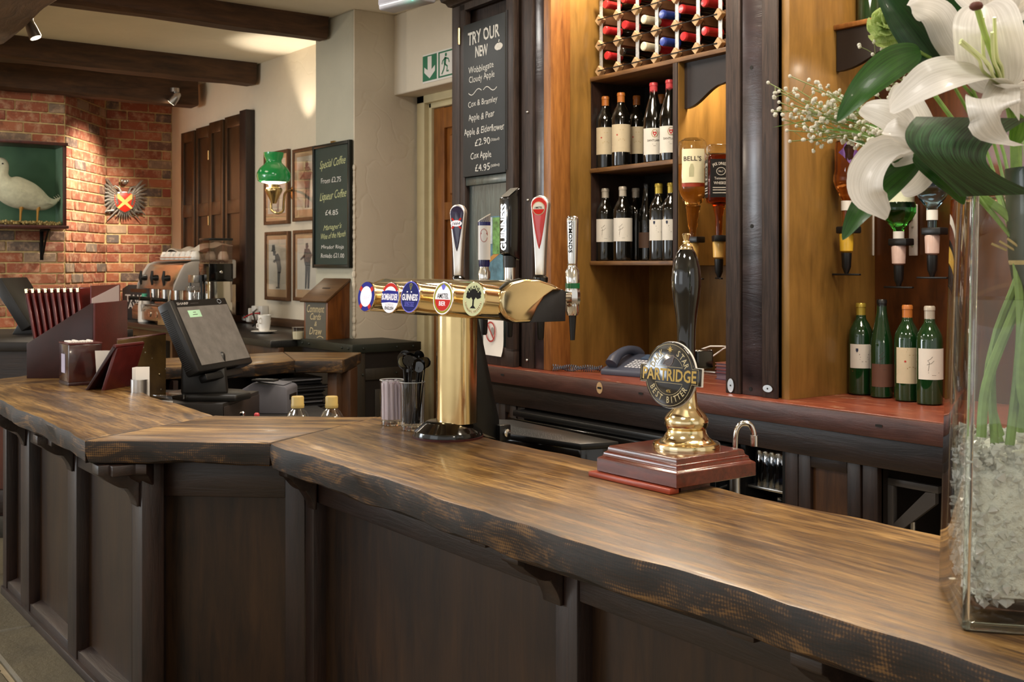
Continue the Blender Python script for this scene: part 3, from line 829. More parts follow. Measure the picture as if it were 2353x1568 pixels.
# ---------------------------------------------------------------- cabinet with chalkboard, pilasters, niches
XS = -3.348                      # left niche side panel
YP = 2.665                       # front face of the posts
cab_y = 2.635
xR = on_y(1179, cab_y)
RZ = math.radians(-2.84)
cb = thing('wall_cabinet', 'tall dark wooden cabinet with cornice standing on the left end of the red counter', 'cabinet', (xR, cab_y, CTR), RZ)
def cl_x(px):      # local x on the rotated cabinet front
    lo, hi = -1.2, 0.6
    for _ in range(40):
        m = (lo+hi)/2; X = xR+m*math.cos(RZ); Y = cab_y+m*math.sin(RZ)
        if (SA*X+CA*Y)/dep(X, Y) < px_ray(px): lo = m
        else: hi = m
    return (lo+hi)/2
def cl_z(px, py):
    m = cl_x(px); return zat(py, xR+m*math.cos(RZ), cab_y+m*math.sin(RZ))-CTR
c37, c57, c66, c60, c75 = cl_x(1038), cl_x(1057), cl_x(1068), cl_x(1162), cl_x(1176)
ztc = cl_z(1040, 18)
M_cabgrey = wood('cabinet_grey_sheen', '2c2f2e', '586562', 'z', 5.0, 0.3, 0.3, coat=0.3)
MB().box(c37, c57-0.004, 0, 0.3, 0.0, ztc).build('side_post', M_post, cb, bevel=0.004)
MB().box(c57, c66, 0.0, 0.03, 0.06, ztc).build('door_stile', M_post, cb, bevel=0.003)
MB().box(c60, 0.0, 0.0, 0.03, 0.06, ztc).build('door_stile', M_post, cb, bevel=0.003)
MB().box(c57, 0.0, 0.0, 0.03, ztc-0.03, ztc+0.3).build('top_rail', M_post, cb, bevel=0.003)
MB().box(c57, 0.0, 0.0, 0.03, 0.0, 0.075).build('bottom_rail', M_post, cb, bevel=0.003)
zr0 = cl_z(1066, 428)
MB().box(c66, c60+0.005, 0.004, 0.03, zr0, zr0+0.035).build('middle_rail', M_cabgrey, cb, bevel=0.003)
MB().box(c57, 0.0, 0.05, 0.06, 0.0, ztc+0.3).build('back_board', M_post, cb)
MB().box(c66-0.01, c60+0.01, 0.022, 0.045, 0.07, zr0).build('lower_panel', M_cabgrey, cb)  # grey-green colour stands in for the window reflected in the glass
MB().box(c37+0.01, 0.0, 0.1, 0.5, 0.0, ztc+0.3).build('body', M_void, cb)
prof = [(0.0, 0.0), (-0.012, 0.004), (-0.02, 0.018), (-0.034, 0.026), (-0.04, 0.045), (-0.055, 0.05), (-0.055, 0.066), (0.3, 0.066), (0.3, 0.0)]
mb = MB()
P = [(c37+p[0], p[0], p[1]) for p in prof[:7]]
vs = []; 
for p in prof[:7]: vs += [(c37+p[0], 0.3, ztc+p[1]), (c37+p[0], p[0], ztc+p[1]), (0.0, p[0], ztc+p[1])]
fs = []
for i in range(6): fs += [(3*i, 3*i+1, 3*i+4, 3*i+3), (3*i+1, 3*i+2, 3*i+5, 3*i+4)]
mb.add(vs, fs); mb.build('cornice', M_post, cb)
for zz in (cl_z(1050, 105), cl_z(1050, 640)): MB().lathe([(0.006, 0), (0.006, 0.07)], 8, Matrix.Translation((c57-0.002, -0.004, zz))).build('hinge', M_brassdark, cb)
# chalkboard
M_slate = plain('chalkboard_black', '2a2d2e', 0.6, var=0.12, vs=9)
M_chalk = plain('white_chalk', 'cfccc4', 0.9, var=0.15, vs=120)
bd = thing('chalkboard', 'tall black chalkboard listing apple ciders on the dark cabinet', 'chalkboard', (xR, cab_y, CTR), RZ)
z0, z1 = cl_z(1067, 408), cl_z(1067, 60)
bx0, bx1 = cl_x(1067), cl_x(1163)
MB().box(bx0, bx1, -0.006, 0.012, z0, z1).build('slate', M_slate, bd, bevel=0.003)
Wb, Hb = bx1-bx0, z1-z0
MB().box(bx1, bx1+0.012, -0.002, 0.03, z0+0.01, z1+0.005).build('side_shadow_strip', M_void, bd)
TM = facing((bx0, -0.0068, z0), FX)
def row(s, cx, cy, w, h, wt=0.0, sh=0.0): wobble(text_fit(MB(), s, cx*Wb, (1-cy)*Hb, w*Wb, h*Hb, wt, sh), 0.0016, TM, cy*9).build('chalk_line', M_chalk, bd, smooth=False)
row('TRY OUR', 0.50, 0.10, 0.76, 0.085, 0.02); row('NEW', 0.46, 0.20, 0.30, 0.072, 0.02)
row('Wobblegate', 0.44, 0.315, 0.60, 0.055); row('Cloudy Apple', 0.46, 0.375, 0.62, 0.055)
row('Cox & Bramley', 0.48, 0.535, 0.70, 0.05); row('Apple & Pear', 0.45, 0.625, 0.62, 0.055)
row('Apple & Elderflower', 0.51, 0.715, 0.96, 0.058); row('£2.90', 0.48, 0.785, 0.36, 0.045); row('(330ml)', 0.78, 0.785, 0.2, 0.022)
row('Cox Apple', 0.44, 0.875, 0.50, 0.058); row('£4.95', 0.48, 0.95, 0.36, 0.045); row('(500ml)', 0.78, 0.952, 0.2, 0.022)
for sgn, cx in ((1, 0.30), (-1, 0.66)):
    pts = [((cx+0.16*(t-0.5)*2)*Wb, (1-0.455)*Hb + sgn*0.016*Hb*math.sin((t*2.0-1)*PI)) for t in [k/14 for k in range(15)]]
    stroke(MB(), pts, 0.0035, M=TM).build('chalk_squiggle', M_chalk, bd, smooth=False)
mb = MB()
flat(mb, [(0.86*Wb+0.088*Wb*math.cos(a)*(1+0.08*math.cos(2*a)), (1-0.205)*Hb+0.024*Hb*math.sin(a)*(1-0.12*(abs(math.cos(a)) < 0.3))) for a in [k*PI/10 for k in range(20)]], 0, TM)
stroke(mb, [(0.86*Wb, (1-0.178)*Hb), (0.875*Wb, (1-0.162)*Hb)], 0.006, M=TM)
mb.build('chalk_apple', M_chalk, bd, smooth=False)
# picture leaflets and the notice on the cabinet panel
def quad_print(name, lab, cat, px, py, M=None):
    pass
a, b = cl_x(1108), cl_x(1149)
lf = thing('leaflet', 'colourful blue and green leaflet pinned on the cabinet behind the tap handles', 'leaflet', (xR, cab_y, CTR), RZ)
za, zb2 = cl_z(1110, 655), cl_z(1110, 498)
MB().box(a, b, 0.014, 0.021, za, zb2).build('sheet', plain('leaflet_blue', '4f7484', 0.25, var=0.5, vs=25), lf)
MB().box(a+(b-a)*0.45, b-0.004, 0.0125, 0.0142, za+(zb2-za)*0.45, zb2-0.006).build('green_photo', plain('leaflet_green', '5e8a4c', 0.25, var=0.6, vs=40), lf)
MB().box(a+0.004, a+(b-a)*0.42, 0.0125, 0.0142, za+(zb2-za)*0.6, zb2-0.004).build('white_photo', plain('leaflet_white', 'b9c4cc', 0.25, var=0.3, vs=30), lf)
mb = MB(); stroke(mb, [(a-0.004, za+0.09), (a+0.03, za+0.10), (b-0.01, za+0.145)], 0.018, M=facing((0, 0.0135, 0), FX)); mb.build('orange_swash', plain('leaflet_orange', 'b07c3a', 0.3), lf)
a, b = cl_x(1112), cl_x(1158)
nt_ = thing('notice', 'white curling paper notice with red prohibition circle on the cabinet', 'notice', (xR, cab_y, CTR), RZ)
za, zb2 = cl_z(1140, 818), cl_z(1140, 730)
mb = MB(); mb.grid(lambda u, v: (a+(b-a)*u, -0.003-0.012*max(0, 0.4-v)**2*6*u, za+(zb2-za)*v), 4, 8); mb.build('paper', M_paper, nt_, solid=0.0006)
cx_, cz_ = a+(b-a)*0.42, za+(zb2-za)*0.62
mb = MB(); TN = facing((0, -0.0085, 0), FX)
stroke(mb, disc_pts(0.034, 28, cx_, cz_, sy=1.15), 0.007, M=TN, closed=True); stroke(mb, [(cx_-0.022, cz_+0.028), (cx_+0.022, cz_-0.028)], 0.007, M=TN)
mb.build('red_circle', plain('prohibition_red', 'a83a34', 0.6), nt_)
mb = MB(); flat(mb, disc_pts(0.012, 14, cx_+0.012, cz_+0.004, sy=1.3), 0.0, facing((0, -0.0075, 0), FX)); mb.build('grey_picture', plain('notice_grey', '8a8580', 0.7), nt_)

# pilaster boards between cabinet and niche
def board(name, x0, x1, y0, y1, z0, z1, m, parent=None, bev=0.003): return MB().box(x0, x1, y0, y1, z0, z1).build(name, m, parent, bevel=bev)
pil = thing('backbar_pilaster', 'dark upright boards between the cabinet and the bottle niche', 'pilaster'); pil['kind'] = 'structure'
ed = [on_y(p, YP) for p in (1181, 1199, 1226, 1248, 1266)]
board('board', ed[0], ed[1], YP+0.02, YP+0.1, CTR, CEIL, M_post, pil); board('board', ed[1]+0.002, ed[2]-0.001, YP-0.004, YP+0.1, CTR, CEIL, M_post, pil)
board('board', ed[2]+0.003, ed[3], YP+0.004, YP+0.1, CTR, CEIL, M_postblue, pil); board('board', ed[3], ed[4]-0.003, YP+0.002, YP+0.1, CTR, CEIL, M_edgewood, pil)  # last board's orange colour paints in the lit edge
for px_, py_ in ((1215, 258), (1216, 460), (1214, 828)):
    x = on_y(px_, YP); MB().ball((x, YP-0.006, zat(py_, x, YP)), 0.006, 8, 5).build('screw_head', M_steel, pil)
nl = thing('bottle_niche', 'orange brown veneered niche holding the wine shelves', 'niche'); nl['kind'] = 'structure'
board('side_board', XS-0.03, XS, YP+0.005, YN+0.02, CTR, CEIL, M_niche, nl, 0.001)
XP0, XP1 = on_y(1667, YP), on_y(1800, YP)
board('back_board', XS, XP1, YN, YN+0.02, CTR, CEIL, M_niche, nl, 0.001)
board('side_board', XP0+0.03, XP0+0.05, YP+0.06, YN, CTR, CEIL, M_niche, nl, 0.001)
board('head_board', XS, XP1, YP+0.1, YN, 2.5, 2.53, M_niche, nl, 0.001)
ps = thing('backbar_post', 'heavy dark oak post between the two bottle niches', 'post'); ps['kind'] = 'structure'
pe = [on_y(p, YP) for p in (1667, 1700, 1703, 1750, 1753, 1789)]
board('board', pe[0], pe[1], YP, YP+0.09, CTR, CEIL, M_post, ps); board('board', pe[2], pe[3], YP+0.004, YP+0.09, CTR, CEIL, M_postblue, ps)
board('board', pe[4], pe[5], YP-0.006, YP+0.05, CTR, CEIL, M_post, ps); board('lit_side_strip', pe[5]-0.004, pe[5]+0.0, YP-0.001, YP+0.052, CTR, CEIL, M_edgewood, ps)  # orange strip colours in the lit side of the dark post
for px_, py_, rr in ((1681, 886, 0), (1769, 893, 1)):
    x = on_y(px_, YP); z = zat(py_, x, YP)
    pl_ = MB().prism(disc_pts(0.013, 20, sy=1.7) if not rr else [(q, p) for p, q in reversed(disc_pts(0.011, 20, sy=1.7))], 0, 0.002, 'z').build('oval_plate', M_steel, ps, M=facing((x, YP-(0.003 if not rr else 0.009), z), FX))
    flat(MB(), disc_pts(0.003, 10), 0.0025).build('screw_hole', M_hole, pl_)
for px_, py_ in ((1725, 155), (1726, 520), (1723, 895)):
    x = on_y(px_, YP); flat(MB(), disc_pts(0.0065, 12), 0).build('bolt_hole', M_hole, ps, M=facing((x, YP+0.0028, zat(py_, x, YP)), FX))
# right niche
XR1 = on_y(1809, YP); YN2 = 3.10
n2 = thing('bottle_niche', 'orange brown veneered niche behind the lilies with hanging spirit bottles', 'niche'); n2['kind'] = 'structure'
board('side_board', XR1-0.03, XR1, YP+0.01, YN2+0.02, CTR, CEIL, M_niche, n2, 0.001)
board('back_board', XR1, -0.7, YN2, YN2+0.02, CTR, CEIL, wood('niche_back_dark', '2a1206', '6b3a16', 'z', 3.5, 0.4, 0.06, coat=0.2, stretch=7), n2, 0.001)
y13 = on_x(1915, XR1)
zs2 = zat(58, XR1, y13)
board('shelf_board', XR1, -0.7, y13, YN2, zs2-0.016, zs2, M_edgewood, n2)
def valance(x0, x1, y, ztop, drop, foot, m, parent, flip=False):
    L = x1-x0; pts = [(0, 0), (0, -drop-foot)]
    pts += [(0.03*L, -drop-foot)]
    for k in range(13):
        t = k/12
        pts.append((L*(0.03+0.42*t), -drop-foot+foot*(0.5-0.5*math.cos(PI*t))))
    pts += [(L*0.7, -drop+0.022), (L, -drop+0.03), (L, 0)]
    pts = [(x0+p[0], ztop+p[1]) for p in pts]
    MB().prism(pts, y, y+0.016, 'y').build('valance', m, parent, bevel=0.001, segs=1)
zv = zat(165, XR1, y13+0.01)
valance(XR1+0.002, XR1+0.55, y13+0.012, zs2-0.017, (zs2-0.017-zv)*0.52, (zs2-0.017-zv)*0.48, M_valance, n2)
# ---------------------------------------------------------------- wine shelf unit (left niche)
ys0 = on_x(1355, XS+0.004)
shf = thing('wine_shelf', 'dark shelf unit with two tiers of red wine bottles in the left niche', 'shelf', (XS+0.004, ys0, 0), RZ)
def sl(px, dy=0.0):
    lo, hi = -0.3, 1.6
    for _ in range(40):
        m = (lo+hi)/2; X = XS+0.004+m*math.cos(RZ)-dy*math.sin(RZ); Y = ys0+m*math.sin(RZ)+dy*math.cos(RZ)
        if (SA*X+CA*Y)/dep(X, Y) < px_ray(px): lo = m
        else: hi = m
    return (lo+hi)/2
def sw(s, dy=0.0):      # local to world plan
    return (XS+0.004+s*math.cos(RZ)-dy*math.sin(RZ), ys0+s*math.sin(RZ)+dy*math.cos(RZ))
def sz(px, py, dy=0.0):
    X, Y = sw(sl(px, dy), dy); return zat(py, X, Y)
sE, sT = sl(1546), sl(1669)
zS = [sz(1356, 610), sz(1356, 398), sz(1356, 188)]
DPS = 0.30
for z, e in zip(zS, (sE, sE, sT)):
    MB().box(0.0, e, 0.0, DPS, z, z+0.017).build('shelf_board', M_shelfwood, shf, bevel=0.003)
MB().box(sE, sE+0.024, -0.002, DPS, zS[0]-0.002, zS[2]).build('end_board', M_post, shf, bevel=0.003)
MB().box(sE+0.0242, sE+0.027, 0.004, DPS, zS[0], zS[2]).build('end_veneer', M_niche, shf)
MB().box(0.0, sE, DPS-0.02, DPS, zS[0], zS[2]).build('back_board', M_void, shf)
MB().box(0.0, 0.004, 0.006, DPS, zS[0]+0.017, zS[2]).build('side_lining', M_darkwood, shf)
valance(sE+0.028, sE+0.028+0.42, 0.03, zS[2], (sz(1560, 178)-sz(1560, 230))*0.0+0.10, 0.065, M_valance, shf)

# ---------------------------------------------------------------- bottles
M_wine = plain('dark_wine_glass', '0b0a07', 0.06, var=0, coat=0.6)
M_winegreen = plain('green_wine_glass', (0.006, 0.032, 0.008, 1), 0.05, var=0, coat=0.6, trans=0.2)
M_labcream = plain('cream_label', 'b9ab8f', 0.7, var=0.08)
M_labwhite = plain('white_label', 'c9c4ba', 0.7, var=0.05)
M_ink = plain('label_ink', '3a322c', 0.7, var=0)
M_inkred = plain('label_red', 'a5302a', 0.6, var=0)
M_inkgold = plain('label_gold', '9a7a3a', 0.35, 0.6, var=0.1)
def band(r, z0, z1, a0, a1, n=16, r1=None):
    mb = MB(); r1 = r1 or r
    mb.grid(lambda u, v: ((r+(r1-r)*v)*math.cos(a0+(a1-a0)*u), (r+(r1-r)*v)*math.sin(a0+(a1-a0)*u), z0+(z1-z0)*v), n, 1)
    return mb
def wrap(mb_flat, r, a_mid):
    """bend a flat drawing (x right, y up) round a bottle of radius r, centred on angle a_mid"""
    out = MB(); out.f = list(mb_flat.f)
    out.v = [(r*math.cos(a_mid+p[0]/r), r*math.sin(a_mid+p[0]/r), p[1]) for p in mb_flat.v]
    return out
BORD = [(0.030, 0.0), (0.0365, 0.004), (0.0375, 0.012), (0.0375, 0.185), (0.035, 0.203), (0.026, 0.222), (0.0165, 0.238), (0.0145, 0.252), (0.0140, 0.286)]
BURG = [(0.032, 0.0), (0.039, 0.004), (0.040, 0.012), (0.040, 0.155), (0.037, 0.175), (0.0285, 0.205), (0.020, 0.236), (0.0155, 0.258), (0.0145, 0.30)]
SLIM = [(0.028, 0.0), (0.034, 0.004), (0.0345, 0.012), (0.0345, 0.155), (0.031, 0.182), (0.022, 0.225), (0.0155, 0.262), (0.014, 0.30)]
AFACE = math.atan2(-0.62, 0.78)        # bottle labels turned towards the customers
def lines(mb, rows, w, z):
    for zz, ww, th in rows: stroke(mb, [(-ww*w/2, z+zz), (ww*w/2, z+zz)], th)
def make_bottle(label, group, prof, glassm, capm, caplen, labm, lz, design, name='wine_bottle'):
    t = thing(name, label, 'wine bottle', (0, 0, 0), 0, group)
    MB().lathe(prof, 22).build('glass_body', glassm, t)
    top = prof[-1][1]; rn = prof[-1][0]+0.0008
    MB().lathe([(rn+0.0004, top-caplen), (rn, top-caplen*0.6), (rn, top-0.012), (rn+0.0012, top-0.011), (rn+0.0012, top-0.002), (rn-0.001, top+0.002)], 18).build('capsule', capm, t)
    r = prof[3][0]+0.0006
    lb = band(r, lz[0], lz[1], AFACE-1.25, AFACE+1.25).build('label', labm, t)
    for m_, d in design(r):
        wrap(d, r+0.0005, AFACE).build('label_print', m_, lb, smooth=False)
    return t
def des_ribona(r):
    a = MB(); stroke(a, [(-0.046, 0.083), (0.046, 0.083)], 0.002)
    b = MB(); lines(b, [(0.100, 0.5, 0.0025), (0.104, 0.3, 0.0012), (0.150, 0.6, 0.001), (0.156, 0.5, 0.001), (0.14, 0.3, 0.001)], 0.05, 0)
    c = MB(); flat(c, disc_pts(0.0032, 8, -0.018, 0.121), 0)
    return [(M_ink, a), (M_inkgold, b), (M_inkred, c)]
def des_santu(r):
    a = MB(); text_fit(a, 'SANTUARIO', 0.0, 0.082, 0.058, 0.008, 0.01)
    lines(a, [(0.068, 0.35, 0.001), (0.062, 0.2, 0.001)], 0.05, 0)
    b = MB(); flat(b, [(0, 0.096), (0.008, 0.108), (0.006, 0.116), (0, 0.113), (-0.006, 0.116), (-0.008, 0.108)], 0)
    c = MB(); stroke(c, [(0.011*math.sin(t*2*PI/12)*(1+0.15*(t % 2)), 0.108+0.014*math.cos(t*2*PI/12)) for t in range(12)], 0.002, closed=True)
    return [(M_ink, a), (M_inkred, b), (M_inkgold, c)]
def des_plain(r):
    a = MB(); lines(a, [(0.095, 0.8, 0.0015), (0.088, 0.3, 0.0008)], 0.04, 0)
    stroke(a, [(-0.016, 0.10), (-0.013, 0.125), (-0.018, 0.13), (-0.01, 0.135), (-0.004, 0.142)], 0.001); stroke(a, [(-0.02, 0.118), (-0.008, 0.122), (0.0, 0.13)], 0.001)
    return [(M_ink, a)]
def des_gold(r):
    a = MB(); lines(a, [(0.075, 1.7, 0.0015), (0.151, 1.7, 0.0015)], 0.045, 0)
    b = MB(); lines(b, [(0.128, 0.6, 0.003), (0.12, 0.5, 0.0012), (0.113, 0.55, 0.0012), (0.106, 0.3, 0.0012)], 0.05, 0)
    c = MB(); flat(c, [(-0.022, 0.134), (-0.018, 0.139), (-0.018, 0.147), (-0.026, 0.147), (-0.026, 0.139)], 0)
    return [(M_inkred, a), (M_ink, b), (plain('label_navy', '232a40', 0.6), c)]
C_or = plain('orange_capsule', 'a8642a', 0.35, var=0.06); C_red = plain('red_capsule', 'b03a3e', 0.35, var=0.05)
C_wh = plain('silver_grey_capsule', 'a39a8c', 0.35, 0.2, var=0.05); C_go = plain('gold_capsule', 'a08a35', 0.3, 0.4, var=0.05); C_bk = plain('black_capsule', '121212', 0.3, var=0)
G1, G2 = 'wine bottles on the upper niche shelf', 'wine bottles on the lower niche shelf'
def sbot(px, dy, zi):
    X, Y = sw(sl(px, dy), dy); return (X, Y, zS[zi]+0.0175)
b1 = make_bottle('orange capped wine bottle, leftmost on the upper shelf', G1, BORD, M_wine, C_or, 0.062, M_labcream, (0.055, 0.162), des_ribona)
b1.location = sbot(1391, 0.06, 1)
copy_tree(b1, sbot(1427, 0.05, 1), None, 'orange capped wine bottle, second from left on the upper shelf')
copy_tree(b1, sbot(1463, 0.15, 1), None, 'orange capped wine bottle standing further back on the upper shelf')
b2 = make_bottle('red capped wine bottle with heart label, left one on the upper shelf', G1, BURG, M_wine, C_red, 0.068, M_labwhite, (0.03, 0.128), des_santu)
b2.location = sbot(1502, 0.055, 1)
copy_tree(b2, sbot(1539, 0.06, 1), None, 'red capped wine bottle with heart label beside the shelf end')
copy_tree(b1, sbot(1520, 0.21, 1), None, 'orange capped wine bottle half hidden behind the red capped pair')
b3 = make_bottle('grey capped wine bottle, leftmost on the lower shelf', G2, BORD, M_wine, C_wh, 0.062, M_labwhite, (0.075, 0.165), des_plain)
b3.location = sbot(1391, 0.06, 0)
copy_tree(b3, sbot(1431, 0.05, 0), None, 'grey capped wine bottle, second from left on the lower shelf')
b3c = copy_tree(b3, sbot(1461, 0.15, 0), 2.6, 'grey capped wine bottle with its label turned away on the lower shelf')
b4 = make_bottle('slim dark bottle with brown label in the back of the lower shelf', G2, SLIM, M_wine, C_bk, 0.06, plain('brown_label', '4a3426', 0.6), (0.05, 0.11), des_plain)
b4.location = sbot(1487, 0.14, 0)
b5 = make_bottle('gold capped wine bottle on the lower shelf, fully in view', G2, BORD, M_wine, C_go, 0.066, M_labwhite, (0.075, 0.152), des_gold)
b5.location = sbot(1514, 0.06, 0)
copy_tree(b5, sbot(1543, 0.07, 0), None, 'gold capped wine bottle cut off by the shelf end')
# bottles on the counter in the right niche
G3 = 'wine bottles standing on the red counter'
def cbot(px, y): return (on_y(px, y), y, CTR+0.0005)
q1 = make_bottle('gold capped wine bottle on the red counter, furthest left', G3, BORD, M_winegreen, C_go, 0.062, M_labwhite, (0.085, 0.16), des_gold)
q1.location = cbot(1978, 2.97)
q2 = make_bottle('slim green bottle with brown label on the red counter', G3, SLIM, M_winegreen, C_bk, 0.06, plain('brown_label_2', '5a3a2c', 0.6), (0.035, 0.105), des_plain)
q2.location = cbot(2026, 2.955)
q3 = make_bottle('green bottle with orange cap and cream label on the red counter', G3, BORD, M_winegreen, C_or, 0.062, M_labcream, (0.055, 0.162), des_ribona)
q3.location = cbot(2085, 2.94)
q4 = make_bottle('white capped bottle on the red counter beside the vase', G3, BORD, M_winegreen, C_wh, 0.062, M_labwhite, (0.075, 0.165), des_plain)
q4.location = cbot(2136, 2.92)
tag(MB().lathe(BORD, 18).build('wine_bottle', M_wine, loc=cbot(1955, 3.05)), 'dark uncapped bottle in the shade behind the gold capped one', 'wine bottle', G3)
M_bgreen = plain('dark_green_bottle', (0.01, 0.03, 0.008, 1), 0.06, var=0, coat=0.5)
gbt = MB().lathe([(0.03, 0), (0.037, 0.005), (0.037, 0.18), (0.02, 0.23), (0.014, 0.30)], 18).build('bottle', M_bgreen, loc=(on_y(1997, 3.02), 3.02, zs2))
tag(gbt, 'dark green bottle on the shelf above the lilies', 'bottle')

# ---------------------------------------------------------------- wine rack above the shelf
M_galv = plain('galvanised_steel', (0.50, 0.52, 0.52, 1), 0.45, 0.35, var=0.35, vs=70)
M_rackpine = wood('rack_pine', '8a6a48', 'c9ab82', 'y', 6.0, 0.6, 0.1)
M_rackbrown = wood('rack_brown', '3a2211', '7a5230', 'y', 6.0, 0.6, 0.1)
dyR = 0.02
cols = [sl(p, dyR) for p in (1380, 1421, 1463, 1509, 1554, 1604, 1654)]
c0 = cols[0]; pitch = (cols[-1]-cols[0])/6
zr = [sz(1380, p, dyR) for p in (164, 105, 47)]; pz = (zr[2]-zr[0])/2
rk = thing('wine_rack', 'pine and galvanised steel wine rack above the niche shelves', 'wine rack', (XS+0.004, ys0, 0), RZ)
blk = MB().add(*(lambda h: ([(0, 0, -h), (h, 0, 0), (0, 0, h), (-h, 0, 0), (0, 0.022, -h), (h, 0.022, 0), (0, 0.022, h), (-h, 0.022, 0)], [(0, 1, 2, 3), (7, 6, 5, 4), (0, 4, 5, 1), (1, 5, 6, 2), (2, 6, 7, 3), (3, 7, 4, 0)]))(0.022)).mesh('joint_block', bevel=0.0015, segs=1)
blk.materials.append(M_rackpine)
bar_ = MB().box(-0.016, 0.016, 0.0, 0.20, -0.016, 0.016).mesh('depth_bar'); bar_.materials.append(M_rackbrown)
strip = MB().box(-0.009, 0.009, -0.002, 0.0, 0, pz).mesh('upright_strip'); strip.materials.append(M_galv)
rod = MB().box(0, pitch, -0.003, -0.001, -0.0018, 0.0018).mesh('cross_strip'); rod.materials.append(M_iron)
for j in range(5):
    z = zr[0]+j*pz
    if z > 2.45: break
    for i in range(7):
        put('joint_block', blk, None, rk, (c0+i*pitch, dyR-0.012, z)); put('depth_bar', bar_, None, rk, (c0+i*pitch, dyR+0.012, z))
        if j < 4:
            put('upright_strip', strip, None, rk, (c0+i*pitch, dyR+0.004, z))
        if i < 6: put('cross_strip', rod, None, rk, (c0+i*pitch, dyR-0.012, z))
M_capR = plain('red_foil', 'b0282a', 0.25, var=0.05, coat=0.3); M_capB = plain('blue_foil', '2c3f8a', 0.25, var=0.05, coat=0.3); M_capC = plain('cream_foil', 'c9c0a5', 0.3, var=0.1); M_capK = plain('black_foil', '0c0b0b', 0.2, var=0, coat=0.4)
GR = 'bottles lying in the wine rack'
colr = {'R': (M_capR, 'red'), 'B': (M_capB, 'blue'), 'C': (M_capC, 'cream and red'), 'K': (M_capK, 'black')}
rackrows = [(0, 'RKCBRR'), (1, 'RRCBRR'), (2, 'RRC.RR')]
ordn = ['first', 'second', 'third', 'fourth', 'fifth', 'sixth']
rown = ['bottom', 'middle', 'top']
rb = random.Random(2)
RY = Matrix.Rotation(PI/2, 4, 'X')
for j, s in rackrows:
    for i, ch in enumerate(s):
        if ch == '.': continue
        m_, cn = colr[ch]
        X, Y = sw(c0+(i+0.5)*pitch+rb.uniform(-0.008, 0.008), dyR+0.0)
        t = thing('wine_bottle', '%s foiled bottle lying in the %s visible rack row, %s from the left' % (cn, rown[j], ordn[i]), 'wine bottle', (X, Y, zr[0]+j*pz+0.020+0.0385-0.008), RZ+rb.uniform(-0.12, 0.12), GR)
        Mx = Matrix.Rotation(-PI/2, 4, 'X')     # z axis -> +y
        MB().lathe([(0.0145, 0.045), (0.0145, 0.075), (0.024, 0.10), (0.0365, 0.125), (0.0375, 0.16), (0.0375, 0.22)], 16, Mx).build('glass_body', M_wine, t)
        MB().lathe([(0.006, -0.0215), (0.0145, -0.021), (0.0165, -0.018), (0.0165, -0.008), (0.0155, -0.006), (0.0158, 0.055)], 16, Mx).build('foil', m_, t)
        if ch == 'C': MB().lathe([(0.013, -0.0225), (0.0165, -0.0195), (0.0167, -0.004), (0.0155, 0.002)], 16, Mx).build('red_band', M_capR if False else M_capC, t); t.children[1].data.materials.clear(); t.children[1].data.materials.append(M_capR)

# ---------------------------------------------------------------- spirit bottles on optics
def optic(t, z, collar, arm=-0.05):
    """measure below an upturned bottle; z is the neck end"""
    MB().box(-0.024, 0.04, -0.022, 0.022, z-0.016, z+0.006).build('clamp', M_black, t, bevel=0.004)
    MB().lathe([(0.012, z-0.075), (0.02, z-0.07), (0.022, z-0.02), (0.02, z-0.016)], 16).build('measure_cup', collar, t)
    MB().lathe([(0.006, z-0.14), (0.008, z-0.135), (0.014, z-0.12), (0.016, z-0.076)], 14).build('spout', M_black, t)
    MB().box(-0.05, 0.05, -0.006, 0.006, z-0.146, z-0.14).build('push_bar', M_black, t, bevel=0.002)
def rail(px, y, z0, z1, lab):
    x = on_y(px, y)
    o = thing('optic_rail', lab, 'rail', (x, y, z0))
    MB().box(-0.014, 0.014, 0, 0.008, 0, z1-z0).build('strip', M_whitepl, o, bevel=0.002)
    for zz in (0.03, 0.09, (z1-z0)*0.7):
        MB().ball((0, -0.001, zz), 0.004, 8, 4).build('screw', M_steel, o)
    return o
glass_amber = plain('whisky_amber', (1.0, 0.60, 0.20, 1), 0.03, var=0, trans=1.0, ior=1.36)
glass_clear = plain('clear_bottle_glass', (0.92, 0.93, 0.92, 1), 0.02, var=0, trans=1.0, ior=1.45)
xo = sw(sE, 0)[0]+0.024+0.064; yo = on_x(1592, xo)
xo = on_y(1592, yo); D_ = dep(xo, yo); mpp = D_/FPX
t = thing('spirit_bottle', 'large upturned whisky bottle with cream label on an optic', 'spirit bottle', (xo, yo, 0), 0)
zn = zof(548, D_); zshoulder = zof(470, D_); zliq = zof(378, D_); ztp = zof(318, D_)
R_ = 33*mpp
MB().lathe([(0.012, zn), (0.0125, zn+0.03), (0.017, zn+0.045), (0.026, zshoulder-0.012), (0.028, zshoulder-0.006), (0.024, zshoulder), (0.034, zshoulder+0.008), (R_*0.98, zshoulder+0.045), (R_, zshoulder+0.06), (R_, zliq)], 28).build('whisky', glass_amber, t)
MB().lathe([(R_, zliq+0.0005), (R_, ztp-0.03), (R_*0.93, ztp-0.012), (R_*0.6, ztp), (R_*0.3, ztp-0.004)], 28).build('empty_glass_end', glass_clear, t)
zl0, zl1 = zof(422, D_), zof(345, D_)
lb = band(R_+0.0008, zl0, zl1, AFACE-0.95, AFACE+0.75).build('label', plain('pale_whisky_label', 'd9d0ae', 0.6, var=0.06), t)
mb = MB(); text_fit(mb, "BELL'S", 0.0, zl1-0.034, 0.066, 0.017, 0.015)
wrap(mb, R_+0.0014, AFACE-0.15).build('label_lettering', M_ink, lb, smooth=False)
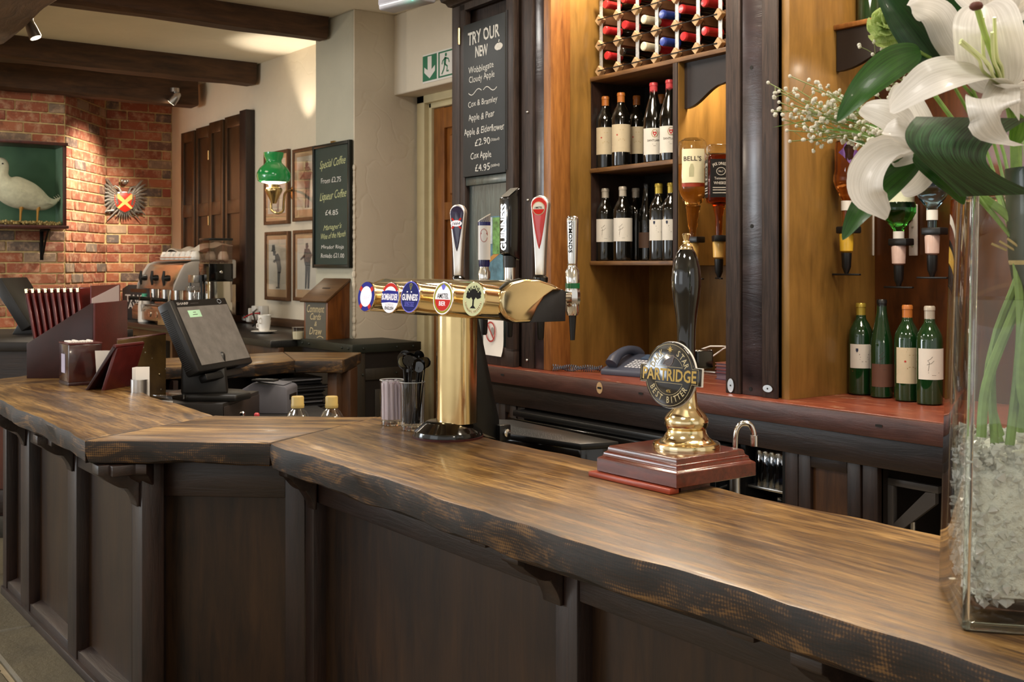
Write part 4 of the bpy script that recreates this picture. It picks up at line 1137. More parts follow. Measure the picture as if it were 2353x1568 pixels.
mb = MB(); flat(mb, [(-0.012, zl0+0.02), (0.004, zl0+0.02), (0.006, zl0+0.05), (0.002, zl0+0.066), (-0.006, zl0+0.066), (-0.012, zl0+0.05)], 0)
wrap(mb, R_+0.0014, AFACE-0.15).build('label_figure', plain('label_sage', 'a8a482', 0.7), lb)
band(R_+0.001, zl0-0.014, zl0-0.002, AFACE-0.95, AFACE+0.75).build('red_strip', plain('label_red_gold', '8a3018', 0.4, 0.2), t)
optic(t, zn, plain('amber_optic', 'c9a25a', 0.25))
rail(1632, YN-0.012, zof(598, dep(on_y(1632, YN), YN)), zof(455, dep(on_y(1632, YN), YN)), 'pale vertical optic rail behind the whisky bottles')
yo = on_x(1652, xo+0.115); xo = on_y(1652, yo); D_ = dep(xo, yo); mpp = D_/FPX
t = thing('spirit_bottle', 'square upturned bourbon bottle with black label half behind the post', 'spirit bottle', (xo, yo, 0), math.radians(-38))
zn = zof(545, D_); zs_ = zof(468, D_); zl_ = zof(356, D_); ztp = zof(333, D_); hw = 0.042
MB().box(-hw, hw, -hw, hw, zs_, zl_).build('whiskey', plain('bourbon_brown', (0.32, 0.06, 0.012, 1), 0.03, var=0, trans=1.0, ior=1.36), t, bevel=0.01, segs=3)
MB().box(-hw, hw, -hw, hw, zl_+0.0005, ztp).build('empty_glass_end', glass_clear, t, bevel=0.009, segs=3)
MB().lathe([(0.012, zn), (0.013, zn+0.07), (0.022, zs_-0.005), (0.036, zs_+0.004)], 18).build('neck', plain('bourbon_neck', (0.5, 0.16, 0.03, 1), 0.03, var=0, trans=1.0, ior=1.36), t)
zl0, zl1 = zof(455, D_), zof(368, D_)
for M_ in (facing((0, -hw-0.001, 0), FX), facing((hw+0.001, 0, 0), FY)):
    lb = MB().box(-hw+0.006, hw-0.006, zl0, zl1, -0.0004, 0.0004).build('label', plain('black_label', '141414', 0.5), t, M=M_)
    mb = MB(); text_arc(mb, "JACK DANIEL'S", 0.07, 90, 52, 0.010, 0.015, True, 0, zl1-0.085, 0.0008)
    stroke(mb, disc_pts(0.015, 20, 0, zl1-0.042, sy=0.85), 0.002, 0.0008, closed=True); text_fit(mb, 'No.7', 0, zl1-0.042, 0.016, 0.007, 0.01, z=0.0008)
    text_fit(mb, 'Tennessee', 0, zl1-0.066, 0.045, 0.009, 0.01, z=0.0008); text_fit(mb, 'WHISKEY', 0, zl1-0.082, 0.05, 0.010, 0.02, z=0.0008)
    for zz in (0.098, 0.106, 0.116): stroke(mb, [(-0.028, zl1-zz), (0.028, zl1-zz)], 0.003, 0.0008)
    mb.build('label_lettering', M_labwhite, lb, smooth=False)
optic(t, zn, plain('amber_optic_2', 'c9a25a', 0.25))
# right niche spirits
yo2 = 2.97
def spirit_round(px, lab, neck_py, sh_py, top_py, rad_px, mat_, collar, label=None, rings=False):
    yq = min(yo2, on_x(px, XR1+0.052)); x = on_y(px, yq); D = dep(x, yq); m = D/FPX
    t = thing('spirit_bottle', lab, 'spirit bottle', (x, yq, 0), 0)
    zn, zs, zt = zof(neck_py, D), zof(sh_py, D), zof(top_py, D); R = rad_px*m
    MB().lathe([(0.012, zn), (0.013, zn+0.02), (0.0145, zs-0.05), (0.016, zs-0.03), (R*0.75, zs-0.004), (R, zs+0.02), (R*1.02, zs+0.04), (R*0.92, zs+0.055), (R*0.92, zt-0.03), (R*0.85, zt-0.008), (R*0.5, zt)], 26).build('glass_body', mat_, t)
    if label:
        z0, z1, m_ = label
        band(R*0.92+0.0008, zof(z0, D), zof(z1, D), AFACE-1.0, AFACE+1.0).build('label', m_, t)
    MB().lathe([(0.0165, zs-0.066), (0.0165, zs-0.036)], 18).build('neck_band', M_whitepl, t)
    optic(t, zn, collar)
    return t, R*0.92, D
t, R, D = spirit_round(1945, 'upturned amber liqueur bottle with purple diamond label in the right niche', 525, 435, 320, 29, plain('amber_liqueur', (0.95, 0.36, 0.08, 1), 0.03, var=0, trans=1.0, ior=1.36), plain('yellow_optic', 'c9a12e', 0.25))
mb = MB(); zc = zof(352, D); flat(mb, [(-0.036, zc), (-0.02, zc+0.012), (-0.012, zc+0.032), (0.012, zc+0.032), (0.02, zc+0.012), (0.036, zc), (0.02, zc-0.012), (0, zc-0.036), (-0.02, zc-0.012)], 0)
wrap(mb, R+0.001, AFACE).build('label', plain('purple_label', '5d3a78', 0.5, var=0.2, vs=60), t, smooth=False)
spirit_round(2065, 'upturned green gin bottle in the right niche between two other spirits', 553, 505, 380, 38, plain('green_gin', (0.10, 0.75, 0.12, 1), 0.03, var=0, trans=1.0, ior=1.40), plain('pink_optic', 'c2a79c', 0.25), (478, 400, plain('pale_green_label', 'c9cdb2', 0.6)))
spirit_round(2142, 'upturned blue gin bottle beside the vase in the right niche', 528, 455, 375, 38, plain('blue_gin', (0.35, 0.66, 0.95, 1), 0.03, var=0, trans=1.0, ior=1.40), plain('pink_optic_2', 'c2a79c', 0.25), (430, 395, plain('blue_white_label', 'b9c8d2', 0.6)))
for px_, lab in ((1998, 'white optic rail beside the amber liqueur bottle'), (2097, 'white optic rail beside the green gin bottle')):
    D = dep(on_y(px_, YN2), YN2); rail(px_, YN2-0.012, zof(588, D), zof(470, D), lab)

# ---------------------------------------------------------------- telephone, cord, books on the counter
M_phone = plain('phone_blue_grey', '3e4250', 0.4, var=0.06)
px_, py_ = on_y(1440, 2.78), 2.78
ph = thing('telephone', 'blue grey desk telephone on the red counter', 'telephone', (px_, py_+0.06, CTR), math.radians(14))
mb = MB(); mb.prism([(-0.09, 0.0), (0.10, 0.0), (0.10, 0.065), (0.085, 0.07), (-0.085, 0.022), (-0.09, 0.018)], -0.11, 0.11, 'x', Matrix.Identity(4)); mb.build('base', M_phone, ph, bevel=0.004)
sl_ = math.atan2(0.048, 0.17)
PM = Matrix.Translation((0, -0.085, 0.0225)) @ Matrix.Rotation(sl_, 4, 'X')
key = MB().box(-0.006, 0.006, -0.0045, 0.0045, 0, 0.004).mesh('key', bevel=0.001, segs=1); key.materials.append(plain('key_grey', 'b5b6bd', 0.4))
for i in range(8):
    for j in range(5):
        o = put('key', key, None, ph); o.matrix_local = PM @ Matrix.Translation((-0.018+i*0.0155, 0.03+j*0.017, 0.0))
MB().box(-0.01, 0.10, 0.12, 0.165, 0.0, 0.003, PM).build('display', plain('phone_display', '4a5a72', 0.2), ph)
mb = MB(); pts = [(-0.072, -0.075+0.19*t_, 0.040+0.034*math.sin(PI*min(1, max(0, t_)))**0.7+0.022*t_) for t_ in [k/10 for k in range(11)]]
mb.tube(pts, [0.024, 0.023, 0.019, 0.017, 0.0165, 0.0165, 0.0165, 0.017, 0.019, 0.023, 0.024], 12); mb.build('handset', M_phone, ph)
cpts = []
ca = Vector((XS+0.025, 2.665, CTR+0.011)); cb_ = Vector((on_y(1384, 2.79), 2.79, CTR+0.011))
n = 380
for k in range(n+1):
    t_ = k/n; s_ = t_ if t_ < 0.5 else 1-t_
    base = ca.lerp(cb_, 1-abs(2*t_-1)) if True else ca
    dirv = (cb_-ca).normalized(); side = Vector((-dirv.y, dirv.x, 0))
    off = side*(0.009*math.sin((1-abs(2*t_-1))*9) * (1 if t_ < 0.5 else -1)) + Vector((0, 0, 0.006*math.cos((1-abs(2*t_-1))*9)*(1 if t_ < 0.5 else -1)))
    a = t_*2*PI*46
    cpts.append(base + off + (side*math.cos(a)+Vector((0, 0, 1))*math.sin(a))*0.0065 + Vector((0, 0, 0.003)))
Mph = (Matrix.Translation(ph.location) @ Matrix.Rotation(ph.rotation_euler.z, 4, 'Z')).inverted()
cd = MB().tube([Mph @ p for p in cpts], 0.0019, 5).build('coiled_cord', plain('cord_grey', '4b4f5a', 0.35), ph)
cd['label'] = 'twisted coiled grey cord lying beside the telephone'
bx_, by_ = at(1641, 872, CTR)
gB = 'red bound books on the counter'
zz = CTR
for k, (h_, c_, nm) in enumerate(((0.024, '3b2340', 'thick purple bound book at the bottom of the stack beside the post'), (0.012, '6e3030', 'thin dark red book, second from the bottom of the stack beside the post'), (0.013, '7a3530', 'red book near the top of the stack beside the post'), (0.012, '86503e', 'faded red book on top of the stack beside the post'))):
    b_ = thing('book', nm, 'book', (bx_+0.1, by_+0.085, zz), 0.03*(k-1), gB)
    MB().box(-0.10, 0.10, -0.08, 0.08, 0, 0.0025).build('cover', plain('book_cover_%d' % k, c_, 0.5), b_); MB().box(-0.10, 0.10, -0.08, 0.08, h_-0.0025, h_).build('cover', plain('book_coverb_%d' % k, c_, 0.5), b_)
    MB().box(-0.096, 0.096, -0.077, 0.08, 0.0025, h_-0.0025).build('pages', plain('book_pages_%d' % k, '6a5560', 0.7), b_)
    zz += h_
cab = MB()
p0 = Vector((*at(1610, 868, CTR), CTR+0.10)); 
cab.tube([PD(1600, 815, 3.9), PD(1612, 803, 3.9), PD(1632, 796, 3.88), PD(1660, 796, 3.85), PD(1690, 800, 3.85)], 0.0028, 6)
cab.tube([PD(1634, 822, 3.88), PD(1648, 812, 3.87), PD(1662, 802, 3.86), PD(1690, 792, 3.86)], 0.0028, 6)
cab = cab.build('white_cable', M_whitepl); tag(cab, 'white cable looping behind the hand pump towards the post', 'cable')
pn = MB().lathe([(0.0045, -0.06), (0.0055, -0.055), (0.0055, 0.05), (0.003, 0.06)], 10, Matrix.Rotation(PI/2, 4, 'Y')).build('pen', M_steel, loc=(*at(1618, 858, CTR), CTR+0.0055), rz=0.2)
tag(pn, 'silver pen lying on the red counter beside the books', 'pen')
# assumed lamps under the head boards of the niches, no fittings modelled
for nm, x, y, z, p in (('assumed_niche_light', (XS+XP0)/2-0.28, YP+0.12, 2.46, 26), ('assumed_niche_light', sw(sE+0.2, 0.1)[0], 2.9, zS[2]-0.03, 12.0), ('assumed_niche_light', XR1+0.35, YP+0.12, 2.46, 16), ('assumed_niche_light', XR1+0.9, YP+0.12, 2.46, 8), ('assumed_niche_light', XR1+0.4, 2.98, zs2-0.04, 4.0)):
    point(nm, (x, y, z), p, WARM, 0.03)

# ================================================================== beer font on the bar
M_brasscol = plain('column_brass', (0.78, 0.60, 0.30, 1), 0.16, 1.0, var=0.12, vs=5)
M_gasket = plain('black_rubber', '0b0b0b', 0.45, var=0.1)
M_plateblk = plain('black_textured_plate', '17171a', 0.5, var=0.3, vs=60)
fxc, fyc = -2.25, 1.505
bfnt = thing('beer_font', 'brass T-shaped beer font with five lit tap badges on the bar', 'beer font', (fxc, fyc, BAR))
def fo(name, mb, m, parent=bfnt, **kw):     # built in world space, moved into the font's frame
    mb.v = [(p[0]-fxc, p[1]-fyc, p[2]-BAR) for p in mb.v]
    return mb.build(name, m, parent, **kw)
def at_font(M): return Matrix.Translation((-fxc, -fyc, -BAR)) @ M
MB().lathe([(0.084, 0.0), (0.085, 0.006), (0.082, 0.016), (0.076, 0.020), (0.056, 0.036), (0.050, 0.040)], 32, Matrix.Translation((-0.012, -0.018, 0))).build('base_plate', M_blackgloss, bfnt)
MB().lathe([(0.0865, 0.0), (0.087, 0.005)], 32, Matrix.Translation((-0.012, -0.018, 0))).build('base_gasket', plain('base_red_gasket', '3a1210', 0.5), bfnt)
MB().lathe([(0.050, 0.036), (0.050, 0.30)], 40).build('column', M_brasscol, bfnt)
mb = MB(); mb.prism([(0.035, 0.30), (0.058, 0.30), (0.125, 0.03), (0.125, -0.02), (0.035, -0.001+0.02)], -0.035, 0.005, 'x'); mb.build('support_plate', M_black, bfnt, bevel=0.002)
MB().box(-0.03, 0.02, 0.115, 0.15, -0.02, 0.02).build('clamp', M_black, bfnt, bevel=0.003)
MB().lathe([(0.010, 0.0), (0.010, 0.006), (0.006, 0.007)], 12, Matrix.Translation((0.02, 0.135, 0.0)) @ Matrix.Rotation(PI/2, 4, 'Y')).build('clamp_screw', M_chrome, bfnt)
XE0, XE1 = -2.505, -1.945
front = [(1.505, 1.025), (1.455, 1.025), (1.425, 1.031), (1.408, 1.046), (1.402, 1.066), (1.406, 1.086), (1.422, 1.103), (1.45, 1.113), (1.50, 1.114), (1.545, 1.108), (1.58, 1.096), (1.585, 1.03)]
fo('body', MB().prism([(p[0], p[1]) for p in front], XE0, XE1, 'x'), M_brass, bevel=0.004, angle=50)
cap = [(1.484, 1.024), (1.44, 1.0245), (1.417, 1.034), (1.402, 1.054), (1.3985, 1.074), (1.407, 1.094), (1.43, 1.110), (1.465, 1.1175), (1.505, 1.1165), (1.545, 1.106), (1.574, 1.093), (1.545, 1.089), (1.52, 1.076), (1.502, 1.056)]
fo('end_gasket', MB().prism([(1.484+(p[0]-1.484)*1.03, 1.071+(p[1]-1.071)*1.05) for p in cap], XE1, XE1+0.006, 'x'), M_gasket)
fo('end_cap', MB().prism(cap, XE1+0.004, XE1+0.022, 'x'), M_brass, bevel=0.006, segs=3, angle=60)
blkp = [(1.480, 1.0225), (1.584, 1.0225), (1.586, 1.088), (1.576, 1.094), (1.545, 1.089), (1.52, 1.076), (1.502, 1.056), (1.484, 1.0245)]
fo('end_plate', MB().prism(blkp, XE1+0.004, XE1+0.016, 'x'), M_plateblk, bevel=0.002)
fo('left_cap', MB().prism([(p[0], p[1]) for p in front], XE0-0.012, XE0, 'x'), M_brass, bevel=0.006)
# badges
def E(name, col, e=0.35): return plain(name, col, 0.5, var=0, emis=col, estr=e, spec=0.06)
K_white = E('badge_white', 'e8e4ea', 0.30); K_blue = E('badge_blue', '23267e', 0.25); K_red = E('badge_red', 'b92a22', 0.2); K_lilac = E('badge_lilac', '6a6ac8', 0.3)
K_cream = E('badge_cream', 'c2c69c', 0.1); K_black = plain('badge_black', '16140f', 0.5, var=0, spec=0.06); K_gold = E('badge_gold', '96902c', 0.1); K_grey = plain('badge_grey', '6a6f72', 0.3, var=0)
bxs = [-2.503, -2.382, -2.27, -2.142, -2.02]
bz = 1.070
def half_disc(r, n, up, cut=0.0):
    a = math.asin(max(-1, min(1, cut/r)))
    return disc_pts(r, n, a0=a, a1=PI-a) if up else disc_pts(r, n, a0=PI-a, a1=2*PI+a)
RB = 0.0365
for i, bx in enumerate(bxs):
    bx = on_y((845, 900, 956, 1022, 1092)[i], 1.358)
    Mb = Matrix.Translation((bx, 1.358, zat((682, 685, 684, 686, 688)[i], bx, 1.358))) @ Matrix.Rotation(math.radians(4), 4, 'Z') @ Matrix.Rotation(PI/2-math.radians(6), 4, 'X')
    # drawing frame: x right, y up, z out towards the customers
    Mb = at_font(Mb)
    h = MB(); ex = 0.012 if i == 2 else 0.0
    h.lathe([(RB*0.93, -0.065), (RB*0.97, -0.004+ex), (RB*1.03, -0.002+ex), (RB*1.03, 0.003+ex), (RB*0.99, 0.0045+ex)], 36)
    bd_ = h.build('badge', M_brass, bfnt, M=Mb)
    z = 0.0050+ex
    def lay(name, mb, m): mb.build(name, m, bd_, smooth=False)
    if i == 0:
        lay('badge_face', flat(MB(), disc_pts(RB, 40), z), K_blue); lay('badge_centre', flat(MB(), disc_pts(RB*0.70, 36), z+0.0004), K_white)
        for a in (38, 142, 232, 308):
            m_ = MB()
            a = math.radians(a); c, s = math.cos(a), math.sin(a)
            flat(m_, [(c*RB*0.70-s*0.006, s*RB*0.70+c*0.006), (c*RB*0.70+s*0.006, s*RB*0.70-c*0.006), (c*RB*0.98+s*0.006, s*RB*0.98-c*0.006), (c*RB*0.98-s*0.006, s*RB*0.98+c*0.006)], z+0.0006); lay('red_bar', m_, K_red)
        lay('badge_lettering', text_fit(MB(), '1664', 0, -0.001, 0.034, 0.013, 0, 0.3, z+0.0008), plain('faint_grey', 'c2bcc6', 0.3, var=0, emis='c2bcc6', estr=0.5))
    if i == 1:
        lay('badge_face', flat(MB(), disc_pts(RB, 40), z), K_white)
        m_ = MB(); pts = [(RB*0.9*math.cos(a), RB*0.9*math.sin(a)*0.9+0.002) for a in [math.radians(150-12*k) for k in range(11)]]; stroke(m_, pts, 0.008, z+0.0004); lay('red_arc', m_, K_red)
        m_ = MB(); flat(m_, [(-RB*0.93, 0.015), (-0.01, 0.018), (RB*0.9, 0.016), (RB*0.99, 0.0), (RB*0.93, -0.012), (0, -0.0105), (-RB*0.95, -0.013), (-RB*0.99, 0.0)], z+0.0004); lay('blue_band', m_, K_blue)
        lay('badge_lettering', text_fit(MB(), 'BOMBARDIER', 0, 0.002, 0.066, 0.016, 0.03, 0.0, z+0.0008), K_white)
        m_ = MB(); text_fit(m_, 'ENGLISH', 0, -0.025, 0.036, 0.008, 0.015, 0, z+0.0008); lay('badge_lettering_dark', m_, K_black)
        m_ = MB(); text_fit(m_, 'GLORIOUS', 0, -0.0165, 0.034, 0.006, 0.0, 0, z+0.0008); lay('badge_lettering_grey', m_, plain('grey_print', 'b0b0b4', 0.4))
    if i == 2:
        lay('badge_ring', flat(MB(), disc_pts(RB, 40), z), K_lilac); lay('badge_face', flat(MB(), disc_pts(RB*0.93, 40), z+0.0004), plain('guinness_navy', '1b2058', 0.5, var=0.1, emis='22277a', estr=0.22, spec=0.06))
        m_ = MB(); text_fit(m_, 'GUINNESS', 0, -0.001, 0.062, 0.0155, 0.03, 0, z+0.0008); stroke(m_, [(-0.014, 0.0115), (-0.009, 0.0115)], 0.003, z+0.0008); stroke(m_, [(0.002, 0.0115), (0.007, 0.0115)], 0.003, z+0.0008); lay('badge_lettering', m_, K_white)
        m_ = MB(); stroke(m_, [(-0.019, -0.0125), (0.019, -0.0125), (0.019, -0.0215), (-0.019, -0.0215)], 0.001, z+0.0008, closed=True); text_fit(m_, 'EXTRA COLD', 0, -0.017, 0.034, 0.0055, 0.01, 0, z+0.0008); lay('badge_lettering_lilac', m_, K_lilac)
        m_ = MB(); stroke(m_, [(-0.005, 0.029), (0.003, 0.031), (0.006, 0.028), (0.001, 0.015), (-0.004, 0.027)], 0.0018, z+0.0008); stroke(m_, [(-0.002, 0.028), (0.0005, 0.017)], 0.0008, z+0.0008); stroke(m_, [(0.002, 0.029), (0.0012, 0.017)], 0.0008, z+0.0008); lay('harp', m_, K_gold)
    if i == 3:
        lay('badge_face', flat(MB(), disc_pts(RB, 40), z), K_white); lay('gold_ring', stroke(MB(), disc_pts(RB*0.86, 40), 0.005, z+0.0003, closed=True), K_gold); lay('white_disc', flat(MB(), disc_pts(RB*0.78, 36), z+0.0005), K_white)
        m_ = MB(); flat(m_, half_disc(RB*0.78, 24, False, -0.003), z+0.0008); lay('red_half', m_, K_red)
        lay('badge_lettering_dark', text_fit(MB(), 'AMSTEL', 0, 0.005, 0.042, 0.0115, 0.005, 0, z+0.0010), K_black)
        lay('badge_lettering', text_fit(MB(), 'BIER', 0, -0.012, 0.024, 0.010, 0.02, 0, z+0.0012), K_white)
        m_ = MB(); flat(m_, [(0, 0.018), (0.004, 0.021), (0.009, 0.030), (0.004, 0.029), (0, 0.034), (-0.004, 0.029), (-0.009, 0.030), (-0.004, 0.021)], z+0.001); lay('crown', m_, K_lilac)
    if i == 4:
        lay('badge_face', flat(MB(), disc_pts(RB, 40), z), K_cream)
        m_ = MB(); rr = random.Random(4)
        pts = [((0.024+0.003*rr.random())*math.cos(a)*1.0, 0.006+(0.021+0.004*rr.random())*math.sin(a)) for a in [math.radians(-8+196*k/26) for k in range(27)]]
        pts += [(-0.014, 0.0), (-0.008, 0.004), (-0.0025, -0.002), (-0.0022, -0.014), (-0.010, -0.020), (0.010, -0.020), (0.0025, -0.014), (0.0025, -0.002), (0.008, 0.004), (0.014, 0.0)]
        flat(m_, pts, z+0.0004); lay('tree', m_, K_black)
        m_ = MB(); text_arc(m_, 'SYMONDS', 0.0225, 90, 120, 0.0085, 0.02, True, 0, 0.0035, z+0.0008); lay('badge_lettering', m_, K_cream)
        m_ = MB(); stroke(m_, [(0.0275*math.cos(math.radians(a)), 0.0275*math.sin(math.radians(a))) for a in range(190, 351, 8)], 0.006, z+0.0004); lay('gold_scroll', m_, plain('scroll_gold', 'b09a2e', 0.3, var=0.3, vs=300))
        m_ = MB(); text_arc(m_, 'FOUNDERS RESERVE', 0.0275, 270, 150, 0.0042, 0.01, False, 0, 0, z+0.0008); lay('scroll_lettering', m_, K_black)
# taps behind the font
yt = 1.68
def tap_parts(i, lab_, nozzle=True):
    h = bpy.data.objects.new('tap', None); COL.objects.link(h); h.parent = bfnt; h.empty_display_size = 0.03
    x = bxs[i]; h.location = (x-fxc, yt-fyc, 0); h['label'] = lab_
    if i in (0, 3): h.rotation_euler = (0, 0, math.radians(30))
    MB().tube([(0, -0.105, 0.345), (0, -0.05, 0.345), (0, 0.0, 0.345)], 0.012, 12).build('shank', M_chrome, h)
    MB().lathe([(0.013, 0.30), (0.016, 0.31), (0.016, 0.37), (0.013, 0.385)], 16).build('valve_body', M_chrome, h)
    if nozzle: MB().lathe([(0.006, 0.235), (0.008, 0.24), (0.011, 0.302)], 14).build('nozzle', M_black, h)
    return h
def paddle(h, z0, z1, w0, w1, inset, face_m, name, emblem):
    """chrome teardrop paddle with coloured face, facing the customers"""
    H = z1-z0; pts = [(-w0/2, z0), (w0/2, z0)]
    right = []
    for k in range(9):
        t = k/8; right.append(((w0+(w1-w0)*t**1.6)/2, z0+(H-w1/2)*t))
    arc = [(w1/2*math.cos(a), z1-w1/2+w1/2*math.sin(a)) for a in [PI*k/10 for k in range(1, 10)]]
    pts = right + arc + [(-p[0], p[1]) for p in reversed(right)]
    MB().prism(pts, -0.010, 0.010, 'y').build('handle', plain(name+'_silver', (0.66, 0.64, 0.61, 1), 0.36, 1.0, var=0.05), h, bevel=0.004, segs=3, angle=60)
    zi = z0+H*inset; w2 = w1-0.006
    ins = [(0.0, zi)] + [(w2/2*(t**0.75), zi+(z1-0.005-w2/2-zi)*t) for t in [k/8 for k in range(1, 9)]]
    arc = [(w2/2*math.cos(a), z1-0.005-w2/2+w2/2*math.sin(a)) for a in [PI*k/10 for k in range(1, 10)]]
    ins = ins + arc + [(-p[0], p[1]) for p in reversed(ins[1:])]
    f = MB().prism(ins, -0.013, -0.008, 'y').build('face_panel', face_m, h, bevel=0.002)
    MB().lathe([(0.016, z0-0.016), (0.018, z0-0.014), (0.018, z0-0.004), (0.014, z0)], 18).build('collar', M_blackgloss, h)
    emblem(h)
h = tap_parts(0, 'silver tap with dark purple paddle handle'); zz0, zz1 = 1.118-BAR, 1.313-BAR
def em1(h):
    c = zz1-0.052; Mf = facing((0, -0.0136, c), FX)
    m_ = MB()
    for s in (1, -1): stroke(m_, [(-0.014, 0.014*s), (0.014, -0.014*s)], 0.005, M=Mf)
    m_.build('red_cross', K_red, h, smooth=False)
    flat(MB(), disc_pts(0.017, 24, sy=0.5), 0.0006, Mf).build('white_oval', K_white, h, smooth=False)
    text_fit(MB(), '1664', 0, 0, 0.024, 0.008, 0.0, 0.35, 0.0010, Mf).build('handle_lettering', K_black, h, smooth=False)
paddle(h, zz0, zz1, 0.022, 0.046, 0.34, plain('purple_enamel', '1d1236', 0.12, var=0.2, coat=0.6), 'h1', em1)
h = tap_parts(1, 'white and blue tap handle with slanted top')
z0, z1 = 1.15-BAR, 1.281-BAR
MB().lathe([(0.016, z0-0.037), (0.016, z0-0.02), (0.0125, z0-0.012), (0.012, z0-0.005)], 18).build('stem', M_chrome, h)
MB().lathe([(0.0135, z0-0.006), (0.0145, z0), (0.0145, z0+0.012)], 18).build('blue_foot', plain('handle_navy', '1c1a4e', 0.2, var=0), h)
def slant(z0, z1, r, m, name, cut=0.02):
    mb = MB(); n = 20; vs = []
    for z, k in ((z0, 0), (z1, 1)):
        for j in range(n):
            a = 2*PI*j/n; vs.append((r*math.cos(a), r*math.sin(a), z + (cut*(0.5+0.5*math.cos(a-0.9)) if k else 0)))
    fs = [(j, (j+1) % n, n+(j+1) % n, n+j) for j in range(n)] + [tuple(range(n-1, -1, -1)), tuple(n+j for j in range(n))]
    return mb.add(vs, fs).build(name, m, h, angle=50)
slant(z0+0.012, z1-0.029, 0.0165, plain('handle_white', 'd8d4cf', 0.3, var=0.05), 'sleeve', 0.0); slant(z1-0.029, z1-0.02, 0.0166, plain('handle_navy_2', '23245c', 0.25, var=0.1), 'blue_top')
slant(z1-0.0195, z1-0.017, 0.0166, plain('handle_cap', 'cfcac0', 0.3, var=0.05), 'cap')
m_ = MB(); stroke(m_, disc_pts(0.010, 20, 0, z1-0.055, sy=1.7), 0.0012); lines(m_, [(0, 1, 0.004)], 0.016, z1-0.05)
wrap(m_, 0.0170, AFACE).build('emblem', plain('emblem_red', 'a83a34', 0.4), h, smooth=False)
h = tap_parts(2, 'black block tap handle with glowing white lettering')
z0, z1 = 1.172-BAR, 1.325-BAR
MB().lathe([(0.0145, z0-0.06), (0.0145, z0-0.028)], 20).build('clear_stem', M_chrome, h); MB().lathe([(0.0165, z0-0.03), (0.0165, z0)], 20).build('cup', M_black, h)
mb = MB(); hwx, hwy = 0.019, 0.019
mb.add([(-hwx, -hwy, z0+0.006), (hwx, -hwy, z0+0.006), (hwx, hwy, z0-0.012), (-hwx, hwy, z0-0.012), (-hwx, -hwy, z1-0.006), (hwx, -hwy, z1-0.006), (hwx, hwy, z1+0.020), (-hwx, hwy, z1+0.020)], [(3, 2, 1, 0), (4, 5, 6, 7), (0, 1, 5, 4), (1, 2, 6, 5), (2, 3, 7, 6), (3, 0, 4, 7)])
blk_ = mb.build('handle', plain('gloss_black_handle', '07070a', 0.12, var=0, coat=0.6), h, bevel=0.003)
mb = MB(); mb.add([(-hwx+0.002, -hwy+0.003, z1-0.003), (hwx-0.002, -hwy+0.003, z1-0.003), (hwx-0.002, hwy-0.004, z1+0.0205), (-hwx+0.002, hwy-0.004, z1+0.0205)], [(0, 1, 2, 3)]); mb.build('steel_top', M_steel, h)
mb = MB(); text_fit(mb, 'GUINNESS', 0, 0, 0.118, 0.0235, 0.03, 0); R_ = Matrix.Rotation(PI/2, 4, 'Z')
mb.v = [tuple(R_ @ Vector(p)) for p in mb.v]
mb.build('lit_lettering', plain('lit_white', 'ffffff', 0.4, var=0, emis='ffffff', estr=3.0), h, M=facing((0.0, -hwy-0.0006, (z0+z1)/2-0.004), FX), smooth=False)
h = tap_parts(3, 'silver tap with red paddle handle'); zz0, zz1 = 1.122-BAR, 1.319-BAR
def em4(h):
    c = zz1-0.032; Mf = facing((0, -0.0136, c), FX)
    flat(MB(), disc_pts(0.0165, 24), 0, Mf).build('cream_disc', plain('emblem_cream', 'cdb98a', 0.3), h, smooth=False); flat(MB(), disc_pts(0.0145, 24), 0.0005, Mf).build('white_disc', plain('emblem_white', 'e0d8c8', 0.3), h, smooth=False)
    flat(MB(), half_disc(0.0145, 20, False, -0.002), 0.0009, Mf).build('red_half', K_red, h, smooth=False); text_fit(MB(), 'AMSTEL', 0, 0.002, 0.021, 0.005, 0.01, 0, 0.0012, Mf).build('handle_lettering', K_black, h, smooth=False)
paddle(h, zz0, zz1, 0.024, 0.047, 0.33, plain('red_enamel', 'c0261e', 0.15, var=0.1, coat=0.6), 'h4', em4)
h = tap_parts(4, 'polished chrome tap at the right end of the font', False)
z = lambda py: zof(py, dep(bxs[4], yt))-BAR
MB().lathe([(0.0105, z(612)), (0.0115, z(600)), (0.0145, z(510)), (0.0145, z(502)), (0.011, z(497))], 24).build('handle', M_chrome, h)
MB().lathe([(0.0165, z(650)), (0.0165, z(622)), (0.012, z(616)), (0.011, z(610)), (0.013, z(606))], 24).build('sleeve', M_chrome, h)
MB().lathe([(0.0172, z(663)), (0.0172, z(651))], 24).build('green_ring', plain('tap_green', '0f5a32', 0.3), h)
MB().lathe([(0.0165, z(700)), (0.0185, z(690)), (0.0185, z(675)), (0.0165, z(664))], 8).build('hex_nut', M_chrome, h)
MB().lathe([(0.011, z(724)), (0.0155, z(716)), (0.016, z(700))], 24).build('valve', M_chrome, h)
MB().lathe([(0.0055, z(782)), (0.0095, z(724))], 18).build('nozzle', M_black, h)
m_ = MB(); text_fit(m_, 'SYMONDS', 0, 0, 0.075, 0.010, 0.01); R_ = Matrix.Rotation(-PI/2, 4, 'Z'); m_.v = [tuple(R_ @ Vector(p)+Vector((0, z(545), 0))) for p in m_.v]
wrap(m_, 0.0148, AFACE-0.4).build('handle_lettering', K_black, h, smooth=False)
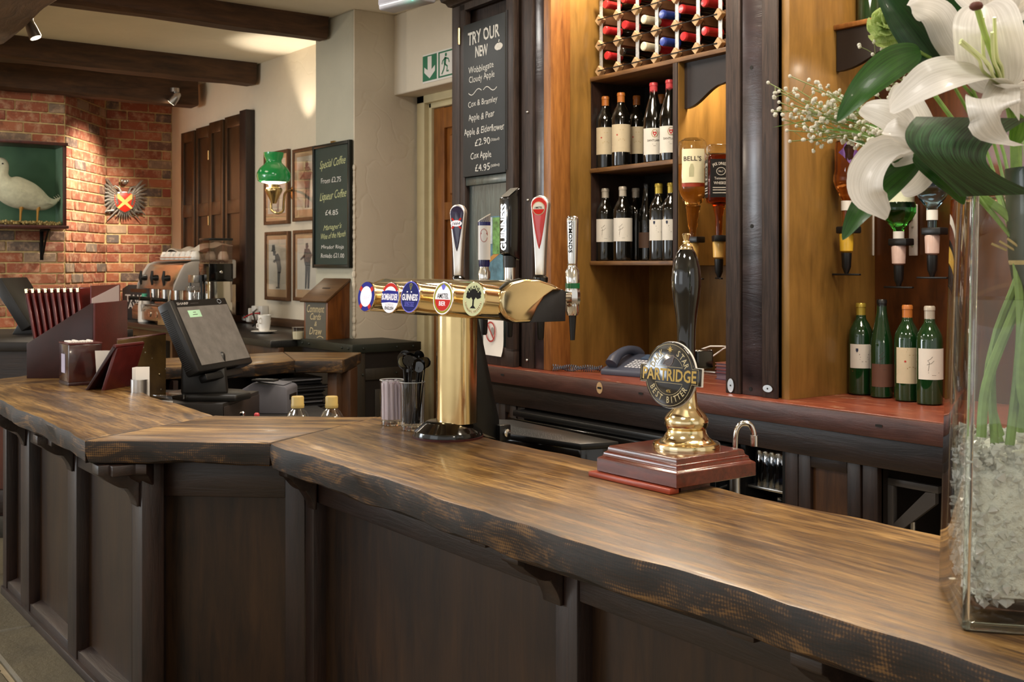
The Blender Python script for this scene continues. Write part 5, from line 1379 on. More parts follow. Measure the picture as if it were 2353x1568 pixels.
# drip tray
dt_z = 0.70
tp = [at(1145, 990, 0.72), at(1332, 1016, 0.72), at(1418, 1011, 0.72), at(1180, 962, 0.72), at(1100, 960, 0.72)]
tcx = sum(p[0] for p in tp)/5; tcy = sum(p[1] for p in tp)/5
dt = thing('drip_tray', 'black drip tray with patterned grille behind the beer font', 'drip tray', (tcx, tcy, 0.55))
tl = [(p[0]-tcx, p[1]-tcy) for p in tp]
MB().prism(tl, 0.04, 0.152).build('tray', M_blackgloss, dt, bevel=0.004); MB().prism([(p[0]*1.02, p[1]*1.02) for p in tl], 0.152, 0.166).build('rim', M_black, dt, bevel=0.002)
mb = MB(); rr = random.Random(6)
a_, b_, d_ = Vector(tl[0]), Vector(tl[1]), Vector(tl[4])
for i in range(34):
    for j in range(6):
        u, v = (i+0.5)/34, (j+0.5)/6
        p = a_.lerp(b_, u*0.97)+(d_-a_)*v*0.8*(1-0.35*u)
        an = rr.uniform(0, PI); L = 0.0055; c, s = math.cos(an)*L, math.sin(an)*L
        stroke(mb, [(p.x-c, p.y-s), (p.x+s*0.5, p.y-c*0.5), (p.x+c, p.y+s)], 0.0018, 0.1668)
gr_ = mb.build('grille', plain('grille_grey', '5a5a5c', 0.4), dt, smooth=False); gr_['kind'] = 'stuff'
for q in (0.03, -0.03): MB().box(q-0.01, q+0.01, -0.02, 0.02, -0.55+0.0, 0.04).build('leg', M_black, dt)

# ================================================================== hand pump
M_mahog = wood('mahogany', '35100a', '6e2a1a', 'x', 6.0, 0.22, 0.08, coat=0.5, stretch=7)
hx, hy = -1.535, 1.565
hp = thing('hand_pump', 'brass and black hand pump for PARTRIDGE best bitter on a mahogany base', 'hand pump', (hx, hy, BAR))
def hpo(name, mb, m, **kw): return mb.build(name, m, hp, **kw)
x0, x1, y0, y1 = -1.665-hx, -1.443-hx, 1.447-hy, 1.662-hy
def stepped(rings, m, name):
    vs = []; fs = []
    for ins, z in rings: vs += [(x0+ins, y0+ins, z), (x1-ins, y0+ins, z), (x1-ins, y1-ins, z), (x0+ins, y1-ins, z)]
    for i in range(len(rings)-1):
        for k in range(4): fs.append((4*i+k, 4*i+(k+1) % 4, 4*i+4+(k+1) % 4, 4*i+4+k))
    fs.append((3, 2, 1, 0)); e = 4*len(rings)-4; fs.append((e, e+1, e+2, e+3))
    return MB().add(vs, fs).build(name, m, hp, bevel=0.0012, segs=1, angle=25)
stepped([(0, 0.011), (0, 0.037), (0.003, 0.039), (0.007, 0.041), (0.009, 0.045), (0.0095, 0.049), (0.013, 0.050), (0.015, 0.054), (0.0155, 0.059), (0.018, 0.0615), (0.021, 0.062)], M_mahog, 'base')
MB().box(x0+0.02, x1-0.02, y0+0.03, 1.555-hy, 0.0, 0.011).build('base_pad', M_mahog, hp)
MB().box(x0-0.012, x1-0.006, y0-0.012, y0+0.012, 0.0, 0.010).build('front_strip', wood('red_strip', '7a2614', 'a8482c', 'x', 6.0, 0.35, 0.1), hp, bevel=0.002)
m = dep(hx, hy)/FPX
zp = lambda py: zof(py, dep(hx, hy))-BAR
zb0 = 0.062
R = lambda px: px*m
hpo('brass_flange', MB().lathe([(R(77), zb0), (R(78), zb0+0.006), (R(76), zb0+0.011), (R(64), zp(1016)+0.002), (R(52), zp(1005)), (R(46), zp(993)), (R(45), zp(986))], 40), M_brass)
hpo('brass_bell', MB().lathe([(R(43), zp(986)), (R(46), zp(983)), (R(49), zp(978)), (R(50.5), zp(970)), (R(50), zp(962)), (R(44), zp(952)), (R(34), zp(942)), (R(27), zp(932)), (R(24), zp(915)), (R(22), zp(885)), (R(21.5), zp(868))], 40), M_brass)
hpo('handle', MB().lathe([(R(21), zp(872)), (R(21), zp(780)), (R(21.5), zp(756)), (R(25), zp(722)), (R(30), zp(690)), (R(33.5), zp(660)), (R(34), zp(642)), (R(32), zp(618)), (R(27), zp(596)), (R(21), zp(580)), (R(16), zp(573))], 32), plain('lacquered_black', '060505', 0.08, var=0, coat=0.8))
hpo('finial', MB().lathe([(R(16.5), zp(574)), (R(16), zp(570)), (R(11), zp(563)), (R(7), zp(559)), (R(9), zp(557)), (R(9), zp(555)), (R(6), zp(553)), (R(8), zp(545)), (R(10), zp(540)), (R(8), zp(537)), (R(3), zp(536))], 24), M_brass)
# pump clip
cz = zof(862, dep(hx, 1.53))-BAR; cyc = 1.527-hy
RC = 0.0635
def clip_outline(r, ww, wh):
    a = math.asin(wh/r); pts = []
    pts += [(r*math.cos(t), r*math.sin(t)) for t in [a+(PI-2*a)*k/20 for k in range(21)]]
    pts += [(-ww, wh), (-ww, -wh)]
    pts += [(r*math.cos(t), r*math.sin(t)) for t in [PI+a+(PI-2*a)*k/20 for k in range(21)]]
    pts += [(ww, -wh), (ww, wh)]
    return pts
Mclip = Matrix.Translation((-0.003, cyc, cz)) @ Matrix.Rotation(math.radians(3), 4, 'Z') @ Matrix.Rotation(PI/2-math.radians(4), 4, 'X')
K_clip = plain('clip_black', '0f0a0a', 0.12, var=0, coat=0.7); K_cg = plain('clip_gold', '9a7b2a', 0.3, 0.3, var=0.05); K_cc = plain('clip_cream', 'b8a878', 0.35, var=0); K_ct = plain('clip_brown', '7a5c4c', 0.35, var=0)
clip = MB().prism(clip_outline(RC, 0.0775, 0.0165), 0.0, 0.006, 'z').build('pump_clip', K_clip, hp, M=Mclip, bevel=0.0012, segs=2)
MB().prism(clip_outline(RC+0.0012, 0.0787, 0.0177), -0.003, 0.0015, 'z').build('clip_backing', M_whitepl, clip)
z_ = 0.0065
stroke(MB(), clip_outline(RC-0.004, 0.0735, 0.0145), 0.0008, z_, closed=True).build('clip_border', K_cc, clip, smooth=False)
m_ = MB(); text_arc(m_, 'DARK', 0.0475, 137, 52, 0.0125, 0.015, True, z=z_, narrow=0.8); text_arc(m_, 'STAR', 0.0475, 43, 52, 0.0125, 0.015, True, z=z_, narrow=0.8); text_arc(m_, 'BEST BITTER', 0.0475, 270, 128, 0.0125, 0.015, False, z=z_, narrow=0.8); m_.build('clip_ring_lettering', K_cc, clip, smooth=False)
text_fit(MB(), 'PARTRIDGE', 0, 0, 0.138, 0.024, 0.025, 0, z_).build('clip_name_lettering', K_cg, clip, smooth=False)
m_ = MB(); flat(m_, [((0.0085 if k % 2 == 0 else 0.003)*math.cos(k*PI/8+PI/2)*(1.0 if k % 4 == 0 else 0.75 if k % 2 == 0 else 1), 0.049+(0.0085 if k % 2 == 0 else 0.003)*math.sin(k*PI/8+PI/2)*(1.0 if k % 4 == 0 else 0.75 if k % 2 == 0 else 1)) for k in range(16)], z_); m_.build('clip_star', K_cg, clip, smooth=False)
m_ = MB(); stroke(m_, [(p[0], p[1]+0.0) for p in half_disc(0.0375, 24, True, 0.0155)], 0.0007, z_, closed=True); stroke(m_, half_disc(0.0385, 24, False, -0.0155), 0.0007, z_, closed=True); m_.build('clip_arcs', K_cc, clip, smooth=False)
bird = [(-0.017, 0.0195), (-0.012, 0.027), (-0.004, 0.031), (0.003, 0.034), (0.006, 0.038), (0.010, 0.0385), (0.0135, 0.035), (0.010, 0.033), (0.009, 0.026), (0.005, 0.020), (0.0, 0.0165), (-0.006, 0.0175), (-0.010, 0.020)]
flat(MB(), bird, z_).build('clip_bird', plain('clip_bird_brown', '2e1a16', 0.3, var=0), clip, smooth=False)
m_ = MB(); stroke(m_, bird, 0.0008, z_+0.0004, closed=True); stroke(m_, [(-0.010, 0.023), (-0.004, 0.021), (0.002, 0.024)], 0.0006, z_+0.0004); stroke(m_, [(-0.004, 0.0175), (-0.005, 0.013), (-0.001, 0.012)], 0.0008, z_+0.0004); m_.build('clip_bird_line', K_ct, clip, smooth=False)
text_fit(MB(), '4%', 0, -0.031, 0.012, 0.006, 0.01, 0, z_).build('clip_strength', K_cg, clip, smooth=False)
MB().box(-0.022, 0.012, 0.018, 0.066, zp(850), zp(806)).build('clip_bracket', M_blackgloss, hp, bevel=0.005, segs=3)
MB().tube([(0, 0.0, zp(846)), (0.0, 0.05, zp(846))], 0.004, 8).build('bracket_screw', M_brass, hp)

# swan neck spout behind
sx_, sy_ = -1.50, 1.70
px0 = PD(1688, 1040, 2.30); 
pts = [PD(1689, 1060, 2.28), PD(1690, 1015, 2.28), PD(1693, 990, 2.28), PD(1702, 976, 2.28), PD(1713, 973, 2.28), PD(1724, 977, 2.28), PD(1731, 992, 2.28), PD(1733, 1012, 2.28)]
base_ = Vector((pts[0].x, pts[0].y, 0))
sn = thing('swan_neck_spout', 'thin chrome swan neck beer spout behind the hand pump', 'spout', (pts[0].x, pts[0].y, 0.0))
def spl(pts, n=40):
    out = []
    P = [pts[0]]+list(pts)+[pts[-1]]
    for i in range(len(P)-3):
        for k in range(max(2, n//(len(P)-3))):
            t = k/max(2, n//(len(P)-3)); a, b, c, d = P[i:i+4]
            out.append(0.5*((2*b)+(c-a)*t+(2*a-5*b+4*c-d)*t*t+(3*b-a-3*c+d)*t**3))
    out.append(P[-2]); return out
MB().tube([p-base_ for p in spl(pts)], 0.0058, 12).build('neck', M_chrome, sn)
e = pts[-1]-base_; MB().lathe([(0.0085, -0.012), (0.0085, 0.010)], 16, Matrix.Translation(e)).build('tip', M_chrome, sn)
MB().lathe([(0.02, 0.0), (0.02, 0.02), (0.012, 0.03), (0.011, pts[0].z+0.002)], 14).build('cylinder_pipe', M_steel, sn)

# ================================================================== glasses with stirrers and straws
M_vrim = plain('rim_glass', 'c8ccca', 0.08, var=0, spec=0.8, alpha=0.6)
def tumbler(name, lab, loc, r, hh, fill):
    t = thing(name, lab, 'glass', loc)
    MB().lathe([(r*0.84, 0), (r*0.9, 0.002), (r*0.92, 0.012), (r, hh), (r*0.955, hh), (r*0.87, 0.016), (0.0005, 0.013)], 32, cap=False).add([(0, 0, 0)], []).build('glass_body', pane('tumbler_glass', (1, 1, 1, 1), 0.10), t)
    MB().tube([(r*0.98*math.cos(a), r*0.98*math.sin(a), hh) for a in [2*PI*k/28 for k in range(29)]], 0.0013, 6).build('rim', M_vrim, t)
    MB().lathe([(r*0.84, 0.0005), (r*0.88, 0.010), (r*0.84, 0.012)], 24).build('glass_foot', glass('thick_glass_foot'), t)
    return t
gx, gy = at(928, 990, BAR); gy += 0.025
ta = tumbler('straw_tumbler', 'tumbler holding black drink stirrers on the bar', (gx, gy, BAR), 0.033, 0.122, 0)
M_stir = plain('black_stirrer', '0c0a09', 0.2, var=0, coat=0.3)
rr = random.Random(9); G = 'black stirrers in the tumbler'
for k in range(30):
    a = rr.uniform(0, 6.28); ro = 0.019*math.sqrt(rr.random()); a2 = a+rr.uniform(-0.7, 0.7)
    b0 = Vector((ro*math.cos(a), ro*math.sin(a), 0.016)); tt = Vector((0.034*math.cos(a2)*rr.uniform(0.5, 1.15), 0.034*math.sin(a2)*rr.uniform(0.5, 1.15), 0.172+rr.uniform(-0.012, 0.014)))
    mb = MB(); mb.tube([b0, b0.lerp(tt, 0.5), tt], 0.0016, 6)
    ax = Vector((0.9+rr.uniform(-0.7, 0.7), -0.7+rr.uniform(-0.6, 0.6), rr.uniform(-0.2, 0.2)))
    q = ax.to_track_quat('Z', 'Y').to_matrix().to_4x4(); q.translation = tt
    mb.lathe([(0.0138, -0.0008), (0.0143, 0.0), (0.0138, 0.0008)], 20, q)
    o = mb.build('drink_stirrer', M_stir); o.location = (gx, gy, BAR)
    tag(o, 'black disc-topped drink stirrer standing in the tumbler on the bar', 'stirrer', G)
gx2, gy2 = at(882, 980, BAR); gy2 += 0.03; gx2 -= 0.01
tb = tumbler('straw_tumbler', 'tumbler packed with clear straws beside the black stirrers', (gx2, gy2, BAR), 0.032, 0.118, 0)
M_straw = plain('clear_plastic_straw', 'cfc3cc', 0.25, var=0.05, alpha=0.75)
for k in range(34):
    a = k*2.4; ro = 0.0245*math.sqrt((k+0.5)/34)
    o = MB().lathe([(0.0038, 0.016), (0.0038, 0.112+0.005*math.sin(k*1.7))], 10, cap=False).build('drinking_straw', M_straw)
    o.location = (gx2+ro*math.cos(a), gy2+ro*math.sin(a), BAR); o.rotation_euler = (0.02*math.sin(k), 0.02*math.cos(k*1.3), 0)
    tag(o, 'short clear straw packed in the tumbler beside the stirrers', 'straw', 'clear straws in the tumbler')
# two plastic bottles with cream caps behind the bar
M_pet = pane('pet_plastic', (0.96, 0.97, 0.95, 1), 0.26)
M_cap = plain('cream_cap', 'b59c5e', 0.4, var=0.05)
for px_, lab in ((684, 'clear plastic bottle with cream screw cap, left of the pair behind the bar'), (762, 'clear plastic bottle with cream screw cap, right of the pair behind the bar')):
    D = 3.3; p = PD(px_, 911, D)
    t = thing('plastic_bottle', lab, 'bottle', (p.x, p.y, 0.55), 0, 'plastic bottles behind the bar')
    H = p.z-0.55
    MB().lathe([(0.03, 0), (0.043, 0.004), (0.044, 0.02), (0.044, H-0.085), (0.040, H-0.068), (0.026, H-0.045), (0.0165, H-0.036), (0.015, H-0.03)], 24).build('body', M_pet, t)
    MB().lathe([(0.019, H-0.034), (0.0195, H-0.03), (0.0195, H-0.024), (0.0185, H-0.022), (0.0185, H-0.003), (0.017, H)], 24).build('screw_cap', M_cap, t)

# ================================================================== vase with lilies
VC = (-0.698, 1.307); VA = math.radians(39.7); VS, VT, VH = 0.198, 0.172, 0.505
va = thing('glass_vase', 'tall square glass vase of water and clear gel crystals on the bar', 'vase', (VC[0], VC[1], BAR), VA)
def sq_ring(s, z, ch, n=3):
    """square ring with rounded corners"""
    out = []; h = s/2
    for cx, cy, a0 in ((h-ch, -h+ch, -PI/2), (h-ch, h-ch, 0), (-h+ch, h-ch, PI/2), (-h+ch, -h+ch, PI)):
        for k in range(n+1):
            a = a0+PI/2*k/n; out.append((cx+ch*math.cos(a), cy+ch*math.sin(a), z))
    return out
def loft(rings, cap0=True, cap1=True):
    n = len(rings[0]); vs = [p for r in rings for p in r]; fs = []
    for i in range(len(rings)-1):
        for k in range(n): fs.append((i*n+k, i*n+(k+1) % n, (i+1)*n+(k+1) % n, (i+1)*n+k))
    if cap0: fs.append(tuple(range(n-1, -1, -1)))
    if cap1: fs.append(tuple((len(rings)-1)*n+k for k in range(n)))
    return MB().add(vs, fs)
def sside(z): return VS+(VT-VS)*z/VH
wt = 0.007
rings = [sq_ring(VS-0.006, 0.0, 0.010), sq_ring(sside(0.004), 0.004, 0.010), sq_ring(sside(VH-0.002), VH-0.002, 0.010), sq_ring(VT-0.003, VH, 0.009), sq_ring(VT-2*wt+0.003, VH, 0.006), sq_ring(VT-2*wt, VH-0.003, 0.006), sq_ring(sside(0.035)-2*wt, 0.035, 0.008), sq_ring(sside(0.03)-2*wt-0.016, 0.023, 0.02), sq_ring(sside(0.02)-2*wt-0.06, 0.018, 0.03)]
M_vglass = pane('vase_crystal', (0.985, 0.992, 0.985, 1), 0.09)
loft(rings).build('glass_body', M_vglass, va, angle=45)
WZ = 0.379
loft([sq_ring(VS-0.008, 0.001, 0.010), sq_ring(sside(0.012)-0.003, 0.010, 0.012), sq_ring(sside(0.02)-0.018, 0.016, 0.02), sq_ring(0.07, 0.0165, 0.03)]).build('glass_foot', pane('vase_foot_glass', (0.93, 0.95, 0.93, 1), 0.12), va, angle=45)
g = 0.0012
loft([sq_ring(sside(0.035)-2*wt-2*g-0.005, 0.037, 0.008), sq_ring(sside(WZ)-2*wt-2*g, WZ, 0.006)]).build('water', pane('vase_water', (0.95, 0.965, 0.945, 1), 0.05), va, angle=45)
# gel crystals
M_gel = plain('gel_crystal', (0.95, 0.96, 0.92, 1), 0.06, var=0.05, vs=30, trans=0.35, ior=1.36, spec=0.9)
rr = random.Random(21); mb = MB()
for k in range(3600):
    z = rr.uniform(0.026, 0.215)
    s = (sside(z)-2*wt-2*g-0.010-(0.024 if z < 0.036 else 0))/2
    if z > 0.185 and rr.random() > (0.235-z)/0.05: continue
    side = rr.randrange(4); u = rr.uniform(-s, s); dpt = s-rr.random()**2*0.03
    x, y = ((u, -dpt), (dpt, u), (u, dpt), (-dpt, u))[side]
    if rr.random() < 0.12 and z > 0.17: x, y = rr.uniform(-s, s), rr.uniform(-s, s)
    r = rr.uniform(0.003, 0.0085)
    q = Matrix.Translation((x, y, z)) @ Matrix.Rotation(rr.uniform(0, 6.28), 4, Vector((rr.uniform(-1, 1), rr.uniform(-1, 1), rr.uniform(-1, 1))).normalized())
    vs = [Vector(v)*r*rr.uniform(0.6, 1.15) for v in ((1, 0, 0), (-1, 0, 0), (0, 1, 0), (0, -1, 0), (0, 0, 1), (0, 0, -1))]
    mb.add(vs, [(0, 2, 4), (2, 1, 4), (1, 3, 4), (3, 0, 4), (2, 0, 5), (1, 2, 5), (3, 1, 5), (0, 3, 5)], q)
gel = mb.build('gel_crystals', M_gel, va, smooth=False); gel['kind'] = 'stuff'
loft([sq_ring(0.10, 0.021, 0.03), sq_ring(sside(0.04)-0.030, 0.038, 0.012), sq_ring(sside(0.12)-0.026, 0.12, 0.012), sq_ring(sside(0.18)-0.028, 0.178, 0.012), sq_ring(0.12, 0.20, 0.02), sq_ring(0.06, 0.205, 0.02)]).build('gel_mass', plain('gel_milky', (0.90, 0.91, 0.86, 1), 0.25, var=0.10, vs=55, bump=1.0, bs=90), va)
M_vedge = glass('vase_edge_glass', (0.96, 0.98, 0.96, 1), 0.0, 1.47)
for sx_, sy_ in ((-1, -1), (1, -1), (1, 1), (-1, 1)):
    MB().tube([(sx_*(sside(z_)/2-0.0055), sy_*(sside(z_)/2-0.0055), z_) for z_ in (0.004, 0.25, VH-0.004)], 0.0042, 10).build('corner_edge', M_vedge, va)
for a_, b_ in (((-1, -1), (1, -1)), ((1, -1), (1, 1)), ((1, 1), (-1, 1)), ((-1, 1), (-1, -1))):
    h_ = VT/2-0.0045; MB().tube([(a_[0]*h_, a_[1]*h_, VH-0.001), (b_[0]*h_, b_[1]*h_, VH-0.001)], 0.0032, 8).build('rim_edge', M_vedge, va)
    h_ = VS/2-0.006; MB().tube([(a_[0]*h_, a_[1]*h_, 0.006), (b_[0]*h_, b_[1]*h_, 0.006)], 0.005, 8).build('foot_edge', M_vedge, va)

# ---------------------------------------------------------------- plants
def lmat(name, d, l, rough=0.4, veins=60.0, trans=0.25):
    m, nt, b = _mat(name)
    tc = nt.nodes.new('ShaderNodeTexCoord'); mp = nt.nodes.new('ShaderNodeMapping'); nt.links.new(tc.outputs['UV'], mp.inputs[0]); mp.inputs['Scale'].default_value = (1.5, veins, 1)
    f = _noise(nt, mp.outputs[0], 1.0, 4, 0.6)
    nt.links.new(_ramp(nt, f, [(0.38, rgb(d)), (0.62, rgb(l))]), b.inputs['Base Color'])
    b.inputs['Roughness'].default_value = rough; b.inputs['Subsurface Weight'].default_value = 0.0
    b.inputs['Coat Weight'].default_value = 0.15
    tr = nt.nodes.new('ShaderNodeBsdfTranslucent'); nt.links.new(_ramp(nt, f, [(0.3, rgb(d)), (0.7, rgb(l))]), tr.inputs[0])
    mx = nt.nodes.new('ShaderNodeMixShader'); mx.inputs[0].default_value = trans
    out = nt.nodes['Material Output']; nt.links.new(b.outputs[0], mx.inputs[1]); nt.links.new(tr.outputs[0], mx.inputs[2]); nt.links.new(mx.outputs[0], out.inputs[0])
    _bump(nt, b, f, 0.15, 0.002)
    return m
M_leafd = lmat('dark_leaf', '0c2610', '1f4a22', 0.32, 50); M_leafm = lmat('mid_leaf', '143810', '34661e', 0.38, 40); M_leafl = lmat('light_leaf', '3a6a1e', '6f9a3c', 0.4, 30)
M_petal = lmat('lily_petal', 'd8d4cc', 'f0ece6', 0.45, 24, 0.35)
M_petalg = lmat('green_carnation', 'a8c070', 'd4e0a0', 0.5, 12, 0.35)
M_stem = plain('flower_stem', '7a9a4c', 0.45, var=0.25, vs=40)
M_style = plain('lily_style', 'a4c060', 0.4, var=0.1); M_filament = plain('lily_filament', 'd4dca0', 0.4, var=0.1); M_anther = plain('lily_stigma', '5a2c1c', 0.6)
CAMP = Vector((0, 0, CAMZ))
def leaf_mesh(name, pts, hw, prof, hint=None, cup=0.2, nu=26, nv=10, wave=0.0, wn=5, ruffle=0.0, twist=0.0, flipv=1.0):
    """surface along 3D control points. hint: direction the upper face looks (default: the customers)"""
    P = spl([Vector(p) for p in pts], 60); L = len(P)
    me = bpy.data.meshes.new(name); vs = []; fs = []; uv = []
    for i in range(nu+1):
        u = i/nu; f = u*(L-1); k = min(int(f), L-2); c = P[k].lerp(P[k+1], f-k)
        t = (P[min(k+2, L-1)]-P[max(k-1, 0)]).normalized()
        hv = (CAMP-c).normalized() if hint is None else Vector(hint(u) if callable(hint) else hint).normalized()
        n = (hv-t*hv.dot(t)).normalized(); s = t.cross(n)
        if twist:
            a = twist*u; n, s = n*math.cos(a)+s*math.sin(a), s*math.cos(a)-n*math.sin(a)
        w_ = hw*prof(u)
        for j in range(nv+1):
            v = 2*j/nv-1
            d = cup*w_*(v*v)+wave*hw*math.sin(u*wn*PI+v*1.3)*abs(v)**1.5 + ruffle*hw*math.sin(u*wn*5)*abs(v)**2
            vs.append(c+s*w_*v+n*d*flipv); uv.append((u, j/nv))
    for i in range(nu):
        for j in range(nv): fs.append((i*(nv+1)+j, (i+1)*(nv+1)+j, (i+1)*(nv+1)+j+1, i*(nv+1)+j+1))
    me.from_pydata([tuple(v) for v in vs], [], fs)
    ul = me.uv_layers.new(name='UVMap')
    for lp in me.loops: ul.data[lp.index].uv = uv[lp.vertex_index]
    me.polygons.foreach_set('use_smooth', [True]*len(me.polygons)); me.update()
    return me
pet = lambda u: (max(0.0, u)**0.55*(1-u)**0.55*1.9)*0.95+0.02
lance = lambda u: math.sin(PI*min(1, u)**0.75)**0.85+0.015
ZF = BAR+0.22
def stem(parent, pts, r=0.0045, name='stem'): return MB().tube(spl([Vector(p) for p in pts], 24), r, 8).build(name, M_stem, parent)
def inv(parent, vs): return vs
neck = PD(2335, 560, 1.33)
def vase_pt(ux, uy, z):
    c, s = math.cos(VA), math.sin(VA); k = sside(z)/2-wt-0.012
    return Vector((VC[0]+(ux*c-uy*s)*k, VC[1]+(ux*s+uy*c)*k, BAR+z))
# first lily, wide open towards the room
ly = thing('lily', 'large open white lily facing the room at the top right', 'lily', (0, 0, 0))
def petal(owner, pts, hw, **kw):
    kw.setdefault('prof', pet)
    return put('petal', leaf_mesh('petal', pts, hw, **kw), M_petal, owner)
T1 = PD(2305, 200, 1.27)
petal(ly, [T1, PD(2250, 172, 1.22), PD(2150, 190, 1.18), PD(2045, 258, 1.20)], 0.033, cup=0.35, hint=lambda u: (0.55, -0.5, 0.75))
petal(ly, [T1, PD(2285, 140, 1.24), PD(2270, 70, 1.20), PD(2262, 12, 1.235)], 0.043, cup=0.45, hint=lambda u: CAMP-PD(2270, 150, 1.2)+Vector((0, 0, -0.2)))
petal(ly, [T1, PD(2235, 150, 1.28), PD(2185, 90, 1.29), PD(2150, 30, 1.27), PD(2090, 14, 1.25)], 0.023, cup=-0.4, wave=0.2, hint=lambda u: CAMP-PD(2180, 90, 1.2))
petal(ly, [T1, PD(2292, 215, 1.20), PD(2280, 228, 1.15), PD(2290, 262, 1.13), PD(2320, 322, 1.16)], 0.030, cup=-0.3, wave=0.5, wn=4, ruffle=0.12, hint=lambda u: (0.3, -0.5, 0.9-0.7*u))
petal(ly, [T1, PD(2345, 205, 1.22), PD(2400, 190, 1.19), PD(2470, 215, 1.22)], 0.033, cup=0.35, hint=lambda u: (0.35, -0.4, 0.8))
petal(ly, [T1, PD(2350, 225, 1.24), PD(2390, 255, 1.22), PD(2420, 310, 1.24)], 0.026, cup=0.2, hint=lambda u: (0.5, -0.6, 0.5))
st_ = MB().tube(spl([T1, PD(2285, 140, 1.22), PD(2262, 75, 1.17), PD(2246, 20, 1.15)], 20), [0.0035]*10+[0.003]*40, 8) if False else MB().tube(spl([T1, PD(2285, 140, 1.22), PD(2262, 75, 1.17), PD(2246, 20, 1.15)], 20), 0.0034, 8)
sty = st_.build('style', M_style, ly)
MB().ball(PD(2243, 14, 1.15), 0.0062, 10, 6, (1.2, 1, 0.8)).build('stigma', M_anther, sty)
for (a, b), (c, d) in zip(((2272, 130), (2262, 110), (2250, 120), (2292, 110), (2285, 120)), ((2208, 92), (2258, 40), (2206, 98), (2285, 40), (2280, 74))):
    MB().tube(spl([T1, PD(a+10, b+45, 1.23), PD(a-2, b+15, 1.19), PD(c, d, 1.17)], 18), [0.0024]*6+[0.0018]*20, 6).build('filament', M_filament, ly) if False else MB().tube(spl([T1, PD(a+10, b+45, 1.23), PD(a-2, b+15, 1.19), PD(c, d, 1.17)], 18), 0.0019, 6).build('filament', M_filament, ly)
stem(ly, [T1, PD(2330, 300, 1.33), neck, vase_pt(-0.35, -0.6, 0.34), vase_pt(-0.55, -0.85, 0.21)], 0.0055)
# second lily, hanging left
l2 = thing('lily', 'white lily hanging to the left over the spirit bottles', 'lily', (0, 0, 0))
T2 = PD(2140, 350, 1.31)
petal(l2, [T2, PD(2095, 315, 1.27), PD(2040, 270, 1.26), PD(1978, 248, 1.28)], 0.026, cup=0.25, hint=lambda u: (0.5, -0.6, 0.45))
petal(l2, [T2, PD(2090, 345, 1.24), PD(2030, 365, 1.22), PD(1998, 410, 1.21), PD(2000, 455, 1.21), PD(2040, 500, 1.22)], 0.025, cup=0.5, hint=lambda u: (0.2, -0.75, 0.55))
petal(l2, [T2, PD(2080, 350, 1.29), PD(2025, 355, 1.28), PD(1990, 385, 1.27), PD(1958, 432, 1.28)], 0.023, cup=0.3, wave=0.15, hint=lambda u: (0.5, -0.8, 0.2))
petal(l2, [T2, PD(2110, 300, 1.29), PD(2080, 240, 1.30), PD(2075, 190, 1.31)], 0.024, cup=0.3, hint=lambda u: (0.5, -0.7, 0.3))
petal(l2, [T2, PD(2120, 330, 1.22), PD(2070, 300, 1.19), PD(2030, 300, 1.20)], 0.02, cup=0.3, hint=lambda u: (0.4, -0.6, 0.6))
petal(l2, [T2, PD(2130, 380, 1.30), PD(2100, 420, 1.30), PD(2070, 440, 1.31)], 0.02, cup=0.3, hint=lambda u: (0.5, -0.8, 0.2))
stem(l2, [T2, PD(2230, 430, 1.36), neck+Vector((0.01, 0, 0)), vase_pt(-0.7, -0.2, 0.32), vase_pt(-0.75, -0.75, 0.21)], 0.005)
# third lily at the top edge
l3 = thing('lily', 'white lily cut off by the top edge above the open one', 'lily', (0, 0, 0))
T3 = PD(2290, 70, 1.36)
petal(l3, [T3, PD(2270, 30, 1.33), PD(2230, -10, 1.31), PD(2190, -60, 1.31)], 0.03, cup=0.3, hint=lambda u: (0.5, -0.7, 0.4))
petal(l3, [T3, PD(2320, 30, 1.33), PD(2370, -10, 1.31), PD(2420, -40, 1.31)], 0.03, cup=0.3, hint=lambda u: (0.5, -0.7, 0.4))
petal(l3, [T3, PD(2290, 10, 1.32), PD(2300, -60, 1.31), PD(2310, -120, 1.33)], 0.03, cup=0.3, hint=lambda u: (0.5, -0.7, 0.3))
stem(l3, [T3, PD(2350, 250, 1.40), neck+Vector((0.02, 0.01, 0)), vase_pt(0.2, -0.7, 0.32), vase_pt(0.3, -0.85, 0.21)], 0.0055)
# leaves
def leafthing(lab, pts, hw, m, cup=0.25, prof=lance, hint=None, base=None, **kw):
    t = thing('lily_leaf', lab, 'leaf', (0, 0, 0), 0, 'leaves of the bouquet')
    put('blade', leaf_mesh('blade', pts, hw, prof, hint, cup, **kw), m, t)
    if base is not None: stem(t, base, 0.002, 'stalk')
    return t
leafthing('pointed green leaf crossing the orange niche above the babys breath', [PD(2115, 118, 1.30), PD(2050, 145, 1.25), PD(1980, 205, 1.22), PD(1923, 280, 1.22)], 0.0185, M_leafm, 0.3, base=[PD(2113, 119, 1.30), PD(2200, 180, 1.36), PD(2300, 330, 1.38), neck])
leafthing('pointed green leaf hanging below the left lily', [PD(2115, 362, 1.30), PD(2040, 420, 1.27), PD(1975, 485, 1.26), PD(1936, 552, 1.26)], 0.0165, M_leafm, 0.3, base=[PD(2113, 363, 1.30), PD(2230, 430, 1.36), neck])
leafthing('long dark leaf rising to the top edge beside the green carnation', [PD(2180, 175, 1.33), PD(2120, 100, 1.31), PD(2060, 20, 1.30), PD(2010, -50, 1.30)], 0.021, M_leafd, 0.5, base=[PD(2178, 173, 1.33), PD(2260, 330, 1.38), neck])
leafthing('broad dark leaf rising behind the open lily', [PD(2230, 190, 1.36), PD(2180, 90, 1.34), PD(2130, 10, 1.33), PD(2090, -60, 1.33)], 0.033, M_leafd, 0.4, base=[PD(2228, 188, 1.36), PD(2290, 350, 1.39), neck])
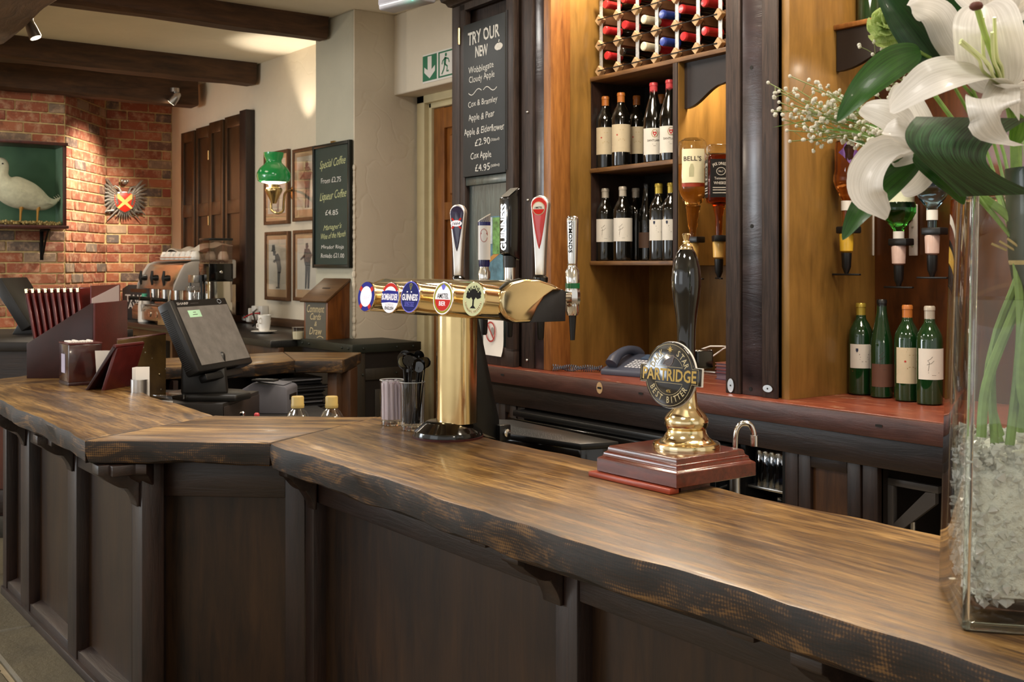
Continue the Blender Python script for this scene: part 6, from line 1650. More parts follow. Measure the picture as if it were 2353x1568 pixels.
leafthing('dark leaf at the right edge behind the lilies', [PD(2330, 140, 1.40), PD(2345, 60, 1.38), PD(2370, 0, 1.38), PD(2400, -60, 1.38)], 0.03, M_leafd, 0.4, base=[PD(2331, 142, 1.40), PD(2345, 350, 1.40), neck])
leafthing('dark pointed leaf falling below the aspidistra fold', [PD(2100, 355, 1.24), PD(2150, 385, 1.22), PD(2190, 425, 1.23), PD(2215, 470, 1.25)], 0.014, M_leafm, 0.3, base=[PD(2102, 356, 1.24), PD(2200, 400, 1.34), neck])
leafthing('narrow light leaf under the open lily at the right', [PD(2330, 330, 1.33), PD(2342, 300, 1.30), PD(2350, 270, 1.29), PD(2360, 230, 1.29)], 0.010, M_leafl, 0.3, base=[PD(2330, 331, 1.33), PD(2335, 450, 1.36), neck])
for i, (pts, hw, lab) in enumerate((([PD(2110, 345, 1.36), PD(2000, 290, 1.40), PD(1900, 275, 1.42), PD(1775, 293, 1.44)], 0.004, 'longest grass blade pointing left through the babys breath'), ([PD(2110, 350, 1.35), PD(2030, 325, 1.38), PD(1960, 305, 1.40), PD(1885, 296, 1.40)], 0.0065, 'broad grass blade low in the babys breath'), ([PD(2105, 352, 1.33), PD(2040, 310, 1.37), PD(1985, 265, 1.38), PD(1925, 216, 1.40)], 0.0035, 'grass blade slanting up behind the pointed leaf'), ([PD(2110, 355, 1.33), PD(2050, 345, 1.35), PD(1990, 335, 1.36), PD(1945, 318, 1.37)], 0.008, 'wide dark grass blade below the babys breath'))):
    leafthing(lab, pts, hw, M_leafl if i != 3 else M_leafm, 0.3, hint=lambda u: (0.2, -0.4, 0.9), base=[pts[0], PD(2230, 440, 1.37), neck])
# aspidistra fold
asp = thing('aspidistra_leaf', 'wide folded dark aspidistra leaf over the rim of the vase', 'leaf', (0, 0, 0))
def aspf(u, v):
    A = PD(2105+260*v, 268+4*v, 1.17+0.06*v); Bm = PD(2040+190*v, 330+20*v, 1.08+0.06*v); Cc = PD(2100+120*v, 345+40*v, 1.12+0.04*v); Dd = PD(2205+190*v, 452-6*v, 1.20+0.04*v)
    t = u; return ((1-t)**3*A+3*(1-t)**2*t*Bm+3*(1-t)*t*t*Cc+t**3*Dd)
me = bpy.data.meshes.new('blade'); nu, nv = 20, 16
vs = [aspf(i/nu, j/nv) for i in range(nu+1) for j in range(nv+1)]; me.from_pydata([tuple(v) for v in vs], [], [(i*(nv+1)+j, (i+1)*(nv+1)+j, (i+1)*(nv+1)+j+1, i*(nv+1)+j+1) for i in range(nu) for j in range(nv)])
ul = me.uv_layers.new(name='UVMap')
for lp in me.loops: ul.data[lp.index].uv = ((lp.vertex_index % (nv+1))/nv*0+(lp.vertex_index//(nv+1))/nu, (lp.vertex_index % (nv+1))/nv)
me.polygons.foreach_set('use_smooth', [True]*len(me.polygons))
put('blade', me, lmat('aspidistra', '08180b', '35603a', 0.3, 46, 0.1), asp)
# leaf rolled inside the vase and the raffia tie
mb = MB(); c_ = vase_pt(0.25, -0.15, 0.38)
mb.lathe([(0.042, WZ-0.0), (0.050, 0.43), (0.054, VH+0.03)], 24, Matrix.Translation((c_.x-VC[0], c_.y-VC[1], 0)) , cap=False)
wr = mb.build('wrapped_leaf', lmat('wrapped_leaf', '0a1a0e', '16301a', 0.4, 40, 0.05), None, loc=(VC[0], VC[1], BAR))
tag(wr, 'dark leaf rolled round the stems inside the top of the vase', 'leaf')
rf = MB(); z_r = zof(590, 1.28)-BAR
rf.lathe([(0.0475, z_r-0.012), (0.0495, z_r-0.006), (0.0485, z_r), (0.05, z_r+0.006), (0.0495, z_r+0.012)], 24, Matrix.Translation((c_.x-VC[0], c_.y-VC[1], 0)), cap=False)
for k in range(3): rf.tube([(c_.x-VC[0]-0.035+0.01*k, c_.y-VC[1]-0.042, z_r+0.008), (c_.x-VC[0]-0.05+0.01*k, c_.y-VC[1]-0.05, z_r+0.016+0.003*k)], 0.0016, 5)
tag(rf.build('raffia_tie', plain('raffia', 'b09a66', 0.7, var=0.2, vs=90), None, loc=(VC[0], VC[1], BAR)), 'straw coloured raffia tied round the stems in the vase', 'raffia')
# loose stems in the water
gS = 'cut stems standing in the vase water'
sp_ = [(-0.9, 0.05, -0.5, 0.0), (-0.8, -0.55, -0.95, -0.75), (-0.5, -0.9, -0.2, -0.9), (-0.1, -0.95, 0.05, -0.95), (0.35, -0.9, 0.5, -0.9), (0.55, -0.8, 0.75, -0.85), (0.8, -0.6, 0.9, -0.5), (-0.3, -0.2, -0.2, 0.1), (0.1, -0.5, 0.35, -0.35)]
nms = ['leftmost', 'second', 'third', 'fourth', 'fifth', 'sixth', 'seventh', 'eighth', 'ninth']
for k, (a, b, c, d) in enumerate(sp_):
    top = vase_pt(0.15*a+0.2, 0.15*b-0.1, 0.44)
    pts = [top, top.lerp(vase_pt(a, b, 0.3), 0.55), vase_pt(0.6*a+0.4*c, 0.6*b+0.4*d, 0.28), vase_pt(c, d, 0.205+0.012*(k % 3))]
    o = MB().tube(spl(pts, 24), 0.0046+0.0012*(k % 3), 8).build('flower_stem', M_stem)
    tag(o, 'green flower stem in the vase water, %s counting from the left' % nms[k], 'stem', gS)
# green carnation
gc = thing('carnation', 'pale green carnation beside the long dark leaf', 'flower', (0, 0, 0))
cc = PD(2040, 62, 1.36); vdir = (CAMP-cc).normalized()
rr = random.Random(14)
for k in range(26):
    a = k*2.399; t_ = math.sqrt((k+1)/26)
    side = Vector((vdir.y, -vdir.x, 0)).normalized(); up = side.cross(vdir)
    d = (side*math.cos(a)*t_+up*math.sin(a)*t_+vdir*(1.1-0.9*t_)).normalized()
    b0 = cc-vdir*0.008
    put('petal', leaf_mesh('petal', [b0, b0+d*0.014, b0+d*0.026+vdir*0.002*(1-t_)], 0.011, lambda u: 0.25+0.75*u**0.7 if u < 0.97 else 0.7, hint=lambda u: vdir+Vector((0, 0, 0.4)), cup=0.2, nu=8, nv=8, ruffle=0.25, wn=3), M_petalg, gc)
MB().ball(cc-vdir*0.014, 0.009, 10, 6).build('calyx', M_stem, gc)
stem(gc, [cc-vdir*0.018, PD(2120, 180, 1.42), PD(2260, 380, 1.42), neck], 0.003)
# baby's breath
M_gyp = plain('gypsophila_white', 'dcd8c8', 0.7, var=0.1, vs=200)
def spray(lab, root, tips, seed):
    r = random.Random(seed); t = thing('babys_breath', lab, 'flower', (0, 0, 0), 0, 'sprays of babys breath')
    sm = MB(); fm = MB()
    for tp_ in tips:
        P = spl([root, root.lerp(tp_, 0.5)+Vector((0, 0, r.uniform(-0.01, 0.012))), tp_], 12); sm.tube(P, 0.0007, 4)
        for _ in range(7):
            f_ = r.uniform(0.45, 1.0); b_ = P[int(f_*(len(P)-1))]
            e_ = b_+Vector((r.uniform(-1, 1), r.uniform(-1, 1), r.uniform(-0.7, 1)))*0.016
            sm.tube([b_, b_.lerp(e_, 0.5)+Vector((0, 0, 0.001)), e_], 0.0004, 3)
            for q in range(3):
                fm.ball(e_+Vector((r.uniform(-1, 1), r.uniform(-1, 1), r.uniform(-1, 1)))*0.0016, r.uniform(0.0016, 0.0029), 6, 4)
        fm.ball(tp_, 0.0024, 6, 4)
    s_ = sm.build('stalks', plain('gyp_stalk', '8a9a5c', 0.6), t); s_['kind'] = 'stuff'
    f_ = fm.build('florets', M_gyp, t); f_['kind'] = 'stuff'
    return t
spray('large spray of tiny white babys breath reaching far left', PD(2060, 320, 1.42), [PD(x, y_, 1.42+0.02*math.sin(x)) for x, y_ in ((1765, 190), (1790, 235), (1815, 175), (1775, 255), (1830, 205), (1868, 205), (1800, 275), (1835, 262), (1905, 215), (1815, 325), (1855, 300), (1880, 245), (1925, 215), (1865, 325), (1808, 300), (1900, 270), (1790, 210), (1845, 230), (1820, 240), (1850, 275), (1830, 290), (1893, 300), (1935, 240))], 1)
spray('small spray of babys breath below the green carnation', PD(2120, 200, 1.38), [PD(x, y_, 1.38) for x, y_ in ((2005, 125), (2030, 108), (2050, 95), (2015, 150), (2040, 205), (2060, 118), (2035, 250), (2020, 168))], 2)
spray('spray of babys breath under the left lily', PD(2100, 345, 1.33), [PD(x, y_, 1.33) for x, y_ in ((1955, 290), (1975, 310), (1985, 295), (2005, 318), (1970, 335), (1995, 270))], 3)

# ================================================================== things on and behind the left part of the bar
M_oxblood = plain('oxblood_leather', '4a1613', 0.35, var=0.25, vs=25, bump=0.1, bs=200)
M_oxdark = plain('dark_oxblood', '280d0b', 0.35, var=0.2, vs=25)
M_menu = plain('menu_red', '5e1a16', 0.3, var=0.15, vs=20, coat=0.2)
N = Vector((-4.2, 1.2)); av = Vector((-0.6, -0.8)); bv = Vector((-0.8, 0.6))
# frame: local x along bv (back), local y along -av ... built with explicit matrix
MH = Matrix(((bv.x, av.x, 0, N.x), (bv.y, av.y, 0, N.y), (0, 0, 1, BAR), (0, 0, 0, 1)))
mh = thing('menu_holder', 'sloping oxblood holder of menus at the far left end of the bar', 'menu holder', (N.x, N.y, BAR), math.atan2(bv.y, bv.x))
# local frame of the empty: x = bv, y = rot90(bv) = (-0.6,-0.8) = av
Wd, Dp, H1, H0 = 0.34, 0.245, 0.277, 0.128
for x_ in (0.0, Wd-0.008):
    MB().prism([(0.0, 0.0), (Dp, 0.0), (Dp, H0), (0.008, H1), (0.0, H1)], x_, x_+0.008, 'x').build('side_panel', M_oxdark, mh, bevel=0.001)
MB().box(0.0, Wd, -0.008, 0.0, 0.0, H1).build('front_panel', M_oxblood, mh, bevel=0.0015)
MB().box(0.008, Wd-0.008, Dp-0.008, Dp, 0.0, H0-0.004).build('back_panel', M_oxdark, mh)
MB().box(0.008, Wd-0.008, 0.0, Dp-0.008, 0.0, 0.008).build('floor_panel', M_oxdark, mh)
G = 'red menus in the holder'
names = ['nearest the white card', 'second from the white card', 'third from the white card', 'fourth from the white card', 'fifth from the white card', 'sixth from the white card', 'seventh from the white card', 'eighth from the white card', 'furthest from the white card']
c_, s_ = mh.rotation_euler.z, 0
RZm = mh.rotation_euler.z
def hloc(x, y, z):
    v = Matrix.Rotation(RZm, 4, 'Z') @ Vector((x, y, 0)); return (N.x+v.x, N.y+v.y, BAR+z)
menu_me = MB().box(0.0, 0.30, -0.004, 0.004, 0.0, 0.325).mesh('cover', bevel=0.002, segs=1); menu_me.materials.append(M_menu)
corner_me = MB().box(-0.0015, 0.012, -0.0055, 0.0055, 0.310, 0.3265).mesh('brass_corner', bevel=0.001, segs=1); corner_me.materials.append(M_brass)
page_me = MB().box(0.003, 0.298, 0.0045, 0.0085, 0.004, 0.322).mesh('pages', bevel=0.0005, segs=1); page_me.materials.append(plain('menu_inner', '3a0f0e', 0.5))
for k in range(9):
    t = thing('menu', 'dark red menu with brass corners in the sloping holder, ' + names[k], 'menu', hloc(0.02, 0.032+0.0205*k, 0.009), RZm, G)
    t.rotation_euler = (math.radians(-6-0.6*k), 0, RZm)
    put('cover', menu_me, None, t); put('pages', page_me, None, t); put('brass_corner', corner_me, None, t)
t = thing('card_sheet', 'white slanting card standing in front of the red menus', 'card', hloc(0.02, 0.012, 0.009), RZm)
MB().prism([(0.0, 0.0), (0.28, 0.0), (0.28, 0.33), (0.0, 0.285)], -0.001, 0.001, 'y').build('sheet', plain('lilac_white_card', 'b9a8a6', 0.5, var=0.04), t)
MB().box(0.0, 0.30, 0.002, 0.006, 0.0, 0.332).build('red_backing', M_menu, t)
# small oxblood box
ox = thing('card_box', 'small square oxblood leather box with paper label on the bar', 'box', (-4.042, 1.112, BAR))
MB().box(-0.062, 0.062, -0.0575, 0.0575, 0.0, 0.012).build('plinth', M_oxdark, ox, bevel=0.002)
MB().box(-0.061, 0.061, -0.0565, 0.0565, 0.012, 0.142).build('body', plain('burr_oxblood', '30100c', 0.22, var=0.5, vs=18, coat=0.5), ox, bevel=0.003)
MB().box(-0.062, 0.062, -0.0575, 0.0575, 0.142, 0.147).build('lid_rim', M_oxblood, ox, bevel=0.001)
MB().box(-0.025, 0.02, -0.0585, -0.0570, 0.042, 0.108).build('paper_label', plain('lilac_label', 'a9a2b8', 0.6), ox)
mb = MB(); rr = random.Random(3)
for k in range(9): mb.box(-0.03+rr.uniform(-0.015, 0.015), 0.03, -0.045+0.009*k, -0.038+0.009*k, 0.1475, 0.150+rr.uniform(0, 0.004))
ts = mb.build('paper_slips', M_paper, ox); ts['kind'] = 'stuff'
# leather easel frame with a card
ez = thing('card_easel', 'open oxblood leather card stand beside the small box', 'card stand', (-3.83, 1.165, BAR), math.radians(128))
MB().prism([(-0.015, 0.0), (-0.002, 0.0), (-0.052, 0.142), (-0.065, 0.142)], -0.075, 0.075, 'x').build('back_board', M_oxblood, ez, bevel=0.001)
MB().prism([(0.045, 0.0), (0.056, 0.0), (-0.050, 0.150), (-0.062, 0.146)], -0.08, 0.08, 'x').build('front_board', M_oxdark, ez, bevel=0.001)
MB().tube([(-0.08, -0.056, 0.148), (0.08, -0.056, 0.148)], 0.007, 8).build('ridge', M_oxblood, ez)
crd = thing('card', 'small white printed card leaning inside the leather stand', 'card', (-3.905, 1.165, BAR), math.radians(60))
MB().prism([(0.0, 0.0), (0.0012, 0.0), (-0.030, 0.125), (-0.0312, 0.125)], -0.035, 0.035, 'x').build('sheet', M_paper, crd)
# speckled bronze board
sb = MB().prism([(0, 0.0), (0.175, 0.0), (0.175, 0.259), (0, 0.248)], -0.005, 0.005, 'y').mesh('panel', bevel=0.001, segs=1)
def speck():
    m, nt, b = _mat('speckled_bronze'); co = _coord(nt)
    f = _noise(nt, co, 14.0, 4); c = _ramp(nt, f, [(0.3, rgb('43301a')), (0.7, rgb('6a5028'))])
    v = nt.nodes.new('ShaderNodeTexVoronoi'); v.inputs['Scale'].default_value = 45.0; nt.links.new(co, v.inputs['Vector'])
    nt.links.new(_mix(nt, _ramp(nt, v.outputs[0], [(0.06, (1, 1, 1, 1)), (0.12, (0, 0, 0, 1))]), c, rgb('b5b09a')), b.inputs['Base Color'])
    b.inputs['Roughness'].default_value = 0.3; b.inputs['Metallic'].default_value = 0.3; return m
pq = Vector((-4.02, 1.232))
sp2 = thing('bronze_board', 'speckled bronze board leaning behind the leather card stand', 'board', (pq.x, pq.y, 0.55), PI/2)
put('panel', sb, speck(), sp2); sp2.children[0].location = (0, 0, 0.0); sp2.children[0].scale = (1.0, 1.0, 1.33)
MB().tube([(0, 0, 0.331), (0.175, 0, 0.3455)], 0.005, 6).build('top_edge', M_oxblood, sp2)
MB().ball((0.15, -0.008, 0.2), 0.004, 8, 5).build('stud', M_brass, sp2)
# steel cup of cards
p = PD(320, 872, 3.66)
cu = thing('steel_cup', 'brushed steel cup holding white cards behind the bar', 'cup', (p.x, p.y, 0.55))
hh = p.z-0.55
MB().lathe([(0.024, 0), (0.027, 0.003), (0.0275, hh), (0.0255, hh), (0.0245, 0.006), (0.001, 0.005)], 28, cap=False).build('cup_body', M_steel, cu)
for k in range(4):
    o = thing('loyalty_card', 'white card with small picture standing in the steel cup, %s' % ('in front', 'second', 'third', 'at the back')[k], 'card', (p.x-0.006+0.004*k, p.y+0.003*k, 0.56), math.radians(50+4*k), 'cards in the steel cup')
    MB().box(-0.022, 0.022, -0.0005, 0.0005, 0.0, hh+0.028+0.001*k).build('sheet', M_paper, o, bevel=0.0003, segs=1)
    if k == 0: MB().box(0.0, 0.016, -0.0012, -0.0006, hh-0.004, hh+0.012).build('picture', plain('card_picture', '8a4a34', 0.6, var=0.5, vs=120), o)
# folded grey cloths and a plastic tub
for k in range(3):
    p = PD(372, 896+5*k, 3.92)
    mb = MB(); mb.grid(lambda u, v: ((u-0.5)*0.16, (v-0.5)*0.10, 0.004*math.sin(u*7+k)+0.003*math.sin(v*9)), 12, 6)
    o = mb.build('folded_cloth', plain('grey_cloth_%d' % k, ('8a8788', '6f6c70', '9a9796')[k], 0.9), None, loc=(p.x, p.y, 0.55+0.055-0.016*k), rz=0.6, solid=0.010)
    tag(o, 'grey folded cloth beside the till, %s' % ('on top', 'in the middle', 'at the bottom')[k], 'cloth', 'folded cloths by the till')
tag(MB().box(-0.08, 0.08, -0.05, 0.05, 0, 0.018).build('cloth_pile_board', M_greytop, loc=(PD(372, 900, 3.92).x, PD(372, 900, 3.92).y, 0.55), rz=0.6), 'grey board under the folded cloths beside the till', 'board')
p = PD(388, 930, 3.58)
tub = thing('plastic_tub', 'clear plastic tub of paper slips behind the bar', 'tub', (p.x, p.y, 0.55), 0.5)
zt_ = PD(388, 906, 3.58).z-0.55
MB().box(-0.04, 0.04, -0.03, 0.03, 0.0, zt_).build('tub_body', M_pane, tub, bevel=0.003); MB().box(-0.042, 0.042, -0.032, 0.032, zt_-0.004, zt_).build('rim', M_whitepl if False else pane('tub_rim', (0.9, 0.9, 0.9, 1), 0.2), tub)
MB().box(-0.032, 0.025, -0.012, -0.010, 0.004, zt_-0.02).build('paper_slip', M_paper, tub)
# --- till (touch screen terminal)
M_till = plain('till_black', '181614', 0.38, var=0.1); M_tilldark = plain('till_dark', '0c0b0a', 0.4, var=0.1)
bl = Vector((-3.737, 1.427, 0.777)); r_ = Vector((-0.616, 0.788, 0)); n_ = Vector((0.788, 0.616, 0)); th = math.radians(26)
up_ = Vector((-n_.x*math.sin(th), -n_.y*math.sin(th), math.cos(th)))
tl_ = thing('till_terminal', 'black touch screen till with grey dusty screen behind the bar', 'till', (-3.95, 1.55, 0.66))
MT = Matrix.Translation((3.95, -1.55, -0.66)) @ facing(bl, r_, up_)
W_, H_ = 0.385, 0.276
scr = MB().box(0, W_, 0, H_, -0.055, 0.0).build('screen_housing', M_till, tl_, M=MT, bevel=0.008, segs=2)
MB().box(0.030, W_-0.012, 0.022, H_-0.030, 0.0, 0.0012).build('screen', plain('dusty_screen', '6a6662', 0.3, var=0.22, vs=22), scr)
MB().box(0.026, W_-0.008, 0.018, H_-0.004, -0.001, 0.0006).build('bezel', M_tilldark, scr)
text_fit(MB(), 'SHARP', 0.075, H_-0.0165, 0.075, 0.010, 0.02, 0, 0.0010).build('brand_lettering', plain('pale_grey_print', 'a8a4a0', 0.5), scr, smooth=False)
stroke(MB(), [(0.125, H_-0.0175), (0.18, H_-0.0175)], 0.002, 0.001).build('small_print', M_grey, scr, smooth=False)
nt2 = MB().box(0.085, 0.165, H_-0.072, H_-0.045, 0.0012, 0.0018).build('green_note', plain('pale_green_note', 'a8d2b0', 0.6), scr, smooth=False)
m_ = MB(); lines(m_, [(H_-0.053, 0.5, 0.0022), (H_-0.062, 0.8, 0.0022)], 0.04, 0); m_.v = [(p[0]+0.125, p[1], 0.0022) for p in m_.v]; m_.build('note_writing', M_ink, nt2, smooth=False)
m_ = MB(); stroke(m_, disc_pts(0.013, 16, W_-0.06, H_-0.016, sy=0.6), 0.002, 0.0012, closed=True); m_.build('round_sticker', plain('sticker_pale', 'a0a8b0', 0.5), scr, smooth=False)
mb = MB()
for k in range(34): mb.box(-0.0010, 0.0002, 0.02+0.0068*k, 0.0235+0.0068*k, -0.05, -0.020)
vt = mb.build('side_vents', M_tilldark, scr, smooth=False); vt['kind'] = 'stuff'
MB().box(0.06, W_-0.07, -0.030, -0.004, -0.05, -0.018).build('card_slot', M_tilldark, scr, bevel=0.004)
mb = MB(); mb.add([(-0.09, -0.06, 0.20), (0.03, -0.12, 0.20), (0.09, 0.02, 0.17), (-0.04, 0.07, 0.17), (-0.10, -0.07, 0.02), (0.05, -0.13, 0.02), (0.12, 0.02, 0.02), (-0.05, 0.09, 0.02)], [(0, 1, 2, 3), (7, 6, 5, 4), (0, 4, 5, 1), (1, 5, 6, 2), (2, 6, 7, 3), (3, 7, 4, 0)])
mb.build('stand', M_till, tl_, bevel=0.012, segs=3)
MB().prism([(-0.13, -0.05), (-0.07, -0.14), (0.08, -0.12), (0.19, 0.02), (0.14, 0.10), (0.02, 0.12), (-0.10, 0.05)], 0.0, 0.024).build('foot', M_till, tl_, bevel=0.008, segs=2)
cdw = thing('cash_drawer', 'dark brown metal cash drawer under the till', 'cash drawer', (-3.74, 1.513, 0.55), math.atan2(0.667, -0.745))
MB().box(0, 0.40, 0, 0.38, 0.0, 0.11).build('casing', plain('drawer_dark', '1c1815', 0.4, var=0.1), cdw, bevel=0.003)
MB().box(0.006, 0.394, -0.004, 0.0, 0.006, 0.098).build('drawer_front', plain('drawer_brown', '2b2320', 0.42, var=0.1), cdw, bevel=0.002)
MB().lathe([(0.006, 0), (0.006, 0.003)], 12, Matrix.Translation((0.2, -0.004, 0.05)) @ Matrix.Rotation(PI/2, 4, 'X')).build('lock', M_chrome, cdw)
prn = thing('receipt_printer', 'grey receipt printer beside the cash drawer', 'printer', (-4.105, 1.93, 0.55), math.atan2(0.667, -0.745))
M_prgrey = plain('printer_grey', '64636a', 0.45, var=0.06)
mb = MB(); mb.prism([(0.0, 0.0), (0.20, 0.0), (0.20, 0.09), (0.14, 0.125), (0.01, 0.11), (0.0, 0.10)], 0.0, 0.15, 'x'); mb.build('casing', M_prgrey, prn, bevel=0.006, segs=2)
mb = MB(); mb.prism([(0.02, 0.1125), (0.13, 0.1255), (0.13, 0.129), (0.02, 0.116)], 0.015, 0.135, 'x'); mb.build('lid', plain('printer_lid', '6a6a70', 0.4), prn, bevel=0.002)
MB().box(0.03, 0.12, -0.003, 0.0, 0.055, 0.075).build('paper_slot', M_tilldark, prn)
crp = thing('card_reader', 'small black card reader lying on the receipt printer', 'card reader', (-4.16, 1.86, 0.682), 0.7)
MB().box(-0.05, 0.05, -0.022, 0.022, 0, 0.008).build('body', M_till, crp, bevel=0.003); MB().box(-0.035, 0.03, -0.016, 0.016, 0.008, 0.0088).build('display', plain('reader_display', '5a5e60', 0.2), crp)
for px_, py_, m_, nm in ((557, 952, M_chrome, 'clear topped tap knob just behind the bar edge'), (590, 955, plain('red_knob', 'b03a40', 0.4), 'small red knob just behind the bar edge')):
    p = PD(px_, py_, 3.45); o = MB().lathe([(0.005, 0), (0.005, p.z-0.55-0.008), (0.0085, p.z-0.55-0.004), (0.0085, p.z-0.55+0.004), (0.005, p.z-0.55+0.008)], 12).build('tap_knob', m_, loc=(p.x, p.y, 0.55)); tag(o, nm, 'knob')
# stack of black menus under the far bar top
gK = 'black menus stacked under the far bar top'
z = 0.4905; k = 0
ya, yb = on_x(632, -4.42), on_x(752, -4.42)
rr = random.Random(12)
M_bkmenu = plain('black_menu_leather', '0e0d0e', 0.28, var=0.1, coat=0.2)
ordm = ['bottom', 'second from bottom', 'third from bottom', 'fourth from bottom', 'fifth from bottom', 'sixth from bottom', 'seventh from bottom', 'eighth from bottom', 'ninth from bottom', 'top']
for k in range(10):
    h_ = 0.0165
    t = thing('menu_folder', 'black menu folder in the stack under the far bar top, %s' % ordm[k], 'menu', (-4.575+rr.uniform(-0.01, 0.015), (ya+yb)/2+rr.uniform(-0.015, 0.015), z), rr.uniform(-0.06, 0.06), gK)
    hy_ = (yb-ya)/2*rr.uniform(0.92, 1.0)
    MB().box(-0.14, 0.14, -hy_, hy_, 0.0, 0.004).build('cover', M_bkmenu, t, bevel=0.0015, segs=1); MB().box(-0.14, 0.14, -hy_, hy_, h_-0.0045, h_-0.0005).build('cover', M_bkmenu, t, bevel=0.0015, segs=1)
    MB().box(-0.135, 0.132, -hy_+0.004, hy_-0.004, 0.004, h_-0.0045).build('pages', plain('menu_pages_%d' % k, '3a393c' if k % 3 else '77767a', 0.6), t)
    z += h_

# ================================================================== far counter and wall
YW0 = 2.58
M_granite = plain('dark_speckled_worktop', '1f1e1c', 0.3, var=0.7, vs=160)
WT = 0.73
ct = thing('coffee_counter', 'dark speckled worktop along the far wall under the coffee machine', 'counter')
xw0, xw1 = XBR+0.02, -5.70
MB().box(xw0, xw1, YW0, YA-0.004, WT-0.04, WT).build('top', M_granite, ct, bevel=0.006)
MB().box(xw0, xw1, YA-0.03, YA-0.004, WT, WT+0.055).build('upstand', wood('upstand_wood', '2c1c10', '5a3f28', 'x', 5.0, 0.5), ct, bevel=0.003)
for k in range(5):
    x = xw0+0.1+k*(xw1-xw0-0.2)/4
    MB().box(x-0.02, x+0.02, YW0+0.05, YW0+0.09, 0.0, WT-0.041).build('leg', M_brownwood, ct)
MB().box(xw0, xw1, YW0+0.35, YW0+0.37, 0.0, WT-0.041).build('back_panel', M_void, ct)
MB().box(xw0, xw1, YW0+0.045, YW0+0.08, WT-0.10, WT-0.041).build('apron', M_brownwood, ct, bevel=0.003)
# studded corner cupboard
cc_ = thing('corner_cupboard', 'dark cupboard with studded metal edging in the corner beside the door', 'cupboard', (0, 0, 0))
cx0, cx1, cy0, cy1 = -5.69, -5.05, 2.735, 3.15
M_stud = plain('dark_metal_edge', '23261f', 0.45, 0.3, var=0.2)
M_green = wood('dark_green_brown_boards', '14100a', '2e261a', 'z', 4.0, 0.5, 0.2)
zc = 0.738
mb = MB(); mb.prism([(cx0, cy0), (cx1, cy0), (cx1, cy1), (XC+0.01, cy1), (XC+0.01, YB-0.004), (cx0, YB-0.004)], zc-0.045, zc); mb.build('top', M_stud, cc_, bevel=0.003)
mb = MB(); mb.prism([(cx0+0.02, cy0+0.02), (cx1-0.02, cy0+0.02), (cx1-0.02, cy1), (XC+0.01, cy1), (XC+0.01, YB-0.004), (cx0+0.02, YB-0.004)], 0.0, zc-0.045); mb.build('carcass', M_void, cc_)
for a, b in ((cy0+0.02, cy0+0.08), (cy1-0.07, cy1)): MB().box(cx1-0.024, cx1-0.008, a, b, 0.0, zc-0.046).build('stile', M_green, cc_, bevel=0.003)
for a, b in ((0.55, 0.61), (0.0, 0.12)): MB().box(cx1-0.022, cx1-0.006, cy0+0.08, cy1-0.07, a, b).build('rail', M_green, cc_, bevel=0.003)
for a in (0.30,): MB().box(cx1-0.023, cx1-0.012, cy0+0.14, cy1-0.12, 0.16, 0.5).build('panel', M_green, cc_, bevel=0.008)
for x in (-5.62, -5.54, -5.16, -5.09): MB().ball((x, cy0-0.001, zc-0.022), 0.007, 8, 5).build('stud', M_stud, cc_)
for y in (2.80, 3.0, 3.1): MB().ball((cx1+0.001, y, zc-0.022), 0.007, 8, 5).build('stud', M_stud, cc_); MB().ball((cx1-0.005, y, 0.58), 0.006, 8, 5).build('stud', M_stud, cc_)
# comment box
cbx = thing('comment_box', 'wooden comment cards box with sloping slotted lid on the corner cupboard', 'box', (-5.575, 2.86, zc), math.radians(17))
M_oak = wood('golden_oak', '4a2409', '8a5220', 'z', 5.0, 0.4, 0.1); M_oakfront = plain('painted_front', '4c4636', 0.5, var=0.12)
w2, d0, d1, hf, hb = 0.092, -0.085, 0.085, 0.205, 0.315
MB().prism([(d0, 0.0), (d1, 0.0), (d1, hb), (d0, hf)], w2-0.012, w2, 'x').build('side_board', M_oak, cbx, bevel=0.001)
MB().prism([(d0, 0.0), (d1, 0.0), (d1, hb), (d0, hf)], -w2, -w2+0.012, 'x').build('side_board', M_oak, cbx, bevel=0.001)
MB().box(-w2+0.012, w2-0.012, d0, d0+0.012, 0.0, hf).build('front_board', M_oakfront, cbx)
MB().box(-w2+0.012, w2-0.012, d1-0.012, d1, 0.0, hb).build('back_board', M_oak, cbx)
sl3 = math.atan2(hb-hf, d1-d0)
Mlid = Matrix.Translation((0, d0-0.015, hf-0.006)) @ Matrix.Rotation(sl3, 4, 'X')
lid = MB().box(-w2-0.014, w2+0.012, 0.0, 0.225, 0.004, 0.016).build('lid', wood('lid_oak', '3a2412', '6a4a2a', 'x', 5.0, 0.4, 0.1), cbx, M=Mlid, bevel=0.002)
MB().box(-0.03, 0.03, 0.12, 0.128, 0.0155, 0.0165).build('slot', M_hole, lid)
TMc = facing((0, d0-0.0008, 0), FX); m_ = MB()
for s_, y_, w_, h_ in (('Comment', 0.168, 0.135, 0.042), ('Cards', 0.125, 0.085, 0.036), ('&', 0.085, 0.02, 0.026), ('Draw', 0.045, 0.10, 0.040)): text_fit(m_, s_, 0.0, y_, w_, h_, 0.0, 0.3, M=TMc)
stroke(m_, [(0.01+0.05*t_, 0.008+0.010*math.sin(t_*PI)) for t_ in [k/8 for k in range(9)]], 0.004, M=TMc)
m_.build('painted_lettering', plain('cream_signwriting', 'b8a478', 0.5), cbx, smooth=False)
